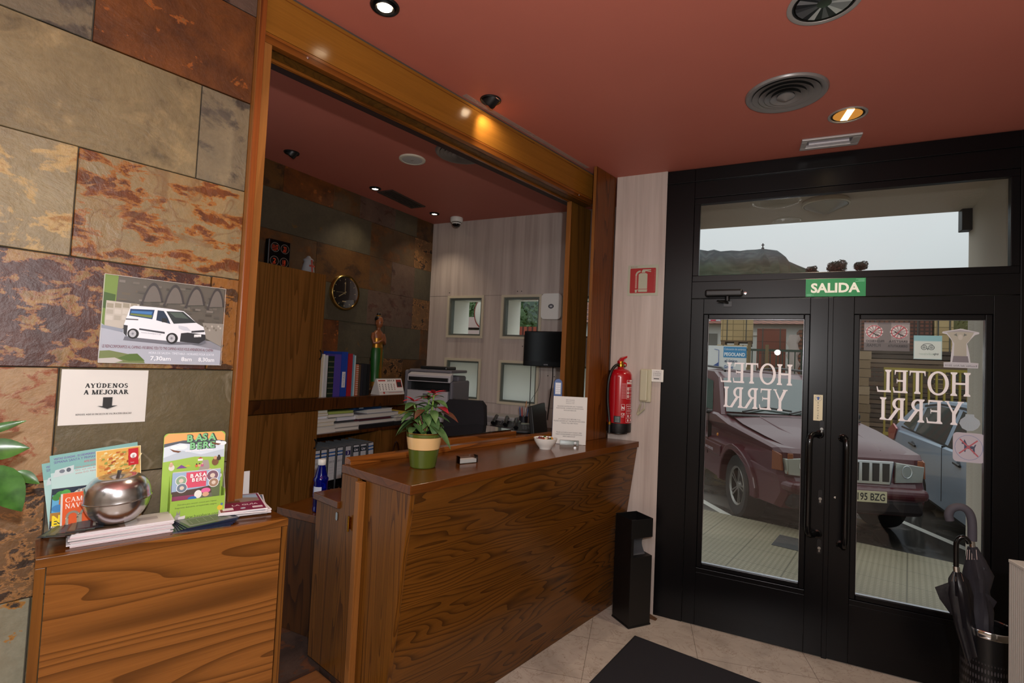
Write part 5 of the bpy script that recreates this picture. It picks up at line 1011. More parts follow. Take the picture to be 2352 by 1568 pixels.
# bowl of sweets
e = single('white_bowl', MB().lathe([(.0001, .004), (.028, .004), (.032, 0), (.034, .0), (.035, .006), (.05, .022), (.064, .045), (.069, .062), (.067, .063), (.06, .045), (.045, .022), (.03, .012), (.0001, .011)], mat('e4e2dc', .2, name='white_china', coat=.5), 40), 'white china bowl filled with sweets on the counter', 'bowl')
q = hz(1252, 1030, CT); place(e, T(q.x, q.y, CT)); bq = q
rn = random.Random(17); proto = {}
for i in range(24):
    col = rn.choice(['a8322c', 'c98a2a', '3a5a2c', '6a2a4a', 'd8c8a8', '7a3a20']); cm = mat(col, .3, name='sweet_wrapper')
    if col not in proto:
        k = MB().ball((0, 0, 0), (.0115, .008, .007), cm, 10)
        for sg in (-1, 1): k.lathe([(.002, .0), (.007, .008)], cm, 8, M.Rotation(sg*pi/2, 4, 'Y') @ M.Translation((0, 0, .01)))
        o = k.build('wrapped_sweet'); proto[col] = o
    else: o = proto[col].copy(); C.objects.link(o)
    a = i*2.4; r_ = .048*math.sqrt((i+.5)/24); lay = .05-.2*r_*.2 if i % 2 else .056
    o.location = (bq.x+r_*cos(a), bq.y+r_*sin(a), CT+lay); o.rotation_euler = (rn.uniform(-.4, .4), rn.uniform(-.4, .4), rn.uniform(0, 6)); cn = {'a8322c': 'red', 'c98a2a': 'amber', '3a5a2c': 'green', '6a2a4a': 'plum', 'd8c8a8': 'cream', '7a3a20': 'brown'}[col]
    o['label'] = '%s wrapped sweet in the white bowl' % cn; o['category'] = 'sweet'; o['group'] = 'sweets in the white bowl'
# notice in an acrylic holder
q = hz(1306, 1020, CT); ang = math.atan2(-q.y, -q.x)+.04; X = T(q.x, q.y, CT, ang)
e = thing('notice_holder', 'clear acrylic block holding the check-out notice on the counter', 'sign holder', X)
ACR = glass('acrylic', 'f2f6f6', 2.2); MB().box((.003, -.055, 0), (.035, .06, .03), ACR).build('front_block', e, bevel=.002); MB().box((-.035, -.055, 0), (-.002, .06, .03), ACR).build('rear_block', e, bevel=.002)
MB().lathe([(.0001, .002), (.008, .002), (.009, 0)], CHROME, 14, FACE(.035, .038, .015)).build('screw', e)
def co_(pr, w_, h):
    K = '4a4a50'
    for i, tx in enumerate(('BIEN SALIDAS', 'Desayuno aquí', 'Gracias por venir')): pr.text(tx, w_*.5, h*(.92-.035*i), .008, K, align='c', width=w_*.25)
    for j, (bl, y) in enumerate(((('SALIDAS ANTES DE LAS 7 HORAS,', 'POR FAVOR, AVISEN EN RECEPCION.', 'MUCHAS GRACIAS'), .78), (('IF CHECK-OUT BEFORE 7 am,', 'PLEASE INFORM AT THE RECEPTION DESK.', 'THANK YOU VERY MUCH'), .51), (('POUR LE CHECK-OUT AVANT 7h00,', "MERCI D'INFORMER LA RECEPTION.", 'MERCI BEAUCOUP'), .23))):
        for i, tx in enumerate(bl): pr.text(tx, w_*.5, h*(y-.042*i), .0105, K, align='c', width=w_*min(.95, .026*len(tx)))
flyer('checkout_notice', 'white sheet with three printed paragraphs standing on the counter', 'notice', X @ T(.001, -.104, .001), .208, .292, co_, .0015)
# ================================================================== OFFICE EQUIPMENT
def fy(x, y, Y_): q = hit(x, y, DM, -Y_); return q.y, q.z           # sight line met with the plane Y = Y_: returns X, z
# printer
pt_ = thing('printer', 'grey and white multifunction printer behind the poinsettia', 'printer')
GP = mat('6b6a72', .45, name='printer_grey'); WP = mat('b9b7bd', .4, name='printer_white'); DP = mat('1d1e20', .35, name='printer_dark')
k = MB(); W2, Dp = .46, .4
k.box((-Dp/2, -W2/2, 0), (Dp/2, -W2/2+.035, .44), GP).box((-Dp/2, W2/2-.035, 0), (Dp/2, W2/2, .36), GP).box((-Dp/2, -W2/2+.035, 0), (-.02, W2/2-.035, .4), GP); k.build('body', pt_, bevel=.02, seg=3)
MB().box((-.05, -W2/2+.04, .012), (Dp/2+.008, W2/2-.04, .27), WP).box((Dp/2+.006, -.04, .225), (Dp/2+.011, .03, .245), GP).build('front_door', pt_, bevel=.008)
MB().box((-.05, -W2/2+.036, .27), (Dp/2-.07, W2/2-.036, .355), DP).box((Dp/2-.19, -.1, .272), (Dp/2-.02, .12, .282), DP).box((Dp/2-.12, .05, .28), (Dp/2-.1, W2/2-.05, .345), GP).build('output_bay', pt_)
k = MB().box((-Dp/2+.0, -W2/2+.03, .425), (Dp/2-.03, W2/2-.03, .45), GP).box((-.1, -.12, .45), (.12, .13, .478), DP); k.build('scanner_lid', pt_, bevel=.008)
k = MB(); k.add([(Dp/2-.02, -W2/2+.05, .36), (Dp/2+.035, -W2/2+.05, .345), (Dp/2+.035, W2/2-.012, .345), (Dp/2-.02, W2/2-.012, .36), (Dp/2-.03, -W2/2+.05, .425), (Dp/2+.03, -W2/2+.05, .405), (Dp/2+.03, W2/2-.012, .405), (Dp/2-.03, W2/2-.012, .425)], [(0, 3, 2, 1), (4, 5, 6, 7), (0, 1, 5, 4), (1, 2, 6, 5), (2, 3, 7, 6), (3, 0, 4, 7)], WP)
k.box((Dp/2+.026, -W2/2+.06, .352), (Dp/2+.0365, W2/2-.03, .385), DP); k.build('control_panel', pt_, bevel=.004)
MB().box((-.05, -W2/2+.04, -.0), (Dp/2+.004, W2/2-.04, .012), DP).build('foot', pt_)
for ch in pt_.children: ch.location.z = .002
x0, z0 = fy(1000, 950, 3.78); place(pt_, T(x0-.005, 3.8, 1.046, rad(-80)))
# office chair
ch_ = thing('office_chair', 'black high-backed office chair behind the counter', 'chair'); FAB = mat('17151a', .85, bump=(400, .2), name='black_fabric')
MB().loft([[(x, y, z) for x, z in ((-.155, -.22), (-.165, 0), (-.15, .2), (-.12, .235), (.12, .235), (.15, .2), (.165, 0), (.155, -.22))] for y in (-.035, .03)], FAB).build('backrest', ch_, bevel=.02, seg=3)
k = MB().box((-.24, -.42, -.42), (.24, .0, -.34), FAB); k.build('seat', ch_, bevel=.03, seg=3)
for sg in (-1, 1): MB().tube([(sg*.25, -.06, -.36), (sg*.27, -.08, -.14), (sg*.27, -.34, -.13), (sg*.25, -.38, -.36)], .016, BLK, 8).build('armrest', ch_)
k = MB().tube([(0, -.22, -.42), (0, -.22, -.85)], .03, BLK, 12).tube([(0, .03, .0), (0, .05, -.3), (0, -.05, -.4)], .02, BLK, 8); k.build('column', ch_)
for i in range(5):
    a = i*2*pi/5; MB().tube([(0, -.22, -.8), (.28*cos(a), -.22+.28*sin(a), -.84)], [.028, .016], BLK, 8).ball((.28*cos(a), -.22+.28*sin(a), -.874), .025, BLK, 10).build('base_leg', ch_)
x0, z0 = fy(1068, 985, 3.2); place(ch_, T(x0, 3.2, OFLOOR+.9, rad(8)))
# television on the window wall
tv = thing('wall_television', 'black flat television mounted between the small office windows', 'television')
(xa, za), (xb, zb) = fy(1208, 759, 3.96), fy(1300, 843, 3.96); xw, xb = xa-.005, -1.405; cw, chh = (xb-xw), za-zb
MB().box((-.02, -cw/2, -chh/2), (.018, cw/2, chh/2), BLKG).build('casing', tv, bevel=.006)
k = MB(); pr = Print(k, FACE(.0183)); pr.rect(-cw/2+.014, -chh/2+.042, cw/2-.014, chh/2-.014, mat('060607', .12, name='screen')); pr.text('NEVIR', 0, -chh/2+.012, .014, '9a9aa0', align='c', bold=.02); k.build('screen', tv)
MB().box((-.148, -.05, -.05), (-.02, .05, .05), BLK).build('wall_bracket', tv)
place(tv, T((xw+xb)/2, 3.96, (za+zb)/2-.004, rad(-90)))
def cable(name, pts, r, label, mt=BLK): return single(name, MB().tube(pts, r, mt, 6), label, 'cable')
k = 3.267; cx = lambda x, y, Y_: (lambda q: (q[0], Y_, q[1]))(fy(900+x/k, 640+y/k, Y_))
def sm(pts, n=6):
    pts = [V(p) for p in pts]; out = []
    for i in range(len(pts)-1):
        p0, p1, p2, p3 = pts[max(i-1, 0)], pts[i], pts[i+1], pts[min(i+2, len(pts)-1)]
        for j in range(n):
            t = j/n; out.append(.5*((2*p1)+(p2-p0)*t+(2*p0-5*p1+4*p2-p3)*t*t+(3*p1-p0-3*p2+p3)*t**3))
    return out+[pts[-1]]
cable('tv_cable', sm([cx(1045, 640, 4.09), cx(1040, 800, 4.09), cx(1033, 1000, 4.09), cx(1030, 1110, 4.07)]), .0035, 'black cable hanging straight down from the left of the television')
cable('tv_cable', sm([cx(1208, 650, 4.09), cx(1205, 760, 4.09), cx(1185, 900, 4.09), cx(1165, 1060, 4.07)]), .0045, 'thick black cable curving down from the middle of the television')
cable('tv_cable', sm([cx(1112, 655, 4.092), cx(1105, 800, 4.092), cx(1040, 920, 4.092), cx(985, 1040, 4.08)]), .002, 'thin grey cable looping to the left under the television', mat('5c5856', .5))
# wifi unit
rt = thing('wifi_router', 'white rounded wireless unit with a dark round emblem between the windows', 'router'); (xa, za), (xb, zb) = fy(1244, 674, 4.07), fy(1288, 733, 4.07); rw, rh = xb-xa, za-zb
pts = []
for cx_, cy_, a0 in ((rw/2-.035, rh/2-.035, 0), (-rw/2+.035, rh/2-.035, pi/2), (-rw/2+.035, -rh/2+.035, pi), (rw/2-.035, -rh/2+.035, 1.5*pi)): pts += [(cx_+.035*cos(a0+i*pi/12), cy_+.035*sin(a0+i*pi/12)) for i in range(7)]
MB().prism(pts, 0, .04, WHT, axis=0).build('casing', rt, bevel=.012, seg=3)
k = MB(); pr = Print(k, FACE(.0405)); pr.disc(0, 0, .026, '3a3c40', .02); pr.disc(0, 0, .021, '50525a'); pr.poly([(-.014, -.011), (-.008, .012), (0, -.004), (.008, .012), (.014, -.011), (.008, -.002), (0, -.011), (-.008, -.002)], 'e0e0e2'); k.build('emblem', rt); place(rt, T((xa+xb)/2, 4.108, (za+zb)/2, rad(-90)))
# telephones, pen cup, speaker, monitor, torch, box
def phone(x, y, Y_, rz, label, s=1.0):
    e = thing('desk_phone', label, 'telephone', group='black desk telephones'); k = MB().prism([(-.085, 0), (.085, 0), (.085, .02), (-.085, .06)], -.075, .075, mat('1c1c1f', .35, name='phone_plastic'), axis=1); k.build('base', e, bevel=.006)
    k = MB(); X_ = M.Translation((0, .025, .0405)) @ M.Rotation(math.atan2(.04, .17), 4, 'Y')
    for i in range(4):
        for j in range(3): k.cb((-.03+.024*i, -.02+.022*j, .002), (.016, .015, .006), mat('4a4b50', .4), X_)
    k.cb((-.065, 0, .002), (.03, .075, .004), mat('7a8578', .3), X_); k.build('keypad', e)
    MB().tube([(-.07, -.052, .075), (-.06, -.052, .085), (.05, -.052, .055), (.07, -.052, .04)], [.02, .015, .014, .02], mat('141416', .3), 10).build('handset', e)
    xx, zz = fy(x, y, Y_); place(e, T(xx, Y_, 1.047, rz))
phone(1150, 985, 3.80, rad(-75), 'black desk telephone left of the pen cup'); phone(1176, 986, 3.78, rad(-70), 'black desk telephone in front of the pen cup'); phone(1200, 988, 3.68, rad(-65), 'black card terminal telephone nearest the writing shelf')
pc = thing('pen_cup', 'dark cup of pens on the desk under the windows', 'pen cup'); MB().lathe([(.0001, 0), (.035, 0), (.038, .1), (.036, .1), (.034, .004), (.0001, .004)], mat('23242a', .4), 20).build('cup', pc)
xx, zz = fy(1202, 970, 3.9); place(pc, T(xx, 3.9, 1.0465)); rn = random.Random(9)
for i, (cl, cn) in enumerate((('3a6ab0', 'blue'), ('b02a3a', 'red'), ('c07a30', 'orange'), ('22242c', 'black'), ('7a3a8a', 'violet'), ('2a5a9a', 'dark blue'), ('c84a50', 'light red'), ('d0d0d4', 'white'))):
    a = i*2*pi/8; ln = .17 if i != 2 else .22; k = MB().tube([(0, 0, 0), (0, 0, ln-.012), (0, 0, ln)], [.004, .004, .002], mat(cl, .35), 8); single('pen', k, '%s pen standing in the dark pen cup' % cn, 'pen', T(xx+.018*cos(a), 3.9+.018*sin(a), 1.0545) @ M.Rotation(.13, 4, V((-sin(a), cos(a), 0))), group='pens in the cup')
sp = thing('computer_speaker', 'small black computer speaker left of the acrylic notice', 'speaker'); MB().box((-.035, -.04, 0), (.04, .04, .19), mat('202228', .35)).build('body', sp, bevel=.018, seg=3); k = MB(); pr = Print(k, FACE(.0405, 0, .1)); pr.disc(0, .02, .026, '0a0a0c', .04); pr.disc(0, -.05, .02, '101014'); k.build('grille', sp); xx, zz = fy(1238, 985, 3.62); place(sp, T(xx, 3.65, 1.0465, rad(-80)))
mo_ = thing('computer_monitor', 'thin black monitor seen edge-on beside the acrylic notice', 'monitor'); MB().box((-.02, -.2, .06), (.012, .2, .36), BLK).build('screen_casing', mo_, bevel=.006); MB().box((-.05, -.04, .0), (-.02, .04, .25), BLK).box((-.1, -.1, 0), (.08, .1, .012), BLK).build('stand', mo_, bevel=.003)
q = hit(1250, 975, WM, -2.2); place(mo_, WM @ T(-2.21, q.y, .9405, rad(24), 0, rad(-8)))
TB = 1.1065-(hit(1291, 893, WM, -1.9).z-.015)
fl_ = thing('work_torch', 'blue work torch with a panel of white lamps behind the notice', 'torch'); MB().prism([(.027*cos(i*pi/10)*(1 if abs(cos(i*pi/10)) < .99 else 1), .05+.03*sin(i*pi/10)) for i in range(11)]+[(-.027, TB), (.027, TB)], 0, .03, mat('1c4a8c', .35, name='blue_rubber'), axis=0).build('body', fl_, bevel=.005)
k = MB(); pr = Print(k, FACE(.0303)); pr.rect(-.018, -.02, .018, .055, 'cfd4da'); [pr.disc(-.01+.01*(i % 3), -.01+.014*(i//3), .0035, 'f4f6ff') for i in range(15)]; k.build('lamp_panel', fl_); q = hit(1291, 893, WM, -1.9); place(fl_, WM @ T(-1.935, q.y, q.z-.015, rad(-50)))
k = MB().box((-.12, -.18, 0), (.12, .18, .085), mat('a8a6a4', .6)); pr = Print(k, FACE(.12)); pr.rect(-.16, .03, .16, .07, '8a8888'); xx, zz = fy(1150, 970, 3.95); single('cardboard_box', k, 'flat pale box on the desk against the window wall', 'box', T(xx, 3.95, 1.0465, rad(-88)), bevel=.003)
k = MB().box((-.1, -.14, 0), (.1, .14, .004), PAPER); q = hz(1222, 1003, .945, WM); single('document', k, 'white papers lying on the inner worktop beside the writing shelf', 'papers', WM @ T(-2.21, 2.66, .9407, rad(20)))

# ================================================================== FIRE SAFETY, INTERCOM, BIN, UMBRELLAS, RADIATOR, MAT
def wrap(mb, r):          # bends a flat print (u along y) round a cylinder of radius r
    mb.v = [((r+p[0])*cos(p[1]/r), (r+p[0])*sin(p[1]/r), p[2]) for p in mb.v]; return mb
ex = thing('fire_extinguisher', 'red fire extinguisher hanging on the wooden column', 'fire extinguisher')
RED_ = mat('a80a18', .22, coat=.5, name='red_enamel'); r_ = .0795
MB().lathe([(.0001, .05), (r_, .05), (r_, .375), (.078, .395), (.07, .412), (.055, .426), (.035, .435), (.022, .438), (.02, .446)], RED_, 40).build('cylinder', ex)
MB().lathe([(.0001, 0), (.06, 0), (.06, .01), (.082, .012), (.083, .016), (.083, .07), (.0805, .072)], BLK, 40).build('base_ring', ex)
MB().lathe([(.018, .44), (.019, .448), (.024, .45), (.024, .466), (.018, .47), (.016, .485), (.0001, .486)], BRASS, 20).tube([(0, 0, .46), (.005, .032, .456)], .012, STEEL, 12).build('valve', ex)
k = MB(); k.prism([(-.02, .468), (-.022, .485), (.0, .51), (.055, .53), (.062, .525), (.06, .52), (.02, .5), (.012, .478), (.03, .49)] [:8], -.012, .012, RED_, axis=0); k.build('top_lever', ex, bevel=.002)
k = MB().prism([(.0, .462), (.0, .478), (.025, .482), (.045, .47), (.055, .445), (.045, .44), (.035, .46)], -.011, .011, RED_, axis=0); k.build('lower_lever', ex, bevel=.002); MB().tube([(.0, .035, .5), (.004, .05, .487)], .004, BRASS, 8).build('safety_pin', ex)
MB().tube(sm([(0, -.018, .462), (.01, -.05, .452), (.02, -.085, .415), (.015, -.102, .34), (.012, -.1, .22), (.02, -.092, .12), (.026, -.089, .075)]), .0095, BLK, 10).build('hose', ex)
MB().lathe([(.012, 0), (.012, .02)], BRASS, 12, T(.026, -.089, .06)).tube([(.026, -.089, .005), (.026, -.089, .062)], [.014, .012], BLK, 12).build('nozzle', ex)
k = MB(); pr = Print(k, FACE(.0003), .00008); Wt = 'e4d8d8'
def wr(u0, v0, u1, v1, c_):
    n_ = max(1, int((u1-u0)/.008))
    for i in range(n_): pr.k -= (i > 0); pr.rect(u0+(u1-u0)*i/n_, v0, u0+(u1-u0)*(i+1)/n_, v1, c_)
def box_(u0, v0, u1, v1, w_=.0016): wr(u0, v0, u1, v0+w_, Wt); wr(u0, v1-w_, u1, v1, Wt); wr(u0, v0, u0+w_, v1, Wt); wr(u1-w_, v0, u1, v1, Wt)
box_(.0, .235, .075, .36); wr(.002, .335, .073, .348, Wt); pr.text('EXTINTOR DE POLVO', .003, .338, .01, 'a01420', width=.068); wr(.024, .352, .06, .362, Wt); wr(.004, .31, .07, .313, Wt)
for i, v in enumerate((.292, .268, .244)): wr(.004, v, .022, v+.017, Wt); pr.disc(.012, v+.009, .005, 'a80a18'); [wr(.03, v+.002+.005*j, .066, v+.004+.005*j, 'd8a0a4') for j in range(3)]
for i in range(14): wr(-.034, .238+.0075*i, -.004, .2415+.0075*i, 'c87a80')
box_(.0, .08, .075, .2); wr(.004, .184, .05, .19, 'd8a0a4'); pr.text('KILAMA', .01, .168, .014, Wt, bold=.03, shear=.2)
for i in range(3): wr(.006, .148+.006*i, .07, .151+.006*i, 'd08a90')
wr(.003, .138, .072, .1395, Wt); wr(.003, .108, .072, .1095, Wt)
for v in (.114, .086): pr.poly([(.012, v), (.02, v), (.022, v+.009), (.016, v+.02), (.01, v+.009)], Wt); wr(.034, v+.002, .066, v+.016, 'd8a0a4')
box_(-.034, .16, -.012, .2); pr.text('N', -.031, .168, .024, Wt, bold=.05); pr.text('CE', -.034, .128, .02, Wt, bold=.02); [wr(-.034, .114+.006*i, -.014, .117+.006*i, 'd8a0a4') for i in range(2)]
wrap(k, r_).build('label_print', ex)
k = MB(); pr = Print(k, FACE(.0004), .00008); wr(-.02, .0, .026, .045, mat('20262a', .4)); [wr(-.012, .008+.009*i, .018, .011+.009*i, '9aa8a4') for i in range(4)]; o = wrap(k, r_).build('service_label', ex); o.location.z = .075; o.rotation_euler.z = rad(-44)
q = hit(1422, 900, WM, -1.69); q0 = hit(1420, 995, WM, -1.69); place(ex, WM @ T(-1.69, q0.y, q0.z+.004, rad(-28)))
MB().box((-.1, -.03, .3), (-.0795, .03, .42), BLK).build('wall_bracket', ex)
def esign(pr, w_, h):
    F_ = 'b0b09a'; pr.poly([(w_*a, h*b_) for a, b_ in ((.08, .1), (.1, .08), (.9, .08), (.92, .1), (.92, .87), (.9, .9), (.1, .9), (.08, .87))], 'a00808')
    pr.rect(w_*.36, h*.22, w_*.65, h*.67, F_); pr.poly([(w_*.36, h*.66), (w_*.65, h*.66), (w_*.65, h*.7), (w_*.6, h*.735), (w_*.42, h*.735), (w_*.36, h*.7)], F_); pr.rect(w_*.36, h*.12, w_*.65, h*.205, F_)
    pr.poly([(w_*.46, h*.75), (w_*.57, h*.75), (w_*.58, h*.8), (w_*.76, h*.765), (w_*.77, h*.79), (w_*.62, h*.825), (w_*.76, h*.825), (w_*.76, h*.855), (w_*.5, h*.855), (w_*.46, h*.8)], F_)
    pr.ring(w_*.42, h*.66, w_*.14, w_*.055, F_, 14, None, pi*.5, pi); pr.rect(w_*.255, h*.24, w_*.31, h*.66, 'c0a090')
    for i in range(16): pr.rect(w_*.255, h*(.25+.026*i), w_*.31, h*(.26+.026*i), 'b84a40')
    pr.poly([(w_*.26, h*.1), (w_*.31, h*.1), (w_*.33, h*.18), (w_*.25, h*.18)], F_); pr.rect(w_*.25, h*.18, w_*.66, h*.195, F_)
    pr.text('EXTINTOR DE INCENDIOS SEGUN NORMA UNE 23033', w_*.895, h*.14, .006, 'c07070', width=h*.7, rot=pi/2); pr.text('❚ IMPLASER', w_*.1, h*.93, .008, '8a3030', width=w_*.22)
flyer('extinguisher_sign', 'square red extinguisher sign on the pale marble pier', 'sign', DM @ T(-DY+.003, -.836, 2.087), .205, .208, esign, .0025, face='b0b29e')
def salida(pr, w_, h):
    pr.rect(0, 0, w_, h, '0a7a44'); pr.text('SALIDA', w_*.5, h*.24, h*.72, 'd8dcd4', align='c', width=w_*.82, bold=.035)
    for i, wd in enumerate((.14, .1, .15)): pr.rect(w_*(.98-wd), h*(.93-.06*i), w_*.98, h*(.95-.06*i), '7ac0a0')
    for i, wd in enumerate((.09, .13, .08)): pr.rect(w_*.015, h*(.13-.05*i), w_*(.015+wd), h*(.145-.05*i), '7ac0a0')
flyer('exit_sign', 'green SALIDA sign on the black bar above the doors', 'sign', DM @ T(-DY+.0005, .229, 2.064), .297, .105, salida, .0004)
def empujar(pr, w_, h):
    pr.rect(.0005, .0005, w_-.0005, h-.0005, 'd8cfae'); pr.ring(w_/2, h*.86, w_*.36, .0012, '3a4a6a'); pr.poly([(w_*.5, h*.93), (w_*.78, h*.87), (w_*.6, h*.87), (w_*.6, h*.8), (w_*.4, h*.8), (w_*.4, h*.87), (w_*.22, h*.87)], '1a4a9a')
    for i, ch in enumerate('EMPUJAR'): pr.text(ch, w_/2, h*(.66-.098*i), .0115, '33343a', align='c', bold=.02)
a = fy(1867, 965, 3.45); b_ = fy(1889, 907, 3.45)
flyer('push_sticker', 'cream EMPUJAR push sticker above the left door handle', 'sticker', DM @ T(-DY+.0055, a[0]+.002, a[1]), .046, b_[1]-a[1], empujar, .0005, face='d8cfae')
# door closer
dc = thing('door_closer', 'black hydraulic door closer above the left door', 'door closer'); (xa, za), (xb, zb) = fy(1619, 672, 3.42), fy(1706, 675, 3.42)
k = MB().box((.0, 0, -.022), (.045, xb-xa, .022), BLK); k.build('body', dc, bevel=.012, seg=3); k = MB().lathe([(.014, -.05), (.014, -.022), (.009, -.022)], BLK, 14, T(.022, (xb-xa)*.6, 0)).tube([(.022, (xb-xa)*.6, -.05), (.05, (xb-xa)*.35, -.052), (.012, (xb-xa)*.62, -.062)], .007, BLK, 8).box((.0, (xb-xa)*.5, -.085), (.012, (xb-xa)*.72, -.052), BLK); k.build('arm', dc)
MB().lathe([(.009, 0), (.009, .004), (.0001, .005)], CHROME, 12, FACE(0, xb-xa+.012, 0)).build('screw', dc); place(dc, DM @ T(-DY+.001, xa, za-.002))
# intercom and switch
ic = thing('intercom_handset', 'cream intercom handset with a coiled cord on the marble pier', 'intercom'); IV_ = mat('b9b49a', .4, name='cream_plastic'); (xa, za), (xb, zb) = fy(1469, 922, 3.44), fy(1497, 848, 3.44); iw, ih = xb-xa, zb-za
MB().box((0, .0, 0), (.028, iw, ih), IV_).build('cradle', ic, bevel=.005); MB().box((.028, .002, .008), (.05, iw*.72, ih-.002), IV_).build('handset', ic, bevel=.008, seg=3)
pts = [];
def coil(p0, p1, n_, r_): p0, p1 = V(p0), V(p1); d = (p1-p0).normalized(); a = d.orthogonal().normalized(); b_ = d.cross(a); return [p0.lerp(p1, i/(n_*8)) + a*r_*cos(i*pi/4)+b_*r_*sin(i*pi/4) for i in range(n_*8+1)]
k = MB().tube([(.012, iw*.15, 0), (.012, iw*.1, -.02)], .003, IV_, 6).tube(coil((.014, iw*.08, -.018), (.014, -iw*.18, -.085), 16, .0055), .002, IV_, 5).tube(coil((.014, -iw*.18, -.09), (.014, iw*.45, -.045), 16, .0055), .002, IV_, 5).tube([(.014, iw*.45, -.045), (.012, iw*.4, 0)], .003, IV_, 6); k.build('coiled_cord', ic); place(ic, DM @ T(-DY+.0005, xa, za))
sw = thing('card_switch', 'white square switch plate with a small notice beside the intercom', 'switch'); (xa, za), (xb, zb) = fy(1494, 876, 3.45), fy(1522, 849, 3.45); s_ = zb-za
MB().box((0, 0, 0), (.012, s_, s_), WHT).build('plate', sw, bevel=.003); k = MB(); pr = Print(k, FACE(.0122)); pr.rect(s_*.14, s_*.14, s_*.86, s_*.92, 'd4d2d0'); pr.rect(s_*.26, s_*.22, s_*.68, s_*.29, '1a1a1c'); [pr.text(tx, s_*.5, s_*(.78-.14*i), s_*.12, '54565c', align='c') for i, tx in enumerate(('1. Porta', '2. Recepción', '3. Comprar'))]; k.build('notice', sw); place(sw, DM @ T(-DY+.0005, xa, za))
# ash bin
bi = thing('ash_bin', 'tall square black bin with an ash tray top beside the counter', 'bin'); A0, u_ = V((-.688, 3.188)), V((.63, .777)); bw, bd, bh = .165, .165, .655
k = MB(); t_ = .003
k.box((0, 0, .006), (bw, bd, .425), BLK); k.box((0, 0, .425), (t_, bd, .54), BLK).box((0, bd-t_, .425), (bw*.25, bd, .54), BLK).box((0, 0, .425), (.02, t_, .54), BLK); k.build('body', bi, bevel=.006, seg=3)
k = MB(); n_ = 10
for i in range(n_): a0, a1 = i/n_, (i+1)/n_; f_ = lambda a: .02+.05*sin(pi*a)**1.0; k.add([(.03+f_(a0)*.5, .012+f_(a0), .42+.125*a0), (bw-.03+f_(a0)*.2, .012+f_(a0), .42+.125*a0), (bw-.03+f_(a1)*.2, .012+f_(a1), .42+.125*a1), (.03+f_(a1)*.5, .012+f_(a1), .42+.125*a1)], [(0, 1, 2, 3)], mat('55575c', .35, .3, name='grey_inner_panel'), True)
k.build('mouth_panel', bi)
k = MB()
for a, b_ in (((0, 0), (bw, t_)), ((0, bd-t_), (bw, bd)), ((0, t_), (t_, bd-t_)), ((bw-t_, t_), (bw, bd-t_))): k.box((a[0], a[1], .54), (b_[0], b_[1], bh), BLK)
k.box((t_, t_, .54), (bw-t_, bd-t_, .6), mat('2a2a2c', .4)); k.build('ash_tray', bi, bevel=.004)
MB().box((-.004, -.004, 0), (bw+.004, bd+.004, .012), BLK).build('base_rim', bi, bevel=.004)
place(bi, T(A0.x, A0.y, 0.0005, math.atan2(u_.y, u_.x)))
q = hz(1497, 1420, 0); single('door_wedge', MB().prism([(0, 0), (.11, 0), (.11, .03)], -.018, .018, mat('5a3c24', .6, name='raw_wood'), axis=1), 'small brown wooden wedge on the floor behind the black bin', 'door wedge', T(q.x+.03, 3.4, .0005, rad(170)))
# umbrella stand with two umbrellas
us = thing('umbrella_stand', 'black perforated metal umbrella stand with a chrome rim', 'umbrella stand'); ux, uy = .905, 2.93
m, t, b = base('perforated_metal'); a_ = _n(t, 'ShaderNodeTexCoord'); sp_ = _n(t, 'ShaderNodeSeparateXYZ'); t.links.new(a_.outputs['Object'], sp_.inputs[0])
an = math1(t, 'MULTIPLY', math1(t, 'ARCTAN2', sp_.outputs['Y'], sp_.outputs['X']), 9.0*pi); zz = math1(t, 'MULTIPLY', sp_.outputs['Z'], 95.0)
sa, sb = math1(t, 'SINE', math1(t, 'ADD', an, zz)), math1(t, 'SINE', math1(t, 'SUBTRACT', an, zz)); hh = math1(t, 'MULTIPLY', sa, sb); rr = ramp(t, [(.3, 0.0), (.4, 1.0)]); t.links.new(hh, rr.inputs[0])
zr = ramp(t, [(0, 1.0), (.42, 1.0), (.43, 0.0)]); t.links.new(sp_.outputs['Z'], zr.inputs[0]); t.links.new(mixc(t, math1(t, 'MULTIPLY', rr.outputs[0], zr.outputs[0]), '0c0b0c', '3f3b3d'), b.inputs['Base Color']); b.inputs['Roughness'].default_value = .35  # lighter dots paint the light reflected through the holes
MB().lathe([(.0001, .006), (.088, .004), (.09, 0), (.09, .535), (.087, .535), (.086, .012)], m, 48).build('cylinder', us); MB().lathe([(.0905, .53), (.0925, .534), (.0925, .556), (.09, .56), (.0865, .556), (.0865, .534)], CHROME, 48).build('rim', us); place(us, T(ux, uy, .0005))
ux, uy = .905, 2.93
def dpt(x, y, Y_): a = fy(x, y, Y_); return V((a[0], Y_, a[1]))
def cloth(mb, axis, radii, mt, n=24, fl_=.16, ph=0):
    rings = []
    for i, (p, r_) in enumerate(zip(axis, radii)):
        tz = V(axis[min(i+1, len(axis)-1)])-V(axis[max(i-1, 0)]); tz.normalize(); e1 = V((1, 0, 0))-tz*tz.x; e1.normalize(); e2 = tz.cross(e1)
        rings.append([V(p)+(e1*cos(2*pi*k/n)+e2*sin(2*pi*k/n))*r_*(1+fl_*sin(4*(2*pi*k/n)+ph+i*.5)+fl_*.5*sin(7*2*pi*k/n+i)) for k in range(n)])
    mb.loft(rings, mt)
CL1 = mat('2c2a30', .55, name='dark_grey_umbrella_cloth', bump=(30, .2)); CL2 = mat('131217', .4, name='black_umbrella_cloth', bump=(30, .2)); FOAM = mat('45424a', .75, name='grey_foam')
um = thing('umbrella', 'folded dark grey umbrella with a thick foam crook handle', 'umbrella'); Yh = 2.95
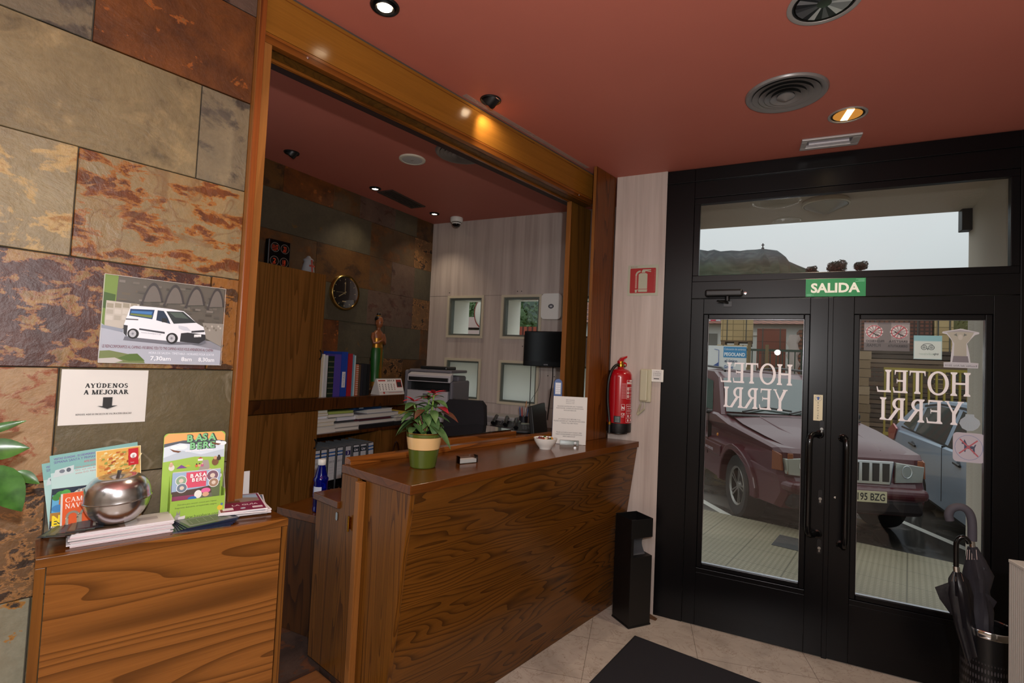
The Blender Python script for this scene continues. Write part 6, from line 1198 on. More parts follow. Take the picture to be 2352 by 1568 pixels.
crook = [(2182, 1195), (2179, 1182), (2184, 1170), (2196, 1164), (2211, 1165), (2224, 1174), (2231, 1190), (2233, 1210), (2233, 1241)]
MB().tube(sm([dpt(x, y, Yh) for x, y in crook]), .0165, FOAM, 12).build('handle', um); top = dpt(2232, 1242, Yh)
MB().tube([dpt(2232, 1238, Yh), dpt(2234, 1262, Yh)], [.009, .012], CHROME, 12).build('ferrule', um); bot = V((.93, 2.945, .05))
k = MB(); ax = [dpt(2233, 1255, Yh), dpt(2240, 1285, Yh), dpt(2247, 1320, Yh), dpt(2250, 1355, Yh), dpt(2250, 1400, Yh), dpt(2248, 1440, Yh), V((.915, 2.945, .35)), bot]; cloth(k, ax, [.014, .03, .045, .03, .045, .048, .035, .012], CL1)
k.add([dpt(2238, 1290, Yh-.02), dpt(2262, 1305, Yh-.03), dpt(2276, 1318, Yh-.02), dpt(2258, 1345, Yh-.01), dpt(2246, 1350, Yh-.03)], [(0, 1, 4), (1, 3, 4), (1, 2, 3)], CL1).add([dpt(2250, 1355, Yh-.03), dpt(2275, 1368, Yh-.02), dpt(2290, 1382, Yh-.0), dpt(2272, 1415, Yh), dpt(2248, 1420, Yh-.03)], [(0, 1, 4), (1, 3, 4), (1, 2, 3)], CL1); k.build('canopy', um)
for i in range(5): MB().tube([dpt(2222+5*i, 1262, Yh-.012), dpt(2220+6*i, 1285, Yh-.03)], .0018, STEEL, 5).build('rib', um)
um = thing('umbrella', 'folded black umbrella with a slim glossy crook handle', 'umbrella'); Yh = 2.87
crook = [(2226, 1248), (2222, 1240), (2214, 1234), (2205, 1235), (2198, 1243), (2196, 1256), (2196, 1302)]
MB().tube(sm([dpt(x, y, Yh) for x, y in crook]), .0098, BLKG, 12).build('handle', um); MB().tube([dpt(2196, 1300, Yh), dpt(2197, 1312, Yh)], .0115, CHROME, 12).build('ferrule', um)
k = MB(); ax = [dpt(2197, 1312, Yh), dpt(2200, 1330, Yh), dpt(2205, 1365, Yh), dpt(2210, 1400, Yh), dpt(2216, 1435, Yh), V((.88, 2.92, .3)), V((.9, 2.92, .04))]; cloth(k, ax, [.012, .03, .038, .035, .033, .025, .01], CL2, ph=1)
k.add([dpt(2192, 1325, Yh), dpt(2178, 1337, Yh-.01), dpt(2147, 1348, Yh), dpt(2158, 1375, Yh+.01), dpt(2182, 1408, Yh), dpt(2205, 1420, Yh-.02)], [(0, 1, 5), (1, 4, 5), (1, 3, 4), (1, 2, 3)], CL2); k.build('canopy', um)
for i in range(4): MB().tube([dpt(2190+6*i, 1318, Yh-.01), dpt(2186+9*i, 1335, Yh-.03)], .0018, STEEL, 5).build('rib', um)
# radiator
rd = thing('radiator', 'pale ribbed radiator at the right edge beside the umbrella stand', 'radiator'); RM = mat('b8b2aa', .45, name='radiator_enamel'); q = fy(2318, 1284, 2.62); rx, rz_ = q
k = MB()
for i in range(100): k.box((0, -.012*i-.009, .1), (.012, -.012*i, rz_-.012), RM)
k.box((.006, -1.2, .1), (.09, 0, rz_-.012), RM); k.build('ribbed_panel', rd); MB().box((-.002, -1.202, rz_-.012), (.1, .002, rz_), RM).build('top_grille', rd, bevel=.002)
for y in (-.1, -1.1): MB().box((.03, y-.02, 0), (.07, y+.02, .1), RM).build('foot', rd)
MB().tube([(.05, .0, .16), (.05, .03, .16), (.05, .03, .0)], .01, RM, 8).build('pipe', rd); place(rd, T(rx, 2.62, 0.0005, rad(8)))
MATM = mat('1c1a20', .95, bump=(500, .6), name='mat_pile')
a = V((-.634, 3.122, 0)); k = MB().box((0, -1.5, 0), (1.25, 0, .009), mat('141318', .8)).box((.012, -1.49, .009), (1.24, -.012, .013), MATM); single('floor_mat', k, 'dark grey entrance mat on the marble floor before the doors', 'mat', T(a.x, a.y, .0003, rad(-10)), bevel=.002)
# ================================================================== CEILING FITTINGS
def cz(x, y): return hz(x, y, CEIL)
WARM = (1, .82, .6)
def downlight(x, y, label, r_=.052, lit=True, tilt=None, power=12, aim=None, col=BLK, group=None):
    q = cz(x, y); e = thing('ceiling_downlight', label, 'ceiling light', T(q.x, q.y, CEIL-.0005) @ M.Rotation(pi, 4, 'X'), group)
    MB().lathe([(r_, 0), (r_, .003), (r_*.93, .007), (r_*.8, .004), (r_*.72, .0)], col, 32).build('ring', e)
    tm = M.Rotation(tilt[1], 4, 'X') @ M.Rotation(tilt[0], 4, 'Y') if tilt else M()
    k = MB().lathe([(r_*.72, -.004), (r_*.72, .004), (r_*.66, .012), (r_*.5, .006)] if not tilt else [(r_*.72, -.03), (r_*.72, .018), (r_*.66, .026), (r_*.52, .024), (r_*.5, .01)], col, 28, tm); k.build('housing', e)
    gl = mat('fff0d8', .3, emit=('ffe6c0', 18.0), name='lit_bulb') if lit else mat('3a3634', .15, .6, name='unlit_bulb')
    z_ = .0062 if not tilt else .011
    MB().lathe([(.0001, z_+.004), (r_*.3, z_+.003), (r_*.51, z_)], gl, 24, tm).build('bulb', e)
    if lit and power:
        d = (aim - V((q.x, q.y, CEIL))).normalized() if aim else V((0, 0, -1))
        p = V((q.x, q.y, CEIL-.012)) + d*(.02 if tilt else .006)
        lamp('downlight_beam', 'SPOT', p, power, WARM, p+d, spot_size=rad(100), spot_blend=.8, shadow_soft_size=.02)
    return e
downlight(884, 14, 'lit black downlight at the top edge nearest the stone wall', .055, True, None, 30)
q = cz(1127, 229); tgt = WM @ V((-1.872, 1.93, 2.78))
downlight(1127, 229, 'black swivel downlight turned towards the wooden beam', .054, True, (rad(-50), rad(8)), 9, V(tgt))
downlight(670, 350, 'unlit black swivel downlight over the tall cabinet', .05, False, (rad(-30), rad(-20)))
downlight(862, 432, 'lit downlight beside the slotted grille in the office ceiling', .046, True, None, 11)
downlight(998, 490, 'lit downlight nearest the dome camera in the office ceiling', .046, True, None, 11)
def canlight(x, y, r_, label, lit, power):
    q = cz(x, y); e = thing('recessed_ceiling_light', label, 'ceiling light', T(q.x, q.y, CEIL-.0005) @ M.Rotation(pi, 4, 'X')); RG = mat('b4aeaa', .35, .5, name='silver_ring')
    MB().lathe([(r_, 0), (r_, .004), (r_*.95, .006), (r_*.86, .004), (r_*.85, .0)], RG, 40).build('ring', e)
    MB().lathe([(r_*.85, .002), (r_*.8, -.0), (r_*.78, .001)], BLK, 40).build('inner_ring', e)
    # the reflector dips a little below the ceiling line, so that its mirror can be seen from the room
    k = MB().lathe([(.0001, .0015), (r_*.8, .0015)], mat('16140f' if not lit else '6a5428', .2, .8, name='reflector_ground'), 36); k.build('reflector', e)
    if lit:
        HOT = mat('fff2d6', .3, emit=('ffdfa0', 10.0), name='lit_tube'); AMB = mat('c98a3a', .3, emit=('d8923c', .55), name='amber_reflector')
        k = MB().prism([(r_*.74*cos(i*pi/16), r_*.74*sin(i*pi/16)) for i in range(32)], .0016, .0022, AMB); k.build('amber_glass', e)
        MB().box((-r_*.2, -r_*.66, .0024), (r_*.16, r_*.7, .0034), HOT).build('lit_tube', e).rotation_euler = (0, 0, rad(-8))
        lamp('lamp_beam', 'SPOT', (q.x, q.y, CEIL-.02), power, (1, .84, .62), (q.x, q.y, 0), spot_size=rad(130), spot_blend=.7, shadow_soft_size=.05)
    else:
        k = MB(); rn = random.Random(2)
        for i in range(24): a0, a1 = i*2*pi/24, (i+1)*2*pi/24; g_ = rn.choice(['9a9ca0', '4a4c50', 'd8dadc', '6c6e72', '34363a']); k.add([(r_*.2*cos(a0), r_*.2*sin(a0), .0025), (r_*.2*cos(a1), r_*.2*sin(a1), .0025), (r_*.76*cos(a1), r_*.76*sin(a1), .0018), (r_*.76*cos(a0), r_*.76*sin(a0), .0018)], [(0, 1, 2, 3)], mat(g_, .2, .5, name='mirror_facet'))  # facet greys paint the bright and dark streaks of a mirror's reflection
        k.disc((0, 0, .0026), r_*.2, CHROME); k.build('mirror', e)
    return e
canlight(1947, 263, .0865, 'lit amber recessed lamp near the entrance doors', True, 45)
canlight(1893, 6, .118, 'large unlit recessed lamp with mirror reflector at the top edge', False, 0)
def diffuser(x, y, r_, label):
    q = cz(x, y); e = thing('air_diffuser', label, 'air diffuser', T(q.x, q.y, CEIL-.0005) @ M.Rotation(pi, 4, 'X')); DM_ = mat('8a8684', .35, .35, name='satin_aluminium')
    MB().lathe([(r_, 0), (r_, .004), (r_*.97, .011), (r_*.9, .012), (r_*.82, .004)], DM_, 56).build('outer_ring', e)
    MB().lathe([(.0001, .0005), (r_*.84, .0005)], mat('191817', .6, name='duct_dark'), 40).build('duct', e)
    for i, f_ in enumerate((.82, .66, .52, .38)):
        MB().lathe([(r_*(f_-.17), .0015+.003*i), (r_*(f_-.03), .006+.005*i), (r_*f_, .010+.005*i), (r_*(f_-.02), .0085+.005*i), (r_*(f_-.15), .001+.003*i)], DM_, 56).build('cone_ring', e)
    MB().lathe([(.0001, .038), (r_*.03, .037), (r_*.2, .022), (r_*.22, .02), (r_*.2, .012)], DM_, 40).build('centre_cone', e)
    return e
diffuser(1805, 214, .176, 'large round metal air diffuser in the lobby ceiling')
diffuser(1062, 350, .173, 'round metal air diffuser behind the wooden beam in the office ceiling')
# rectangular emergency light
p = [cz(*c_) for c_ in ((1840, 319), (1979, 303), (1973, 327), (1838, 343))]; c0 = sum(p, V())/4; ux_ = ((p[1]-p[0])+(p[2]-p[3])).normalized(); L = ((p[1]-p[0]).length+(p[2]-p[3]).length)/2; Wd = ((p[3]-p[0]).length+(p[2]-p[1]).length)/2
e = thing('emergency_light', 'silver rectangular emergency light above the doors', 'ceiling light', T(c0.x, c0.y, CEIL-.0005, math.atan2(ux_.y, ux_.x)) @ M.Rotation(pi, 4, 'X')); SV = mat('b9b4b2', .4, .3, name='silver_plastic')
k = MB(); k.box((-L/2, -Wd/2, 0), (L/2, -Wd*.3, .012), SV).box((-L/2, Wd*.3, 0), (L/2, Wd/2, .012), SV).box((-L/2, -Wd*.3, 0), (-L*.4, Wd*.3, .012), SV).box((L*.36, -Wd*.3, 0), (L/2, Wd*.3, .012), SV); k.build('frame', e, bevel=.003)
MB().box((-L*.4, -Wd*.3, 0), (L*.36, Wd*.3, .002), mat('a8a4a8', .25, .7, name='reflector')).build('reflector', e); MB().tube([(-L*.36, 0, .006), (L*.32, 0, .006)], .006, mat('d8d4da', .2, name='glass_tube'), 10).build('tube', e)
# ceiling speaker
q = cz(947, 365); e = thing('ceiling_speaker', 'flat white round loudspeaker in the office ceiling', 'speaker', T(q.x, q.y, CEIL-.0005) @ M.Rotation(pi, 4, 'X')); OW = mat('cfc6b4', .5, name='off_white')
MB().lathe([(.088, 0), (.088, .006), (.084, .01), (.07, .011), (.068, .009)], OW, 40).build('rim', e); k = MB().lathe([(.0001, .0105), (.04, .0103), (.068, .009)], mat('b9b6b2', .5, bump=(600, .3), name='speaker_mesh'), 36); k.box((-.01, -.003, .01), (.01, .003, .0112), mat('8a7c6a', .4)); k.build('grille', e)
# slotted grille
p = [cz(*c_) for c_ in ((868, 441), (897, 434), (978, 471), (946, 478))]; c0 = sum(p, V())/4; ul = (p[3]-p[0]).normalized(); L = (p[3]-p[0]).length; Wd = (p[1]-p[0]).length
e = thing('ceiling_grille', 'long slotted air grille in the office ceiling', 'air grille', T(c0.x, c0.y, CEIL-.0005, math.atan2(ul.y, ul.x)) @ M.Rotation(pi, 4, 'X')); GG = mat('5a4f4a', .4, .5, name='grille_metal')
k = MB().box((-L/2, -Wd/2, 0), (L/2, -Wd*.4, .008), GG).box((-L/2, Wd*.4, 0), (L/2, Wd/2, .008), GG).box((-L/2, -Wd*.4, 0), (-L*.46, Wd*.4, .008), GG).box((L*.46, -Wd*.4, 0), (L/2, Wd*.4, .008), GG); k.build('frame', e, bevel=.001)
for i in range(5): y = -Wd*.32+i*Wd*.16; MB().box((-L*.46, y-.003, .001), (L*.46, y+.005, .006), GG).build('slat', e)
MB().box((-L*.46, -Wd*.4, 0), (L*.46, Wd*.4, .0008), mat('120c0a', .8)).build('backing', e)
# dome camera
q = cz(1049, 500); e = thing('dome_camera', 'white dome security camera in the corner of the office ceiling', 'camera', T(q.x, q.y, CEIL-.0005) @ M.Rotation(pi, 4, 'X'))
MB().lathe([(.0001, 0), (.058, 0), (.06, .004), (.06, .03), (.055, .042), (.04, .046)], WHT, 36).build('base', e); MB().lathe([(.042, .044), (.042, .055), (.036, .075), (.022, .088), (.0001, .093)], mat('0c0c10', .06, coat=.5, name='smoked_dome'), 32).build('dome', e); MB().lathe([(.036, .05), (.044, .052), (.04, .062)], WHT, 32).build('collar', e)
# ================================================================== STICKERS AND LETTERING ON THE DOOR GLASS (seen from behind)
GD = -DY+.004-.0215                 # inner face of the panes
PXM = lambda x, y: fy(x, y, -GD)
VIN = mat('f4f0f4', .6, name='white_vinyl')
def lettering(name, label, rows):
    k = MB(); pr = Print(k, DM @ FACE(GD), .0002, flip=True)
    for tx, xr, xl, yt, yb in rows:       # right and left ends, top and bottom of the word in the photograph
        a = PXM(xr, yb); b_ = PXM(xl, yb); c_ = PXM((xr+xl)/2, yt); d_ = PXM((xr+xl)/2, yb)
        pr.serif(tx, -a[0], d_[1], c_[1]-d_[1], VIN, width=a[0]-b_[0], W=.15, t=.065, sf=.07)
    o = k.build(name); o['label'] = label; o['category'] = 'lettering'
    c_ = sum((V(v.co) for v in o.data.vertices), V())/len(o.data.vertices); o.data.transform(M.Translation(-c_)); o.location = c_
lettering('window_lettering', 'two rows of white capitals seen from behind on the left door pane', [('HOTEL', 1820, 1652, 834, 881), ('YERRI', 1808, 1660, 891, 939)])
lettering('window_lettering', 'two rows of white capitals seen from behind on the right door pane', [('HOTEL', 2230, 2010, 852, 905), ('YERRI', 2213, 2018, 917, 970)])
def sticker(name, label, x0, y0, x1, y1, draw, face='c9c9c9', rounded=0, alpha=None, poly=None):
    a = PXM(x0, y1); b_ = PXM(x1, y0); w_, h = b_[0]-a[0], b_[1]-a[1]; k = MB()
    fm = ink(face) if alpha is None else mat(face, .6, alpha=alpha, name='translucent_film')
    if poly: k.prism([(u*w_, v*h) for u, v in poly], -.0003, 0, fm, axis=0)
    elif rounded:
        r_ = rounded; pts = []
        for cx_, cy_, a0 in ((r_, r_, pi), (w_-r_, r_, 1.5*pi), (w_-r_, h-r_, 0), (r_, h-r_, pi/2)): pts += [(cx_+r_*cos(a0+i*pi/12), cy_+r_*sin(a0+i*pi/12)) for i in range(7)]
        k.prism(pts, -.0003, 0, fm, axis=0)
    else: k.box((-.0003, 0, 0), (0, w_, h), fm)
    draw(Print(k, FACE(0), .00005), w_, h); return single(name, k, label, 'sticker', DM @ T(GD+.0006, a[0], a[1]))
def mtext(pr, tx, ur, v, size, c_, width, **kw):       # mirrored text whose first letter stands at the right
    vs, fs = text_mesh(tx, 0 if 'M' in tx else kw.get('bold', 0)); x0 = min(p[0] for p in vs); x1 = max(p[0] for p in vs); kx = width/(x1-x0)
    pr._emit([(ur-(x-x0)*kx, v+y*size) for x, y in vs], fs, c_); pr.k += 1
def nosmoke(pr, w_, h):
    pr.rect(0, 0, w_, h*.28, '5e5a5c'); pr.rect(w_*.3, h*.28, w_*.6, h, '6a6668')
    for cu in (.225, .77):
        for i in range(12):
            a = i*pi/6; pr.poly([(w_*cu+w_*.04*cos(a), h*.67+w_*.04*sin(a)), (w_*cu+w_*.2*cos(a-.16), h*.67+w_*.18*sin(a-.16)), (w_*cu+w_*.2*cos(a+.16), h*.67+w_*.18*sin(a+.16))], 'c9c0c4')
        pr.poly([(w_*(cu-.1), h*.66), (w_*(cu-.1), h*.7), (w_*(cu+.1), h*.54), (w_*(cu+.09), h*.5)], '2a2628'); pr.ring(w_*cu, h*.67, w_*.165, w_*.018, 'a83040'); pr.line([(w_*(cu-.11), h*.5), (w_*(cu+.11), h*.86)], w_*.018, 'a83040')
    for tx, ur, v, wd, s_ in (('PROHIBIDO', .45, .3, .41, .1), ('FUMAR', .37, .13, .32, .14), ('ERRETZEA', .95, .3, .4, .1), ('DEBEKATUTA', .95, .14, .42, .1)): mtext(pr, tx, w_*ur, h*v, h*s_*1.1, '2c282a', w_*wd, bold=.02)
sticker('no_smoking_sticker', 'grey no smoking sticker with two red rings on the right pane', 1984, 741, 2090, 804, nosmoke, '8a8486')
def owl(pr, w_, h):
    pr.rect(w_*.03, h*.03, w_*.97, h*.75, 'c2d0cf'); pr.rect(0, h*.78, w_, h, '7fb0bc')
    for cu in (.37, .63): pr.ring(w_*cu, h*.5, w_*.1, w_*.025, '4f5a5c'); pr.ring(w_*cu, h*.5, w_*.05, w_*.018, '4f5a5c'); pr.disc(w_*cu, h*.5, w_*.022, '4f5a5c')
    pr.ring(w_*.5, h*.5, w_*.23, w_*.022, '4f5a5c', 16, w_*.17, rad(40), rad(140)); pr.poly([(w_*.46, h*.46), (w_*.54, h*.46), (w_*.5, h*.38)], '4f5a5c'); mtext(pr, 'trip', w_*.88, h*.19, h*.13, '3c4648', w_*.18, bold=.02); mtext(pr, 'advisor', w_*.7, h*.19, h*.13, '9ab4a8', w_*.52)
sticker('owl_sticker', 'square pale blue sticker with an owl face on the right pane', 2098, 771, 2164, 824, owl, 'a4c2c8')
def trophy(pr, w_, h):
    pr.poly([(w_*.29, h*.14), (w_*.73, h*.14), (w_*.7, h*.3), (w_*.32, h*.3)], '77727a'); pr.poly([(w_*.33, h*.3), (w_*.67, h*.3), (w_*.66, h*.62), (w_*.75, h*.72), (w_*.86, h*.9), (w_*.56, h*.93), (w_*.14, h*.9), (w_*.26, h*.74), (w_*.34, h*.62)], 'a9a69c'); pr.disc(w_*.5, h*.78, w_*.06, 'b9b6b0', h*.07); pr.poly([(w_*.03, h*.9), (w_*.5, h*.97), (w_*.97, h*.9), (w_*.5, h*.92)], '9c9aa0')
    pr.poly([(w_*.32, h*.84), (w_*.42, h*.8), (w_*.4, h*.88)], '6f7470'); pr.poly([(w_*.68, h*.84), (w_*.58, h*.8), (w_*.6, h*.88)], '6f7470')
    pr.rect(w_*.06, 0, w_*.97, h*.12, 'b9b9c2'); mtext(pr, 'Estellés del Año 2010', w_*.94, h*.035, h*.06, '4a4650', w_*.84)
sticker('trophy_sticker', 'trophy-shaped pale sticker reading Estellés del Año 2010 on the right pane', 2162, 755, 2250, 843, trophy, 'c2c2ca', poly=[(.06, 0), (.97, 0), (.98, .13), (.77, .14), (.74, .36), (.68, .62), (.78, .74), (.88, .84), (.99, .87), (.99, .91), (.6, .985), (.5, 1), (.42, .985), (.02, .92), (.01, .88), (.14, .85), (.27, .7), (.29, .6), (.26, .36), (.24, .14), (.06, .13)])
def shell(pr, w_, h):
    for i in range(7): a = pi*(.1+.8*i/6); pr.line([(w_*.5, h*.9), (w_*.5+w_*.45*cos(a), h*.55-h*.5*sin(a))], w_*.015, 'a4b2bc')
sticker('shell_sticker', 'pale scallop shell sticker at the right edge of the right pane', 2203, 952, 2252, 988, shell, 'b4c0ca', alpha=.8, poly=[(.3, .98), (.7, .98), (.72, .84), (.95, .66), (1, .45), (.88, .2), (.66, .03), (.4, 0), (.14, .14), (0, .42), (.06, .64), (.28, .84)])
def nodog(pr, w_, h):
    pr.ring(w_*.5, h*.5, w_*.44, w_*.02, '8a92b4', 24, h*.42); DG = '4a4e66'
    pr.poly([(w_*.36, h*.36), (w_*.4, h*.34), (w_*.42, h*.46), (w_*.62, h*.46), (w_*.66, h*.3), (w_*.7, h*.3), (w_*.69, h*.5), (w_*.74, h*.62), (w_*.7, h*.62), (w_*.66, h*.55), (w_*.46, h*.58), (w_*.4, h*.72), (w_*.36, h*.78), (w_*.34, h*.7), (w_*.28, h*.66), (w_*.28, h*.62), (w_*.36, h*.6)], DG)
    pr.line([(w_*.2, h*.28), (w_*.78, h*.76)], w_*.05, 'b8606a'); pr.line([(w_*.22, h*.78), (w_*.8, h*.22)], w_*.05, 'b8606a')
sticker('no_dogs_sticker', 'rounded white sticker with a dog crossed out in red on the right pane', 2188, 997, 2262, 1058, nodog, 'bfb9c4', .02)
# ================================================================== THE STREET OUTSIDE
GZ = -.15
m, t, b = base('pavement_tiles'); mp = mapped(t, (1, 1, 1), (0, 0, 0), (0, 0, rad(12)))
n1 = noise(t, mp, 1.2, 4); r1 = ramp(t, [(.3, '867d68'), (.7, '9a917a')]); t.links.new(n1.outputs[0], r1.inputs[0])
bk = _n(t, 'ShaderNodeTexBrick'); t.links.new(mp.outputs[0], bk.inputs['Vector']); bk.offset = 0; bk.inputs['Scale'].default_value = 1; bk.inputs['Brick Width'].default_value = .4; bk.inputs['Row Height'].default_value = .4; bk.inputs['Mortar Size'].default_value = .004
b2 = _n(t, 'ShaderNodeTexBrick'); t.links.new(mp.outputs[0], b2.inputs['Vector']); b2.offset = 0; b2.inputs['Scale'].default_value = 1; b2.inputs['Brick Width'].default_value = .04; b2.inputs['Row Height'].default_value = .04; b2.inputs['Mortar Size'].default_value = .011; b2.inputs['Mortar Smooth'].default_value = .3
c1 = mixc(t, math1(t, 'MULTIPLY', b2.outputs['Fac'], .5), r1, '5c543c'); c1 = mixc(t, math1(t, 'MULTIPLY', bk.outputs['Fac'], .7), c1, '4a4434'); t.links.new(c1, b.inputs['Base Color']); b.inputs['Roughness'].default_value = .5
k = MB().prism([(-6, 3.47), (6, 3.47), (6, 5.05), (1.6, 5.97), (-.57, 6.44), (-6, 7.6)], -.3, -.03, m); struct('floor_pavement', k)
m2, t, b = base('wet_asphalt'); n1 = noise(t, mapped(t), .9, 5, .6, .5); n2 = noise(t, mapped(t), 120, 3); r1 = ramp(t, [(.4, '4c4844'), (.6, '6a645c')]); t.links.new(n1.outputs[0], r1.inputs[0]); t.links.new(mixc(t, math1(t, 'MULTIPLY', n2.outputs[0], .4), r1, '2c2a28'), b.inputs['Base Color']); rr = ramp(t, [(.42, .12), (.58, .6)]); t.links.new(n1.outputs[0], rr.inputs[0]); t.links.new(rr.outputs[0], b.inputs['Roughness'])
struct('floor_road', MB().box((-40, 4.5, -.5), (40, 60, GZ), m2))
LN = mat('c9c6bc', .6, bump=(60, .1), name='road_paint')
def road_line(p0, p1, w_, nm): a, b_ = V((*p0, GZ+.001)), V((*p1, GZ+.001)); d = (b_-a).normalized(); n_ = V((-d.y, d.x, 0))*w_/2; k = MB(); k.add([a+n_, b_+n_, b_-n_, a-n_], [(0, 1, 2, 3)], LN); o = k.build(nm); o['kind'] = 'structure'
road_line((1.0, 9.2), (2.28, 6.35), .1, 'floor_marking'); road_line((-.95, 7.8), (-.05, 6.4), .1, 'floor_marking')
q0, q1 = hz(1795, 1230, -.03), hz(1840, 1275, -.03); k = MB().box((-.02, -.38, 0), (.36, .02, .003), mat('4c4a48', .5, .3, bump=(14, .6), name='cast_iron')); single('drain_cover', k, 'dark square drain cover set in the pavement', 'drain cover', T(q0.x, q0.y, -.0298, rad(-12)))
# --- lamp under the porch
q = hz(1895, 466, 2.82); pl_ = thing('porch_lamp', 'pale shallow cone lamp under the porch ceiling outside', 'lamp', T(q.x, q.y-.05, 2.819) @ M.Rotation(pi, 4, 'X'))
MB().lathe([(.0001, 0), (.14, 0), (.145, .01), (.145, .03), (.135, .034)], mat('c9c2b0', .5, name='cream_lamp'), 32).build('base', pl_); MB().lathe([(.132, .034), (.1, .05), (.05, .075), (.008, .095), (.0001, .096)], mat('a09c90', .3, name='ribbed_glass'), 32).build('glass_cone', pl_)
q = fy(2235, 490, 4.5); k = MB().box((-.035, -.05, -.1), (.035, .03, .1), BLK); single('wall_bracket', k, 'small dark bracket at the outer corner of the porch', 'bracket', T(q[0]-.01, 4.6, q[1]), bevel=.004)
# --- vehicles: side profile lofted across the width
def vehicle(name, label, X, prof, widths, paint, glassm, wheels, wr, ww, half, parts):
    v = thing(name, label, 'car', X); return v
GLS = mat('3c4846', .06, spec=.8, coat=.5, name='car_glass'); TYRE = mat('1c1a18', .8, bump=(60, .3), name='tyre'); RIM_ = mat('8d8a84', .35, .8, name='alloy')
def car(name, label, X, L, W_, low, sill, beltl, roof, bodyp, greenp, roofp, paint, wx_, wr, spokes, arch):
    """bodyp: lower body outline (x,z) front at +x; greenp: glasshouse outline; both drawn from the side"""
    v = thing(name, label, 'car', X); hw = W_/2
    def cross(poly, y0, y1, ins): return poly
    # lower body: rings across the width, tucked in at sides
    k = MB(); n_ = len(bodyp); rings = []; cxm = sum(p[0] for p in bodyp)/n_; czm = sum(p[1] for p in bodyp)/n_
    for y, s_ in ((-hw, .955), (-hw*.96, .985), (-hw*.85, 1.0), (hw*.85, 1.0), (hw*.96, .985), (hw, .955)): rings.append([(cxm+(p[0]-cxm)*s_, y, czm+(p[1]-czm)*(s_ if abs(s_-1) > .02 else 1)) for p in bodyp])
    k.loft(rings, paint, caps=False, smooth=False)
    for r_, fl_ in ((rings[0], 1), (rings[-1], 0)):
        tri = tessellate_polygon([[V((p[0], p[2], 0)) for p in r_]]); k.add(r_, [tuple(q) for q in tri], paint)
    k.build('body', v)
    # glasshouse
    gn = len(greenp); k = MB(); zr = max(p[1] for p in greenp); zb = min(p[1] for p in greenp)
    def yw(z): return hw*(.97-.2*(z-zb)/(zr-zb))
    lf = [(p[0], -yw(p[1]), p[1]) for p in greenp]; rt_ = [(p[0], yw(p[1]), p[1]) for p in greenp]
    k.loft([lf, rt_], paint, caps=False, smooth=False); tri = tessellate_polygon([[V((*p, 0)) for p in greenp]]); k.add(lf, [tuple(q) for q in tri], paint); k.add(rt_, [tuple(q) for q in tri], paint); k.build('cabin', v)
    def side(poly, sg, off): return [(p[0], sg*(yw(p[1])+off), p[1]) for p in poly]
    return v, hw, yw, side
def wheel(v, x, y, z, r_, w_, sg, spokes):
    e = MB(); X_ = M.Translation((x, y, z)) @ M.Rotation(-sg*pi/2, 4, 'X')
    e.lathe([(r_*.62, w_/2-.02), (r_*.9, w_/2), (r_*.98, w_/2-.02), (r_, w_/2-.05), (r_, -w_/2+.04), (r_*.95, -w_/2), (r_*.6, -w_/2)], TYRE, 40, X_); o = e.build('wheel', v)
    k = MB(); k.lathe([(.0001, .02), (r_*.6, .02)], mat('23211f', .6), 30, X_); k.lathe([(r_*.56, w_/2-.03), (r_*.62, w_/2-.012), (r_*.64, w_/2-.03)], RIM_, 36, X_).lathe([(.0001, w_/2-.03), (r_*.12, w_/2-.032), (r_*.15, w_/2-.06)], RIM_, 20, X_)
    for i in range(spokes):
        a = i*2*pi/spokes
        for da in (-.13, .13): k.add([X_ @ V(p) for p in [(r_*.1*cos(a+da*2)-.0, r_*.1*sin(a+da*2), w_/2-.035), (r_*.6*cos(a+da-.05), r_*.6*sin(a+da-.05), w_/2-.024), (r_*.6*cos(a+da+.06), r_*.6*sin(a+da+.06), w_/2-.024), (r_*.13*cos(a+da*2+.3), r_*.13*sin(a+da*2+.3), w_/2-.035)]], [(0, 1, 2, 3)], RIM_)
    k.build('rim', o)
def arc(cx_, cz_, r_, a0, a1, n=8): return [(cx_+r_*cos(a0+(a1-a0)*i/n), cz_+r_*sin(a0+(a1-a0)*i/n)) for i in range(n+1)]
# dark red off-road car: origin on the ground under the middle of the front axle, +x forwards, +y to the car's left
MAR = mat('4a121c', .35, coat=.25, name='maroon_paint', bump=(3, .02)); MUD = mat('4a4038', .8, bump=(40, .3), name='muddy_cladding'); CHR = mat('b8b8b8', .12, 1, name='chrome_trim'); LAMPG = mat('a8aaa2', .1, .4, coat=.6, name='lamp_glass')
hd = math.atan2(-.93, .367); JX = T(.58, 7.16, GZ, hd)
bp_ = [(.83, .34), (.92, .5), (.9, .62), (.86, .68), (.84, .92), (.78, .965), (-.2, 1.1), (-.72, 1.18), (-3.5, 1.16), (-3.62, .95), (-3.66, .5), (-3.55, .36), (-3.1, .34)] + arc(-2.69, .37, .44, pi+.1, 0-.1, 8)[::1] + [(-2.2, .34), (-.46, .34)] + arc(0, .37, .44, pi+.1, -.1, 8) + [(.46, .34)]
bp_ = [p for i, p in enumerate(bp_) if i == 0 or (V(p)-V(bp_[i-1])).length > .01]
gp = [(-.62, 1.17), (-1.22, 1.66), (-1.5, 1.74), (-2.4, 1.77), (-3.3, 1.74), (-3.58, 1.15)]
car1, hw, yw, side = car('off_road_car', 'muddy dark red off-road car parked facing the left door pane', JX, 4.6, 1.82, 0, 0, 0, 0, bp_, gp, None, MAR, 0, .37, 5, 0)
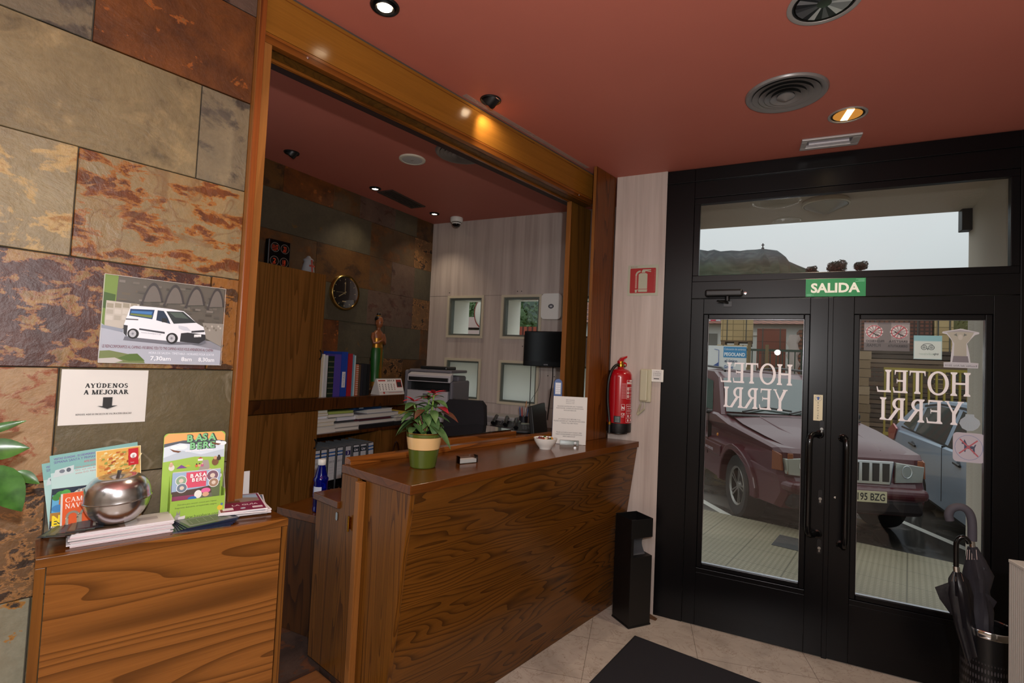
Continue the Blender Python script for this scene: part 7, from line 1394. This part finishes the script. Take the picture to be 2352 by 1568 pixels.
k = MB(); WG = side([(-1.0, 1.2), (-1.38, 1.6), (-1.95, 1.66), (-1.95, 1.2)], -1, .004); k.add(WG, [(0, 1, 2, 3)], GLS); WG = side([(-2.03, 1.2), (-2.03, 1.66), (-2.75, 1.67), (-2.85, 1.2)], -1, .004); k.add(WG, [(0, 1, 2, 3)], GLS); WG = side([(-2.95, 1.2), (-2.86, 1.66), (-3.25, 1.66), (-3.4, 1.25)], -1, .004); k.add(WG, [(0, 1, 2, 3)], GLS); k.build('side_window', car1)
def wsp(s_, u): x = -.64-s_*.56; z = 1.2+s_*.45; return (x+.012, u*(yw(z)-.06), z+.012)
k = MB(); k.add([wsp(0, -1), wsp(.98, -1), wsp(1.04, -.5), wsp(1.05, 0), wsp(1.04, .5), wsp(.98, 1), wsp(0, 1)], [tuple(range(7))], GLS); k.build('windscreen', car1)
for a, b_ in ((-.75, .05), (.0, .72)): MB().tube([V(wsp(.0, a))+V((.03, 0, .01)), V(wsp(.12, (a+b_)/2))+V((.015, 0, .02)), V(wsp(.05, b_))+V((.02, 0, .02))], .012, BLK, 6).build('wiper', car1)
MB().box((-.72, -.8, 1.165), (-.42, .8, 1.19), mat('1c1c1c', .6)).build('cowl', car1, bevel=.01)
k = MB(); k.loft([[(-.55, y, 1.18+.028*(1-(y/.78)**2)*.9), (-.1, y, 1.108+.03*(1-(y/.78)**2)), (.4, y*.98, 1.035+.03*(1-(y/.78)**2)), (.77, y*.95, .962+.025*(1-(y/.78)**2)), (.83, y*.93, .918)] for y in [-.78+1.56*i/10 for i in range(11)]], MAR, caps=False, closed=False); k.build('bonnet', car1)
for sg in (-1, 1): MB().tube([(-.5, sg*.45, 1.185), (.1, sg*.43, 1.098), (.74, sg*.4, .978)], .012, MAR, 8).build('bonnet_crease', car1)
k = MB().prism([(-.46, .66), (.46, .66), (.5, .9), (-.5, .9)], .84, .885, CHR, axis=0); k.build('grille', car1, bevel=.012)
for i in range(7): y = -.39+.13*i; MB().prism([(y-.042, .69), (y+.042, .69), (y+.045, .875), (y-.045, .875)], .886, .888, mat('0e0d0d', .5), axis=0).build('grille_slot', car1)
for sg in (-1, 1):
    k = MB().prism([(sg*.51, .68), (sg*.86, .7), (sg*.88, .86), (sg*.52, .89)], .8, .878, LAMPG, axis=0); k.box((.86, sg*.83-.035, .7), (.872, sg*.83+.035, .92), mat('8a4a26', .3)); k.lathe([(.0001, .001), (.06, .002), (.07, .006), (.055, .004)], mat('e0e2e0', .1, .8, name='lamp_reflector'), 20, FACE(.876, sg*.66, .8)); k.build('headlamp', car1, bevel=.02); 
    MB().prism([(-.02, .72), (-.02, .93), (.1, .9), (.12, .73)], sg*.9-.012, sg*.9+.012, mat('7e4426', .25, name='indicator'), axis=1, X=T(.72, 0, 0)).build('side_lamp', car1, bevel=.006)
k = MB().box((.72, -.9, .52), (.98, .9, .64), MAR); k.build('bumper', car1, bevel=.05, seg=3); k = MB().box((.7, -.86, .36), (.93, .86, .52), mat('1e1417', .6)); k.build('lower_bumper', car1, bevel=.04)
k = MB().box((0, -.26, 0), (.012, .26, .11), mat('c9c2a0', .4, name='plate_yellowish')); pr = Print(k, FACE(.0122)); pr.text('V 195 BZG', .0, .02, .1, '1a1a1c', width=.47, align='c', bold=.02); o = k.build('number_plate', car1); o.location = (.985, .05, .5)
k = MB(); pr = Print(k, M.Translation((.842, -.12, .925)) @ M.Rotation(-rad(52), 4, 'Y') @ FACE(0)); pr.text('Jeep', 0, 0, .07, 'd8d8d8', align='c', width=.17, bold=.03); k.build('bonnet_badge', car1)
for sg in (-1, 1):
    MB().prism(arc(0, .37, .5, pi+.05, -.05, 14)+arc(0, .37, .425, -.05, pi+.05, 14), sg*hw*.9, sg*(hw+.035), MAR, axis=1).build('wheel_arch', car1, bevel=.012)
    k = MB().box((-2.2, sg*(hw-.03)-.02, .34), (-.47, sg*(hw-.03)+.03, .56), MUD).box((-3.5, sg*(hw-.03)-.02, .36), (-3.15, sg*(hw-.03)+.03, .58), MUD); k.build('sill_cladding', car1, bevel=.02); MB().box((-2.2, sg*(hw)-.02, .63), (-.47, sg*hw+.022, .77), MAR).build('door_moulding', car1, bevel=.012)
    MB().ball((-1.05, sg*(hw+.13), 1.2), (.07, .11, .085), BLK, 14).tube([(-1.02, sg*(hw-.04), 1.17), (-1.04, sg*(hw+.1), 1.17)], .03, BLK, 8).build('wing_mirror', car1)
    MB().tube([(-1.35, sg*.6, 1.755), (-1.5, sg*.6, 1.8), (-2.4, sg*.6, 1.835), (-3.1, sg*.6, 1.81), (-3.25, sg*.6, 1.76)], .018, BLK, 8).build('roof_rail', car1)
    for i in range(2): MB().tube([(-1.5, sg*(.15+.22*i), 1.75), (-2.4, sg*(.15+.22*i), 1.78), (-3.2, sg*(.15+.22*i), 1.755)], .012, MAR, 6).build('roof_rib', car1)
    for x in (0, -2.69): wheel(car1, x, sg*.77, .37, .37, .24, sg, 5)
k = MB(); 
for x in (-1.05, -2.0, -2.98): k.box((x-.003, -hw*1.005-.001, .58), (x+.003, -hw*.95, 1.16), BLK)
k.build('door_gap', car1); MB().lathe([(.022, 0), (.02, .012), (.0001, .014)], mat('d0802a', .3), 14, T(-.62, -hw+.0, .9) @ M.Rotation(pi/2, 4, 'X')).build('side_repeater', car1)
k = MB(); pr = Print(k, M.Translation((-.95, -hw-.0225, .665)) @ M.Rotation(-pi/2, 4, 'Z') @ FACE(0)); pr.text('GRAND CHEROKEE', 0, 0, .05, 'b8a8ac', width=.42, bold=.02, align='c'); k.build('door_badge', car1)
for o in car1.children:
    if o.name.startswith('wheel') and not o.name.startswith('wheel_arch'): continue
    off = o.location.x
    for vv in o.data.vertices:
        x = vv.co.x+off
        if x > .1: k_ = min(1, (x-.1)/.85); vv.co.y *= 1-.26*k_**1.3
# silver blue hatchback
SIL = mat('93a3b4', .35, 0, coat=.4, name='silver_blue_paint'); hd2 = math.atan2(-1, .01); q = hz(2214, 1235, GZ)
bp2 = [(.85, .25), (.92, .5), (.8, .72), (.1, .93), (-.55, 1.0), (-3.2, .98), (-3.42, .9), (-3.5, .6), (-3.45, .32)] + arc(-2.62, .31, .37, pi+.1, -.1, 8) + arc(0, .31, .37, pi+.1, -.1, 8) + [(.45, .22)]
bp2 = [p for i, p in enumerate(bp2) if i == 0 or (V(p)-V(bp2[i-1])).length > .01]
gp2 = [(-.5, .98), (-1.25, 1.4), (-1.7, 1.49), (-2.3, 1.5), (-2.95, 1.4), (-3.4, .96)]
car2, hw, yw, side = car('hatchback_car', 'silver blue hatchback parked beyond the right door pane', T(2.815, 5.5, GZ, hd2), 4.3, 1.76, 0, 0, 0, 0, bp2, gp2, None, SIL, 0, .31, 5, 0)
k = MB()
for pl in ([(-.9, 1.0), (-1.38, 1.36), (-1.82, 1.42), (-1.82, 1.01)], [(-1.9, 1.01), (-1.9, 1.42), (-2.3, 1.43), (-2.62, 1.38), (-2.66, 1.02)], [(-2.73, 1.03), (-2.7, 1.36), (-2.9, 1.3), (-3.1, 1.08)]): k.add(side(pl, -1, .004), [tuple(range(len(pl)))], GLS)
k.build('side_window', car2)
k = MB(); 
for pl in ([(-.82, .98), (-.82, 1.0), (-3.12, 1.05), (-3.12, 1.03)], [(-1.3, 1.38), (-1.3, 1.4), (-1.8, 1.46), (-2.35, 1.465), (-2.7, 1.41), (-2.7, 1.385), (-2.3, 1.44), (-1.8, 1.435)]): k.add(side(pl, -1, .006), [tuple(range(len(pl)))], BLK)
k.build('window_seal', car2)
for sg in (-1, 1):
    MB().prism([(-3.42, .78), (-3.44, .95), (-3.25, 1.06), (-3.12, 1.0), (-3.22, .82)], sg*hw-.02, sg*hw+.006, mat('9c1c26', .2, coat=.5, name='red_lens'), axis=1).build('tail_lamp', car2, bevel=.006)
    for x in (-1.41, -2.51): MB().tube([(x, sg*(hw+.012), .86), (x-.18, sg*(hw+.012), .87)], .014, BLK, 8).ball((x-.09, sg*(hw-.004), .875), (.07, .012, .04), mat('4a525a', .4), 12).build('door_handle', car2)
    MB().box((-2.2, sg*(hw-.05)-.03, .24), (-.42, sg*(hw-.05)+.03, .34), mat('2a2c30', .6)).build('sill', car2, bevel=.01)
    for x in (0, -2.62): wheel(car2, x, sg*.75, .31, .31, .2, sg, 5)
k = MB()
for x in (-.95, -1.86): k.box((x-.003, -hw*1.004, .36), (x+.003, -hw*.95, 1.0), BLK)
k.tube([(-2.98+.1*cos(i*pi/10), -hw*.985, .84+.1*sin(i*pi/10)) for i in range(20)], .004, mat('3a424a', .5), 5, closed=True); k.build('door_gap', car2)
for o in car2.children:            # a long car: cabin and tail run far back, the nose stops at the kerb
    f_ = lambda x: -1.5+(x+1.5)*(1.6 if x < -1.5 else .45)
    if o.name.startswith('wheel'):
        mx_ = sum(vv.co.x for vv in o.data.vertices)/len(o.data.vertices)
        for ob in (o, *o.children):
            for vv in ob.data.vertices: vv.co.x += f_(mx_)-mx_
    else:
        for vv in o.data.vertices: vv.co.x = f_(vv.co.x)
# --- builder's yard across the street
FY, PY, BY = 13.0, 14.6, 17.5
FG = mat('1c3428', .5, name='green_fence_paint'); a = fy(1600, 796, FY); b_ = fy(1870, 807, FY); zt = 2.15
fe = thing('green_fence', 'green bar fence of the builders yard across the street', 'fence'); k = MB().box((-1.6, FY-.03, zt-.05), (1.55, FY+.03, zt), FG).box((-1.6, FY-.02, .1), (1.55, FY+.02, .16), FG); k.build('rail', fe)
for i in range(26): x = -1.55+i*.124; MB().box((x-.012, FY-.012, .12), (x+.012, FY+.012, zt), FG).build('bar', fe)
for x in (-.25, .12, 1.5): MB().box((x-.035, FY-.04, GZ), (x+.035, FY+.04, zt+.1), mat('6a5a3a', .7)).build('post', fe)
settle(fe, M(), (0, FY, GZ))
def xz(x, y, Y_): q = fy(x, y, Y_); return q
a, b_ = xz(1715, 797, FY-.06), xz(1715, 843, FY-.06); xr, zt_, zb_ = a[0], a[1], b_[1]; xl = -1.5; bw_, bh_ = xr-xl, zt_-zb_+.25
k = MB().box((-.01, 0, 0), (0, bw_, bh_), ink('d4d6d4')); pr = Print(k, FACE(0), .003); u1 = bw_; p0 = xz(1662, 800, FY-.06)[0]-xl; h_ = bh_
pr.rect(p0, h_*.62, u1, h_*.97, '2a86b8'); pr.text('Colocación de cerámica', p0+.02, h_*.86, .07, 'd8e8f0', width=(u1-p0)*.92); pr.text('PEGOLAND', p0+.02, h_*.67, .11, 'e8f2f6', width=(u1-p0)*.9, bold=.03); pr.text('el único', p0+.03, h_*.46, .1, '3a4a6a', width=(u1-p0)*.55, bold=.02); pr.text('Grupo', p0+.02, h_*.26, .1, '2a5a9a', width=(u1-p0)*.4, bold=.02); pr.text('PEGOLAND FLEX', p0-.37, h_*.1, .1, '3a3050', width=h_*.8, rot=pi/2, bold=.02); pr.line([(p0-.25, h_*.3), (p0-.1, h_*.3), (p0-.1, h_*.85), (p0-.2, h_*.88)], .012, '3a5a9a'); pr.poly([(p0-.25, h_*.3), (p0-.1, h_*.3), (p0-.1, h_*.45)], '2a4a8a')
single('banner', k, 'white and blue advertising banner on the green fence', 'banner', DM @ T(-(FY-.06), xl, zt_-bh_+.02))
def brickmat(name, c1, c2, mc, w_, h_, ms=.01):
    m, t, b = base(name); mp = _n(t, 'ShaderNodeMapping'); tcn = _n(t, 'ShaderNodeTexCoord'); sp_ = _n(t, 'ShaderNodeSeparateXYZ'); cb_ = _n(t, 'ShaderNodeCombineXYZ'); t.links.new(tcn.outputs['Object'], sp_.inputs[0]); t.links.new(math1(t, 'ADD', sp_.outputs['X'], sp_.outputs['Y']), cb_.inputs[0]); t.links.new(sp_.outputs['Z'], cb_.inputs[1])
    bk = _n(t, 'ShaderNodeTexBrick'); t.links.new(cb_.outputs[0], bk.inputs['Vector']); bk.offset = 0; bk.inputs['Color1'].default_value = (*srgb(c1), 1); bk.inputs['Color2'].default_value = (*srgb(c2), 1); bk.inputs['Mortar'].default_value = (*srgb(mc), 1); bk.inputs['Scale'].default_value = 1; bk.inputs['Brick Width'].default_value = w_; bk.inputs['Row Height'].default_value = h_; bk.inputs['Mortar Size'].default_value = ms
    t.links.new(bk.outputs['Color'], b.inputs['Base Color']); b.inputs['Roughness'].default_value = .8; return m
TANB = brickmat('tan_blocks', 'b0986c', 'a28a60', '7a6844', .26, .17); TERB = brickmat('terracotta_tiles', '6a3424', '743a28', '4a2218', .75, .3, .008); BRNB = brickmat('brown_bricks', '7a4a30', '6a3e28', '3c2418', .2, .1, .02)
def pallet(name, label, x0, y0, x1, y1, Y_, m_, depth=1.0, floor_=True):
    a, b_ = xz(x0, y1, Y_), xz(x1, y0, Y_); e = thing(name, label, 'pallet'); zb_ = a[1] if floor_ is None else a[1]
    MB().box((a[0], Y_, a[1]), (b_[0], Y_+depth, b_[1]), m_).build('load', e, bevel=.01); k = MB()
    for i in range(3): x = a[0]+(b_[0]-a[0])*(.08+.42*i); k.box((x-.05, Y_, a[1]-.12), (x+.05, Y_+depth, a[1]-.02), mat('6a543a', .8))
    k.box((a[0], Y_, a[1]-.03), (b_[0], Y_+depth, a[1]), mat('6a543a', .8)); k.build('pallet_base', e)
    for i in range(2): x = a[0]+(b_[0]-a[0])*(.2+.6*i); MB().box((x-.012, Y_-.006, a[1]), (x+.012, Y_, b_[1]+.004), mat('3a3a34', .5)).build('strap', e)
    settle(e, M(), ((a[0]+b_[0])/2, Y_+depth/2, a[1]-.12)); return a, b_
pallet('brick_pallet', 'upper stack of tan blocks on a pallet across the street', 1655, 715, 1730, 781, 15.0, TANB)
pallet('brick_pallet', 'lower stack of tan blocks under the upper tan pallet', 1641, 793, 1722, 972, 14.6, TANB, 1.3)
pallet('tile_pallet', 'tall stack of dark terracotta tiles beside the tan blocks', 1733, 755, 1806, 985, 14.4, TERB)
pallet('brick_pallet', 'brown brick stack at the right edge of the left door pane', 1829, 757, 1880, 1040, 14.2, BRNB)
pallet('brick_pallet', 'ribbed brown stack at the upper left of the right door pane', 1975, 725, 2142, 1000, 15.45, brickmat('ribbed_bricks', '6a3c2a', '5c3424', '34201a', .1, .09, .018), 1.2)
pallet('brick_pallet', 'tan block stack behind the yellow fence', 2143, 718, 2191, 1008, 15.45, TANB)
k = MB(); a = xz(1822, 770, 14.15); k.loft([[(a[0]+.12*cos(i*pi/4)*(1+.3*sin(j*2+i)), 14.0+.1*sin(i*pi/4), a[1]-.1*j) for i in range(8)] for j in range(26)], mat('b8a8a0', .35, alpha=.6, name='torn_film')); single('plastic_wrap', k, 'torn pale plastic wrap hanging on the brown brick stack', 'plastic wrap')
# yellow fence with slats, gate pillar
YEL = mat('8c7a1c', .5, name='yellow_paint'); fe = thing('yellow_fence', 'yellow bar fence in front of dark stacked slats', 'fence'); p0, p1 = xz(2030, 843, 11.5), xz(2240, 838, 11.5); z1 = p0[1]; z0 = xz(2240, 950, 11.5)[1]-.5
MB().box((p0[0], 11.47, z1-.05), (p1[0]+.6, 11.53, z1), YEL).box((p0[0], 11.47, z0), (p1[0]+.6, 11.53, z0+.06), YEL).build('rail', fe)
for i in range(22): x = p0[0]+.02+i*.108; MB().box((x-.014, 11.48, z0), (x+.014, 11.52, z1), YEL).build('bar', fe)
settle(fe, M(), ((p0[0]+p1[0])/2, 11.5, z0))
k = MB(); rn = random.Random(4)
for i in range(18): k.box((p0[0]-.3, 12.2, z0+.09*i), (p1[0]+1.2, 12.9+rn.uniform(-.05, .05), z0+.09*i+.07), mat(rn.choice(['4a3a2c', '5a4634', '3c3026', '6a5644']), .8))
single('slat_stack', k, 'long dark stack of timber slats behind the yellow fence', 'timber stack')
a, b_ = xz(1976, 966, 11.3), xz(1993, 815, 11.3); k = MB(); rn = random.Random(6)
for i in range(14): k.box((a[0]-.15-rn.uniform(0, .04), 11.1, GZ+.16*i), (b_[0]+rn.uniform(-.01, .03), 11.6, GZ+.16*i+.15), mat(rn.choice(['7a644a', '8a745a', '6a563e']), .9, bump=(20, .4)))
single('stone_pillar', k, 'rough stone gate pillar at the left of the right door pane', 'pillar')
DIRT = mat('8a7250', .95, bump=(8, .3), name='dirt_bank'); struct('floor_yard', MB().prism([(.6, 10.2), (8, 9.6), (8, 16), (-6, 16), (-6, 12.5)], -.2, .12, DIRT))
# white house
hs = thing('white_house', 'white building with a tiled roof behind the brick pallets', 'building'); WH = mat('c9c9c4', .85, bump=(12, .1), name='white_wall'); RT = brickmat('roof_tiles', '7a4a3a', '8a5a48', '3a2420', .22, .25, .03); z1 = xz(1790, 742, BY)[1]
MB().box((-7, BY, GZ), (2.6, BY+6, z1), WH).build('wall', hs); MB().prism([(BY-.35, z1-.05), (BY+3, z1+1.1), (BY+6.4, z1-.05)], -7.2, 2.8, RT, axis=0).build('roof', hs)
a, b_ = xz(1640, 860, BY), xz(1648, 766, BY); MB().box((a[0]-.6, BY-.03, .0), (b_[0], BY, b_[1]), mat('6a6862', .6)).build('doorway', hs); MB().box((-1.0, BY-.06, 2.75), (.2, BY, 2.85), mat('d8d4cc', .6)).build('gutter', hs)
a, b_ = xz(1632, 742, BY-.05), xz(1655, 722, BY-.05); k = MB().box((a[0]-.5, BY-.05, a[1]), (b_[0], BY, b_[1]+.1), mat('b8bcc4', .6)); k.box((a[0], BY-.056, a[1]+.05), (a[0]+.16, BY-.05, a[1]+.2), mat('c03048', .5)); k.build('shop_sign', hs); settle(hs, M(), (-2, BY+3, GZ))
# --- trees, hill with its cross
BARK = mat('4a3c2e', .9, name='bark')
def foliage_ball(mb, c_, r_, n_, mt, rn, s_=.12):
    for i in range(n_):
        u_, v_ = rn.uniform(-1, 1), rn.uniform(0, 2*pi); q = V((math.sqrt(1-u_*u_)*cos(v_), math.sqrt(1-u_*u_)*sin(v_), u_))*(rn.uniform(.65, 1.0)); p = V((c_[0]+q.x*r_[0], c_[1]+q.y*r_[1], c_[2]+q.z*r_[2])); d = V((rn.uniform(-1, 1), rn.uniform(-1, 1), rn.uniform(-1, 1))).normalized()*s_*rn.uniform(.6, 1.4); e_ = d.orthogonal().normalized()*s_*.55
        mb.add([p-d, p+e_, p+d, p-e_], [(0, 1, 2, 3)], mt)
def tree(label, x, y, h, r_, n_, mt, seed, s_, name='tree'):
    rn = random.Random(seed); e = thing(name, label, 'tree', T(x, y, GZ)); k = MB()
    for i in range(7): a = i*2.4; foliage_ball(k, (r_*.5*cos(a), r_*.5*sin(a), h-r_*(.55+.12*i)), (r_*.62, r_*.62, r_*.55), n_//7, mt, rn, s_)
    k.ball((0, 0, h-r_), (r_*.6, r_*.6, r_*.7), mt, 10); k.build('crown', e); MB().tube([(0, 0, 0), (.1, 0, h*.5), (0, 0, h-r_)], [r_*.1, r_*.08, r_*.05], BARK, 8).build('trunk', e)
LF1 = leafmat('tree_leaf', '2f4a20', '48642c', .7); LF2 = leafmat('dark_tree_leaf', '18281e', '223428', .9); LF3 = leafmat('yellowing_leaf', '5a5a2c', '6a6634', .7)
tree('leafy green tree seen through the second small office window', -6.85, 13.2, 4.1, 1.45, 2800, LF1, 3, .07)
tree('dark green tree seen through the first small office window', -12.2, 18.3, 5.6, 2.0, 2000, LF1, 5, .08)
tree('yellowing tree seen at the upper right of the right door pane', 5.75, 19.2, 4.5, 1.2, 2000, LF3, 8, .07)
q = fy(1922, 598, 110); tree('broad dark tree on the skyline left of the smaller one', q[0], 110, q[1]+.1-GZ, 1.5, 2600, LF2, 9, .16); q = fy(1977, 600, 110); tree('narrow dark tree on the skyline at the right', q[0], 110, q[1]+.1-GZ, 1.05, 1900, LF2, 10, .13); q = fy(1864, 611, 110); tree('small dark tree on the skyline at the foot of the hill', q[0], 110, q[1]+.1-GZ, .9, 1500, LF2, 11, .12)
m, t, b = base('hazy_hill_scrub'); n1 = noise(t, mapped(t), .12, 6, .65); sp_ = _n(t, 'ShaderNodeSeparateXYZ'); a_ = _n(t, 'ShaderNodeTexCoord'); t.links.new(a_.outputs['Object'], sp_.inputs[0]); r1 = ramp(t, [(.4, '2a382e'), (.62, '3c4a3e')]); t.links.new(n1.outputs[0], r1.inputs[0]); r2 = ramp(t, [(.45, '424a4c'), (.6, '565c5c')]); t.links.new(n1.outputs[0], r2.inputs[0])  # upper greys tinted bluish to put distance haze into the colour
hb = ramp(t, [(.0, 0.0), (1, 1.0)]); t.links.new(math1(t, 'MULTIPLY_ADD', sp_.outputs['Z'], .12, -6.4), hb.inputs[0]); t.links.new(mixc(t, hb, r1, r2), b.inputs['Base Color']); b.inputs['Roughness'].default_value = 1; b.inputs['Specular IOR Level'].default_value = 0
HYD = 300; prof = [(300, 640), (700, 600), (1000, 585), (1250, 577), (1400, 573), (1500, 571), (1600, 572), (1613, 574), (1626, 576), (1640, 573), (1655, 577), (1680, 575), (1700, 576), (1715, 574), (1735, 573), (1752, 571), (1768, 573), (1785, 575), (1795, 582), (1805, 590), (1812, 600), (1830, 608), (1850, 616), (1880, 622)]
cols = []; rn = random.Random(5)
for x, y in prof: q = fy(x, y, HYD); cols.append((q[0], q[1]))
k = MB(); rows = [(0, 1.0), (-18, .965), (-30, .86), (-60, .7), (-95, .5), (-130, .2), (-150, -.05)]; vs = []
for dy, f_ in rows:
    for cx_, cz_ in cols: vs.append((cx_+rn.uniform(-1, 1)*(f_ < .99), HYD+dy+rn.uniform(-4, 4)*(f_ < .99), max(-5, EYE+(cz_-EYE)*(HYD+dy)/HYD*f_)+rn.uniform(-1.2, 1.2)*(f_ < .99)))
for cx_, cz_ in cols: vs.append((cx_, HYD+60, -5))
n_ = len(cols); R_ = len(rows); fs = [(j*n_+i, j*n_+i+1, (j+1)*n_+i+1, (j+1)*n_+i) for j in range(R_-1) for i in range(n_-1)] + [(i+1, i, R_*n_+i, R_*n_+i+1) for i in range(n_-1)]; k.add(vs, fs, m, True)
o = k.build('rocky_hill'); o['kind'] = 'structure'
q = fy(1752, 572, HYD); e = fy(1752, 559, HYD); k = MB().box((-.3, -.3, -2), (.3, .3, (e[1]-q[1])), mat('3c3a3c', .8)).box((-.7, -.6, -2), (.7, .6, .7), mat('4a4644', .8)).box((-.75, -.3, (e[1]-q[1])*.66), (.75, .3, (e[1]-q[1])*.78), mat('3c3a3c', .8)); single('hilltop_cross', k, 'tiny stone cross monument on top of the hill', 'monument', T(q[0], HYD, q[1]))
q = fy(1900, 623, 110); k = MB(); rn = random.Random(14); k.loft([[(x, 80, -3), (x, 96, q[1]*.55+rn.uniform(-.6, .6)), (x, 108, q[1]-.5+rn.uniform(-.3, .1)), (x, 120, q[1]-.6), (x, 140, -3)] for x in range(-120, 140, 6)], m, caps=False, closed=False); o = k.build('wooded_ridge'); o['kind'] = 'structure'
struct('ground_far', MB().box((-400, 60, -3), (400, 420, GZ-.5), mat('4a4c3c', 1)))
# seen through the small office windows: road mirror and stacked tiles
q = fy(1099, 718, 9.0); e = thing('traffic_mirror', 'round white-backed street mirror on a pole outside the first small window', 'mirror', T(q[0]+.12, 9.0, GZ)); MB().lathe([(.0001, .03), (.2, .02), (.26, 0), (.27, -.01), (.0001, -.012)], mat('c9c2b4', .5), 32, M.Translation((0, 0, q[1]-GZ)) @ M.Rotation(pi/2, 4, 'X') @ M.Diagonal((.8, 1.15, 1, 1))).build('disc', e); MB().lathe([(.26, 0), (.285, -.005), (.27, .012)], mat('a03a2c', .5), 32, M.Translation((0, -.004, q[1]-GZ)) @ M.Rotation(pi/2, 4, 'X') @ M.Diagonal((.8, 1.15, 1, 1))).build('rim', e); MB().tube([(-.05, 0, 0), (-.05, 0, q[1]-GZ)], .03, mat('8a8a88', .4, .5), 10).build('pole', e)
a, b_ = fy(1072, 775, 10.5), fy(1112, 722, 10.5); k = MB(); rn = random.Random(3)
for i in range(9): z_ = GZ+(b_[1]-GZ)*i/9; k.box((a[0]-.9, 10.5+rn.uniform(-.05, .05), z_), (b_[0]+.2, 11.3, z_+(b_[1]-GZ)/9*.8), mat(rn.choice(['a05a48', 'b8a098', '8a4a3a', 'c0b0ac']), .7))
single('tile_stack', k, 'stacks of red roof tiles outside the first small window', 'tile stack'); a, b_ = fy(1190, 765, 9.0), fy(1215, 750, 9.0); k = MB().prism([(a[0]-.5, GZ), (b_[0]+.3, GZ), (b_[0]+.3, b_[1]), (a[0]-.5, b_[1])], 9.0, 9.8, brickmat('red_tiles', '9a4a34', '8a3e2c', '4a241c', .1, .4, .02), axis=1); single('tile_stack', k, 'low red tile stack outside the second small window', 'tile stack')
